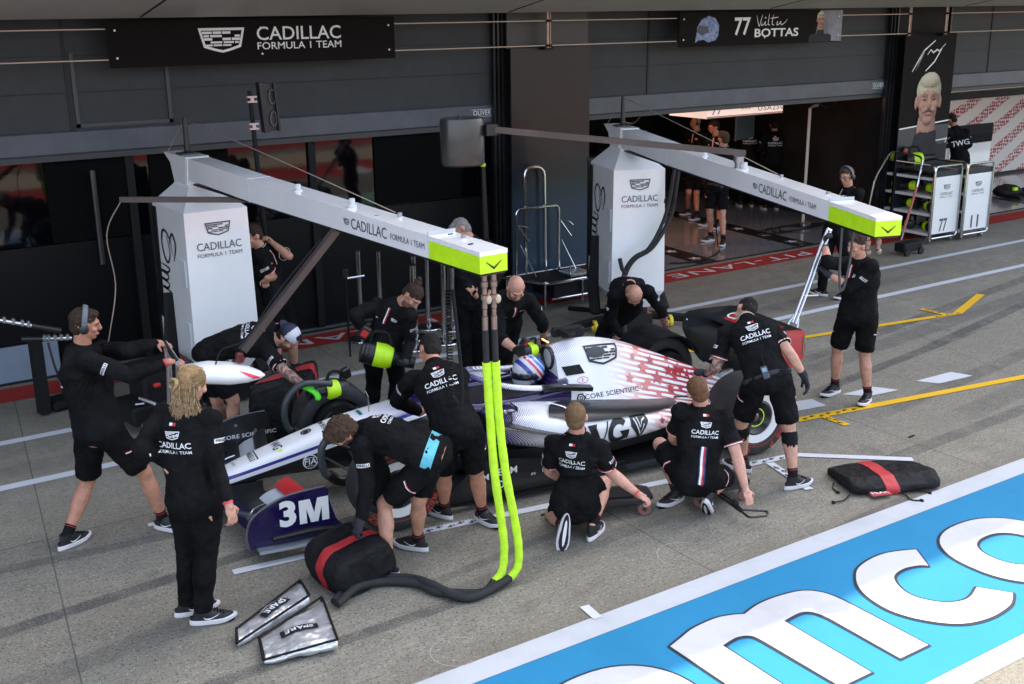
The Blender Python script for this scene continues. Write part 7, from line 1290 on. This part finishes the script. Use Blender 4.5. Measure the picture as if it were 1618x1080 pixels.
def trolley(x0, y0, rot, num, label):
    e = empty('equipment_trolley', (x0, y0, 0), label, 'trolley', 'white equipment trolleys', rot=(0, 0, rot)); G = lambda n, mb, m, p=None, sm=False: obj(n, mb, m, p or e, sm, off=(0, 0, 0))
    W_, D_, H_ = .66, 1.25, 1.22; z0 = .14       # numbered end faces -y; shelves open to -x
    mb = MB(); mb.box((W_ / 2, 0, (z0 + H_) / 2 - .03), (W_, .03, H_ - z0 - .12)); end = G('end_panel', mb, WHT); mb = MB(); mb.box((W_ / 2, 0, H_ - .04), (W_, .031, .085)); G('dark_strip', mb, mat('navy_strip', (.015, .02, .035), .3), end)
    mb = MB(); mb.box((W_ / 2, D_, .68), (W_, .03, 1.08)); mb.box((W_ - .01, D_ / 2, .68), (.02, D_, 1.08)); G('back_panel', mb, mat('trolley_inside', (.5, .5, .52), .5)); mb = MB(); mb.box((W_ / 2, D_ / 2, H_ - .02), (W_, D_, .03)); G('top', mb, mat('trolley_top_black', (.01, .01, .01), .2))
    for z in (.17, .50, .80, 1.10): mb = MB(); mb.box((W_ / 2, D_ / 2, z), (W_ - .02, D_ - .03, .02)); mb.box((.004, D_ / 2, z - .005), (.012, D_ - .03, .045)); G('shelf', mb, mat('shelf_white', (.7, .7, .7), .4))
    for y in (-.03, D_ + .03): mb = MB(); mb.tube(bend([(.0, y, .16), (-.01, y, 1.31), (W_ + .01, y, 1.31), (W_ + .01, y, .10), (0, y, .10), (0, y, .2)], .08), .019, 10); G('end_frame', mb, CHR, None, True)
    mb = MB(); mb.tube(bend([(-.02, -.03, .09), (-.02, -.03, 1.33), (-.02, D_ + .03, 1.33), (-.02, D_ + .03, .09)], .1), .019, 10); G('push_rail', mb, CHR, None, True)
    for x in (.06, W_ - .06):
        for y in (.06, D_ - .06): mb = MB(); mb.cyl((x - .02, y, .05), (x + .02, y, .05), .05, n=16); mb.box((x, y, .09), (.03, .06, .05)); G('castor', mb, ALU, None, True)
    flat('lettering', join2d(shift2d(fitw(text2d(num, .30, .016), .20), W_ / 2 - .01, .30), shift2d(crest2d(.085), W_ / 2, .95), shift2d(fitw(text2d('CADILLAC', .072, .001), .32), W_ / 2, .84), shift2d(fitw(text2d('FORMULA 1 TEAM', .034, 0), .32), W_ / 2, .785)), (0, -.0165, 0), XR, ZU, GPT, end)
    return e
trolley(16.12, 11.72, math.radians(-2), '77', 'white trolley numbered 77 with open shelves of blowers'); trolley(16.84, 11.62, math.radians(-2), '11', 'white trolley numbered 11 standing right of the 77 trolley')
e = empty('side_ladder', (15.9, 12.0, 0), 'bent steel and red handle frame leaning at the open side of the 77 trolley', 'frame'); mb = MB(); mb.tube(bend([(15.72, 12.75, .1), (15.86, 12.7, 1.05), (16.1, 12.6, 1.50), (16.1, 11.95, 1.45), (15.95, 11.9, 1.0), (15.72, 11.95, .1)], .12), .017, 8); obj('tube', mb, CHR, e); mb = MB(); mb.tube([(15.94, 11.9, .98), (15.74, 11.95, .2)], .0195, 8); obj('red_grip', mb, mat('faded_red', (.55, .12, .1), .4), e)
rn = random.Random(3)
for z, t in ((.27, 3), (.62, 3), (.92, 3)):
    for i in range(t):
        y = 11.95 + i * .36; blower((16.36, y, z - .01), (math.cos(1.4 + rn.uniform(-.6, .6)), math.sin(1.4 + rn.uniform(-.6, .6)), rn.uniform(-.1, .1)), (rn.uniform(-.3, .3), rn.uniform(-.3, .3), 1), ('%s blower on the %s shelf of the 77 trolley' % (('front', 'middle', 'rear')[i], {.27: 'bottom', .62: 'middle', .92: 'upper'}[z])), scale=.85)
blower((16.45, 12.3, 1.36), (.8, -.5, .1), (0, 0, 1), 'blower lying on top of the 77 trolley, left one', scale=1.15); blower((16.3, 12.75, 1.37), (-.2, .9, .2), (.3, 0, 1), 'blower lying on top of the 77 trolley, furthest from us', scale=1.)
e = empty('wheeled_box', (14.9, 11.4, 0), 'small black wheeled box on the ground left of the 77 trolley', 'box'); mb = MB(); mb.box((15.25, 11.45, .13), (.45, .22, .14), bev=.02); obj('box', mb, MBLK, e); 
for x in (15.08, 15.42): mb = MB(); mb.cyl((x, 11.31, .06), (x, 11.35, .06), .06, n=16); obj('wheel', mb, BLK, e)
# soft tyre blankets
BLKT = cloth('blanket_nylon', (.011, .011, .012), .55); REDB = mat('blanket_red_band', (.42, .02, .025), .6, bump=.4, bscale=30)
def blanket(c, rot, L_, W_, H_, label, tilt=0., band=0., hollow=True, name='tyre_blanket', bw=.10, seed=0):
    e = empty(name, c, label, 'blanket', 'black tyre blankets with a red band', rot=(0, 0, rot)); G = lambda n, me, m, p=None: None
    Rt = R3(0, tilt, 0); n = 26
    def ring(x, k=1., ex=0.):
        P = []
        for i in range(n):
            t = 2 * PI * i / n; y = (W_ / 2 * k + ex) * abs(math.cos(t)) ** .3 * (1 if math.cos(t) > 0 else -1); z = (H_ / 2 * k + ex) * abs(math.sin(t)) ** .5 * (1 if math.sin(t) > 0 else -1) + .03 * math.sin(x * 9 + seed) * (y / W_) + H_ / 2
            z += .035 * math.sin(y * 11 + seed) * (z / H_); P.append(Rt @ Vector((x, y, z)))
        return P
    mb = MB(); mb.loft([ring(x * L_ / 2, k) for x, k in ((-1, .72), (-.96, .88), (-.85, .97), (-.4, 1), (0, 1.02), (.4, 1), (.85, .97), (.96, .9), (1, .75))])
    me = remeshed(mb, .010, 1, .022, .2, .010, .04); me.name = 'cover'; me.materials.append(BLKT); me.polygons.foreach_set('use_smooth', [True] * len(me.polygons)); o = bpy.data.objects.new('cover', me); COL.objects.link(o); fix_parent(o, e)
    bt = BVHTree.FromPolygons([v.co.copy() for v in me.vertices], [tuple(p.vertices) for p in me.polygons])
    for dirn, v in (((0, 0, 1), (0, 1, 0)), ((0, -1, 0), (0, 0, 1)), ((0, 1, 0), (0, 0, -1))):
        nn = Rt @ Vector(dirn); vv = Rt @ Vector(v); uu = vv.cross(nn); ext = W_ * .47 if abs(dirn[2]) else H_ * .42
        wrap('red_strap', poly2d([(-bw / 2, -ext), (bw / 2, -ext), (bw / 2, ext), (-bw / 2, ext)]), Rt @ Vector((band, 0, H_ / 2)), uu, vv, bt, REDB, None, .004, .6, .03) and None
    for c_ in [x for x in COL.objects if x.name.startswith('red_strap') and x.parent is None]: fix_parent(c_, e)
    return e
# the strips come out parentless from wrap(); blanket() adopts them
blanket((3.06, 6.72, 0.0), math.radians(96), .50, .50, .31, 'folded tyre blanket held upright by the bending curly haired person', tilt=-.3, bw=.085, band=-.03, seed=1)
blanket((7.50, 5.68, 0.0), math.radians(-24), .80, .56, .11, 'flat folded tyre blanket lying at the edge of the blue strip', band=-.05, bw=.12, seed=2)
b3 = blanket((3.62, 9.55, 0), math.radians(60), .66, .42, .62, 'large tyre blanket standing beside the far front wheel', bw=.13, seed=3); b4 = blanket((3.98, 9.78, 0), math.radians(60), .60, .30, .60, 'tyre blanket standing behind the larger one by the far front wheel', bw=.13, seed=4)
e = empty('draw_cord', (7.5, 5.45, 0), 'thin draw cords trailing from the flat blanket over the white line', 'cord')
for P in ([(7.36, 5.46, .02), (7.40, 5.36, .012), (7.36, 5.28, .012), (7.42, 5.22, .012)], [(7.5, 5.44, .02), (7.56, 5.36, .012), (7.60, 5.28, .012)], [(7.10, 5.86, .02), (7.02, 5.80, .012), (6.99, 5.72, .012)], [(7.02, 5.62, .02), (6.9, 5.58, .015), (6.8, 5.60, .015)]):
    obj('cord', MB().tube(P, .006, 6, smooth=5), MBLK, e); obj('toggle', MB().ell(P[-1], (.016, .02, .012)), MBLK, e)
flat('red_tag', poly2d([(-.09, -.05), (.09, -.05), (.09, .05), (-.09, .05)]), (7.22, 5.48, .03), (.9, -.3, 0), (.3, .9, 0), REDB, e, .004); flat('lettering', text2d('FEAR', .07, .01, 1.), (7.22, 5.48, .036), (.9, -.3, 0), (.3, .9, 0), WPT, e)
# silver pouches
FOIL = mat('silver_foil', (.72, .72, .73), .38, .75, bump=.5, bscale=7, var=.08, vscale=8)
def pouch(P, h, label, word, dr):
    """P: four ground corners: narrow end a,b wide end c,d"""
    cen = sum((Vector((*p, 0)) for p in P), Vector()) / 4; e = empty('silver_pouch', cen, label, 'pouch', 'silver foil pouches on the ground'); a, b, c, d = [Vector((*p, 0)) for p in P]; R = []
    for t in np.linspace(0, 1, 9):
        p = a.lerp(d, t); q = b.lerp(c, t); hh = h * (.55 + .6 * t) * (1 - .12 * math.sin(t * 9)); n = 14; R.append([p.lerp(q, .5 + .5 * math.cos(s) * (abs(math.cos(s)) ** -.35 if abs(math.cos(s)) > .01 else 1)) + Vector((0, 0, hh / 2 + hh / 2 * math.sin(s) * (abs(math.sin(s)) ** -.4 if abs(math.sin(s)) > .01 else 1))) for s in [2 * PI * i / n for i in range(n)]])
    mb = MB(); mb.loft(R); me = remeshed(mb, .008, 3, .026, .13, .010, .05); o = part('foil', me, FOIL, e)
    for k in (0, -1):
        pass
    for side in (0, 1):
        mb = MB(); pts = [(a if side else b).lerp(d if side else c, t) + Vector((0, 0, h * (.55 + .6 * t) * .93)) for t in np.linspace(0, 1, 8)]; obj('black_edge', mb.tube(pts, .009, 6), MBLK, e)
    obj('black_edge', MB().tube([d + Vector((0, 0, h * 1.08)), d.lerp(c, .5) + Vector((0, 0, h * 1.14)), c + Vector((0, 0, h * 1.08)), c + Vector((0, 0, .02))], .009, 6, smooth=3), MBLK, e); obj('black_edge', MB().tube([a + Vector((0, 0, h * .5)), b + Vector((0, 0, h * .5))], .012, 6), MBLK, e)
    bt = BVHTree.FromPolygons([v.co.copy() for v in o.data.vertices], [tuple(p.vertices) for p in o.data.polygons]); u = (Vector((*dr, 0))).normalized(); v = Vector((-u.y, u.x, 0)); c0 = a.lerp(d, .55).lerp(b.lerp(c, .55), .5) - Vector(e['org'])
    o2 = wrap('label_patch', poly2d([(-.12, -.035), (.12, -.035), (.12, .035), (-.12, .035)]), c0 + Vector((0, 0, .5)), u, v, bt, BPT, None, .006, .6, .03); fix_parent(o2, e) if o2 else None
    o2 = wrap('lettering', text2d(word, .058, .01, 1.15), c0 + Vector((0, 0, .5)), u, v, bt, WPT, None, .009, .6, .03); fix_parent(o2, e) if o2 else None
pouch([(2.07, 5.98), (2.14, 6.24), (2.65, 6.40), (2.51, 5.85)], .10, 'front silver pouch with a black SPARE label', 'SPARE', (-.85, .2))
pouch([(2.00, 6.26), (2.06, 6.43), (2.62, 6.70), (2.59, 6.47)], .10, 'silver pouch half hidden behind the SPARE one', 'SPARE', (-.8, -.4))
# dollies, jacks and tools
def dolly(c, rot, label):
    e = empty('wheel_dolly', c, label, 'dolly', 'low black dollies with castors', rot=(0, 0, rot)); G = lambda n, mb, m, p=None, sm=True: obj(n, mb, m, p or e, sm, off=(0, 0, 0))
    mb = MB(); mb.prism([(-.26, -.15), (.22, -.15), (.28, -.08), (.28, .10), (.2, .15), (-.26, .15)], .115, .145); d = G('board', mb, mat('dolly_black', (.02, .02, .022), .4), None, False); mb = MB(); mb.box((-.02, 0, .155), (.3, .2, .015), bev=.005); G('pad', mb, MBLK, d, False); mb = MB(); mb.box((.0, 0, .10), (.5, .05, .04)); G('rail', mb, BLK, d, False)
    for x, y in ((-.2, -.13), (.2, -.13), (-.2, .13), (.2, .13)): mb = MB(); mb.lathe([(.02, -.014), (.05, -.015), (.055, 0), (.05, .015), (.02, .014)], (x, y, .055), (.3, 1, 0), 18); G('castor', mb, mat('castor_grey_red', (.22, .10, .09), .35)); mb = MB(); mb.box((x, y, .10), (.04, .05, .03)); G('fork', mb, ALU)
    return e
dolly((5.28, 6.52, 0), math.radians(-25), 'low black dolly beside the kneeling person'); dolly((6.10, 6.25, 0), math.radians(-15), 'low black dolly in front of the squatting person')
e = empty('pull_tool', (6.0, 5.9, 0), 'black pull rod with a triangular grip by the squatting person', 'tool'); gR = XP['P11'][1]['GR']
mb = MB(); mb.tube([(6.02, 6.25, .10), (5.98, 6.0, .10), (5.93, 5.78, .10)], .012, 8); mb.tube([(6.06, 6.24, .10), (6.02, 6.0, .10), (5.96, 5.80, .10)], .010, 8); obj('rod', mb, BLK, e); mb = MB(); mb.tube(bend([(5.94, 5.80, .10), (5.90, 5.66, .10), (6.04, 5.60, .10), (6.10, 5.66, .10), (5.96, 5.79, .10)], .03), .010, 8); obj('grip', mb, BLK, e); mb = MB(); mb.ell((5.95, 5.86, .13), (.03, .03, .04)); obj('knob', mb, MBLK, e)
X13 = XP['P13'][1]; a, b_ = Vector(X13['WR'] * .4 + X13['GR'] * .6), Vector(X13['WL'] * .4 + X13['GL'] * .6); 
e = empty('rear_jack', cw(-.95, 0, 0), 'long chrome rear jack handle reaching down to the rear wing', 'jack'); bot = cw(-.88, .20, .74); d = (a - bot).normalized()
off_ = Vector((0, 0, 0)); top = a + d * .10; sd = d.cross(Vector((.55, .8, 0))).normalized() * .018
for s in (-1, 1): obj('handle_tube', MB().tube([top + sd * s, bot + d * .22 + sd * s], .015, 12), CHR, e)
obj('cap', MB().tube([top - sd * 1.4, top + sd * 1.4], .02, 12), CHR, e)
for s in (-1, 1): obj('fork', MB().tube([bot + d * .32 + sd * s, bot + d * .22 + sd * s * 2.5, bot + sd * s * 4.0 - d * .02], .010, 10, smooth=5), CHR, e)
q = bot + d * .52; obj('foot_peg', MB().tube([q, q + Vector((.13, -.06, .0))], .012, 10), CHR, e); obj('saddle', MB().box(bot - d * .03, (.22, .16, .05)), REDM, e)
obj('lower_frame', MB().tube([bot, cw(-.9, .2, .05), cw(-.9, -.2, .05), bot], .014, 8), BLK, e)
for s in (-1, 1): mb = MB(); mb.cyl(cw(-.9, s * .24, .06), cw(-.9, s * .28, .06), .06, n=16); obj('wheel', mb, BLK, e)
X1 = XP['P1'][1]; hl, hr_ = Vector(X1['GL'] * .7 + X1['WL'] * .3), Vector(X1['GR'] * .7 + X1['WR'] * .3); e = empty('front_jack', cw(4.7, 0, 0), 'chrome front jack frame gripped by the person in ear defenders', 'jack')
ft = cw(4.86, .0, .12); ctr = (hl + hr_) / 2; ax = (ctr - ft)
obj('grip_bar', MB().tube([hl + (hl - hr_) * .12, hr_ + (hr_ - hl) * .12], .02, 12), CHR, e)
for p, s in ((hl, -1), (hr_, 1)): obj('side_tube', MB().tube([p, p.lerp(ft, .15), cw(4.95, .14 * s, .14)], .022, 10), CHR, e)
obj('nose_cradle', MB().box(cw(4.60, 0, .20), (.26, .2, .05), R3(CTH), bev=.01), REDM, e); obj('lower_bar', MB().tube([cw(4.95, -.2, .12), cw(4.95, .2, .12)], .018, 8), BLK, e)
for s in (-1, 1): obj('wheel', MB().cyl(cw(4.9, s * .22, .055), cw(4.9, s * .26, .055), .055, n=18), BLK, e); obj('jack_arm', MB().tube([cw(4.95, s * .12, .12), cw(4.58, s * .07, .17)], .02, 8), BLK, e)
# black wheeled unit behind the person in ear defenders
e = empty('wheel_gun_cart', (2.75, 10.6, 0), 'black cart with yellow wheels behind the person in ear defenders', 'cart'); mb = MB(); mb.box((2.85, 10.75, .18), (.75, .5, .18), R3(.2), bev=.02); mb.box((2.9, 10.85, .42), (.45, .35, .36), R3(.2), bev=.03); obj('body', mb, MBLK, e, False); mb = MB(); mb.box((2.65, 10.15, .03), (.8, .35, .03), R3(.3)); obj('ramp', mb, MBLK, e, False)
for p in ((2.78, 10.36, .08), (3.15, 10.42, .08), (2.25, 11.55, .08)): mb = MB(); mb.lathe([(.04, -.02), (.075, -.022), (.08, 0), (.075, .022), (.04, .02)], p, (.8, -.6, 0), 20); mb.lathe([(.001, -.01), (.045, -.01), (.045, .01), (.001, .01)], p, (.8, -.6, 0), 12); obj('wheel', mb, YEL, e)
obj('lever', MB().tube([(2.62, 10.5, .36), (2.74, 10.42, .30), (2.85, 10.35, .12)], [.02, .026, .03], 10, flat=.6), ALU, e); obj('red_valve', MB().box((2.83, 10.6, .42), (.07, .05, .04), bev=.01), REDM, e)
for i in range(3): obj('fitting', MB().tube([(2.58 + .03 * i, 10.5, .30 - .06 * i), (2.66 + .03 * i, 10.48, .30 - .06 * i)], .016, 8), CHR, e)
mb = MB(); mb.box((2.25, 11.75, .06), (.5, .3, .10), R3(.2), bev=.03); tag(obj('cable_ramp', mb, MBLK, smooth=False), 'black wedge ramp on the red band at the left', 'ramp')
e = empty('wheel_gun_rack', (1.9, 11.2, 0), 'rack of chrome wheel guns with hoses at the left edge', 'rack')
for (a, b_, k) in (((1.52, 11.25, 1.16), (2.02, 11.15, 1.0), 1), ((2.22, 11.2, .86), (1.85, 11.25, .90), 0)): 
    a, b_ = Vector(a), Vector(b_); obj('barrel', MB().tube([a, a.lerp(b_, .75)], .022, 12), CHR, e); obj('grip', MB().tube([a.lerp(b_, .7), b_ + (b_ - a) * .2], .03, 12), BLK, e)
    for t in (.1, .25, .4, .55, .65): q = a.lerp(b_, t); obj('fitting', MB().box(q + Vector((0, 0, .01)), (.03, .05, .06), bev=.006), ALU, e)
obj('support', MB().box((1.95, 11.6, .42), (.10, .12, .8), R3(.2)), MBLK, e, False); obj('hose', MB().tube([(2.0, 11.2, .85), (2.02, 11.1, .6), (2.12, 11.3, .35), (2.2, 11.6, .12)], .012, 8, smooth=5), HOSE, e)
# the dark board / cover over the far rear wheel
mb = MB(); 
P = [cw(0 + .385 * math.cos(t), 0, .36 + .385 * math.sin(t)) for t in np.linspace(.25, 2.6, 14)]
mb.loft([[cw(.385 * math.cos(t), y, .36 + .385 * math.sin(t)) for t in np.linspace(.2, 2.7, 16)] + [cw(.40 * math.cos(t), y, .36 + .40 * math.sin(t)) for t in np.linspace(2.7, .2, 16)] for y in (-.50, -.99)]); tag(obj('wheel_cover_sheet', mb, BLKT), 'dark sheet draped over the far rear wheel under the leaning hand', 'cover')
# things in the open garage
e = empty('garage_mast', (15.8, 14.2, 0), 'upright white pole at the back of the open garage', 'pole'); obj('pole', MB().tube([(15.8, 14.2, 0), (15.8, 14.2, 2.12), (15.9, 14.2, 2.16), (16.05, 14.25, 2.16)], .028, 10), mat('offwhite_tube', (.6, .57, .5), .4), e)
e = empty('cable_heap', (15.3, 13.9, 0), 'coil of black cable on the garage floor', 'cable'); obj('coil', MB().tube([(15.3 + (.26 + .01 * k % 3) * math.cos(k * .35), 13.95 + .2 * math.sin(k * .35), .03 + .004 * (k % 9)) for k in range(70)], .012, 6), MBLK, e); obj('fitting', MB().box((15.65, 14.0, .06), (.2, .1, .09), bev=.02), ALU, e)
e = empty('floor_cable', (12.3, 13.4, 0), 'black cable snaking over the garage floor behind the right tower', 'cable'); obj('cable', MB().tube([(11.6, 13.1, .03), (12.0, 12.95, .03), (12.5, 13.1, .03), (12.9, 13.35, .03), (13.2, 13.7, .03), (13.35, 13.95, .5), (13.4, 14.0, 1.0)], .011, 6, smooth=6), MBLK, e)
mb = MB(); mb.box((15.6, 15.6, 1.75), (.7, .04, .55), R3(.3)); o = tag(obj('monitor', mb, mat('dim_screen', (.10, .12, .13), .25), None, False), 'dim monitor at the back of the open garage', 'monitor')
e = empty('tool_bench', (14.5, 18.5, 0), 'long dark bench at the back of the open garage', 'bench'); mb = MB(); mb.box((13.5, 18.9, .5), (6, .7, 1.0)); obj('cabinet', mb, mat('bench_black', (.012, .012, .013), .3), e, False)
for i in range(9): mb = MB(); mb.box((10.9 + i * .62, 18.75, 1.06 + .06 * (i % 3)), (.3, .3, .12 + .12 * (i % 3)), bev=.02); obj('equipment_case', mb, (MBLK, mat('case_grey', (.08, .08, .09), .4), MBLK)[i % 3], e, False)
for i, x in enumerate((11.6, 13.9, 16.2)): e2 = empty('ceiling_hose', (x, 14.2, 2.6), ('left', 'middle', 'right')[i] + ' hose loop hanging from the ceiling of the open garage', 'hose', 'hose loops in the open garage'); obj('loop', MB().tube([(x - .5, 14.2, 2.9), (x - .2, 14.2, 2.25), (x + .2, 14.2, 2.15), (x + .6, 14.2, 2.8)], .012, 6, smooth=6), mat('grey_hose', (.05, .055, .055), .5), e2)
e = empty('equipment_pile', (21.5, 13.4, 0), 'black and neon kit lying on the floor of the right garage', 'kit'); mb = MB(); mb.ell((21.6, 13.9, .12), (.35, .25, .14)); mb.ell((22.2, 13.7, .08), (.4, .22, .09)); obj('bag', part('bag', remeshed(mb, .02, 1, .06, .1), MBLK, e).data if False else MB().box((21.6, 13.6, .03), (.3, .2, .05)), MBLK, e); part('bag', remeshed(mb, .02, 1, .06, .1), MBLK, e); obj('neon_tag', MB().box((21.5, 13.66, .2), (.12, .05, .06)), NEON, e)
e = empty('shoulder_print', (0, 0, 0), 'x', 'x'); bpy.data.objects.remove(e)
# white lettering on the back of the person at the trolleys
r_, X8 = XP['P18']; s_, rr_, rp__, f_ = frame(X8); sh_ = [c for c in r_.children if c.name.startswith('shirt')][0]; bt = BVHTree.FromPolygons([v.co.copy() for v in sh_.data.vertices], [tuple(p.vertices) for p in sh_.data.polygons])
_wrapw('back_print', text2d('TWG', .15, .01, 1.), X8['P'] + s_ * .3 - f_ * .1, rr_, s_, bt, Vector(r_['org']), WPT, sh_, .45, .02, .004)
# the printed portraits: one sitter modelled, lit softly and printed point by point on the two banners
def portrait_print():
    u, hf, hr = np.array([0, 0, 1.]), np.array([.08, -1., 0]), np.array([-1., 0, 0]); R_ = Rm(hr, hf, u); H = np.zeros(3)
    sk = MB(); sk.ell(H + u * .022 - hf * .012, (.077, .096, .093), R_, 24); sk.ell(H - u * .045 + hf * .024, (.061, .064, .068), R_, 20); sk.ell(H - u * .09 + hf * .055, (.036, .030, .026), R_, 14); sk.ell(H - u * .022 + hf * .098, (.015, .024, .018), R_, 12); capsule(sk, H + u * .02 + hf * .086, H - u * .018 + hf * .110, .010, .013, None, 10)
    sk.ell(H + u * .028 + hf * .076, (.054, .018, .012), R_, 14); capsule(sk, H - u * .10 - hf * .01, H - u * .22 - hf * .03, .062, .07)
    for q in (-1, 1): sk.ell(H + hr * q * .080 - u * .008 - hf * .01, (.012, .02, .034), R_, 12); sk.ell(H + hr * q * .040 - u * .022 + hf * .062, (.027, .026, .022), R_, 12); sk.ell(H + hr * q * .028 + hf * .078 - u * .045, (.022, .016, .014), R_, 10)
    sk.ell(H - u * .062 + hf * .080, (.026, .014, .010), R_, 12)
    sh = MB(); capsule(sh, H - u * .23 - hf * .03, H - u * .5, .085, .17); capsule(sh, (-.17, .03, -.28), (.17, .03, -.28), .068, .068); capsule(sh, (-.17, .03, -.28), (-.22, .0, -.60), .07, .06); capsule(sh, (.17, .03, -.28), (.22, 0, -.60), .07, .06); sh.box((0, .02, -.55), (.34, .2, .55), bev=.08); capsule(sh, (0, .02, -.175), (0, .02, -.22), .074, .08)
    ha = MB(); ha.ell(H + u * .048 - hf * .018, (.083, .098, .088), R_, 24); ha.ell(H + u * .092 + hf * .03, (.066, .07, .045), R_, 16)
    mo = MB(); capsule(mo, H - u * .049 + hf * .094 - hr * .022 - u * .004, H - u * .045 + hf * .103, .005, .0085, None, 8); capsule(mo, H - u * .045 + hf * .103, H - u * .053 + hf * .094 + hr * .022, .0085, .005, None, 8)
    ey = MB(); br = MB()
    for q in (-1, 1): ey.ell(H + u * .005 + hf * .084 + hr * q * .031, (.0115, .006, .0055), R_, 10); br.tube([H + u * .026 + hf * .093 + hr * q * .014, H + u * .032 + hf * .089 + hr * q * .034, H + u * .024 + hf * .076 + hr * q * .053], [.003, .004, .002], 6)
    li = MB(); capsule(li, H - u * .066 + hf * .086 - hr * .018, H - u * .066 + hf * .090, .0035, .0055, None, 8); capsule(li, H - u * .066 + hf * .090, H - u * .066 + hf * .086 + hr * .018, .0055, .0035, None, 8)
    L = []
    for mb, vox, c, d in ((sk, .004, (.50, .27, .20), 0), (sh, .008, (.018, .02, .026), .02), (ha, .004, (.60, .53, .38), .007), (mo, 0, (.13, .07, .035), 0), (ey, 0, (.05, .06, .065), 0), (br, 0, (.22, .14, .08), 0), (li, 0, (.38, .13, .11), 0)):
        if vox: me = remeshed(mb, vox, 2 if c[0] < .55 or c[0] > .7 else 1, d, .04, d * .5, .012); mb = mesh_mb(me)
        L.append((BVHTree.FromPolygons([Vector(v) for v in mb.v], mb.f), np.array(c)))
    key = nrm(np.array([-.5, -.75, .55])); rim = nrm(np.array([.9, -.1, .3])); m = bpy.data.materials.new('photo_print'); m.use_nodes = True; N = m.node_tree.nodes; a = N.new('ShaderNodeAttribute'); a.attribute_name = 'print'; m.node_tree.links.new(a.outputs['Color'], N['Principled BSDF'].inputs['Base Color']); N['Principled BSDF'].inputs['Roughness'].default_value = .5; N['Principled BSDF'].inputs['Specular IOR Level'].default_value = .2
    for e, x0, x1, z0, z1, y, sc, cx, cz in PORTRAITS:
        nx = 120 if sc > 2 else 70; nz = int(nx * (z1 - z0) / (x1 - x0)); V = []; C = []; ok = []
        for j in range(nz + 1):
            for i in range(nx + 1):
                x = x0 + (x1 - x0) * i / nx; z = z0 + (z1 - z0) * j / nz; V.append((x, y, z)); best = None
                o = Vector(((x - cx) / (sc * 1.13), -1, (z - cz) / sc))
                for b, c in L:
                    h = b.ray_cast(o, Vector((0, 1, 0)), 3)
                    if h[0] is not None and (best is None or h[3] < best[0]): best = (h[3], h[1], c)
                if best is None: C.append((0, 0, 0, 1)); ok.append(False)
                else:
                    n = np.array(best[1]); n = n if n[1] < 0 else -n; k = .26 + .72 * max(0, n @ key) + .22 * max(0, n @ rim); C.append((*(best[2] * k), 1)); ok.append(True)
        W_ = nx + 1; F = [(j * W_ + i, j * W_ + i + 1, (j + 1) * W_ + i + 1, (j + 1) * W_ + i) for j in range(nz) for i in range(nx) if ok[j * W_ + i] and ok[j * W_ + i + 1] and ok[(j + 1) * W_ + i] and ok[(j + 1) * W_ + i + 1]]
        o_ = Vector(e['org']); me = bpy.data.meshes.new('portrait_print'); me.from_pydata([tuple(Vector(v) - o_) for v in V], [], F); at = me.color_attributes.new('print', 'FLOAT_COLOR', 'POINT'); at.data.foreach_set('color', np.array(C, dtype=np.float32).ravel()); me.materials.append(m)
        ob = bpy.data.objects.new('portrait_print', me); COL.objects.link(ob); fix_parent(ob, e)
portrait_print()
# tidy: helper property off
for o in bpy.data.objects:
    for k in ('org', 'org_'):
        if k in o: del o[k]
car['label'] = 'white open-wheel racing car with red stars and stripes on its tail in the pit box'
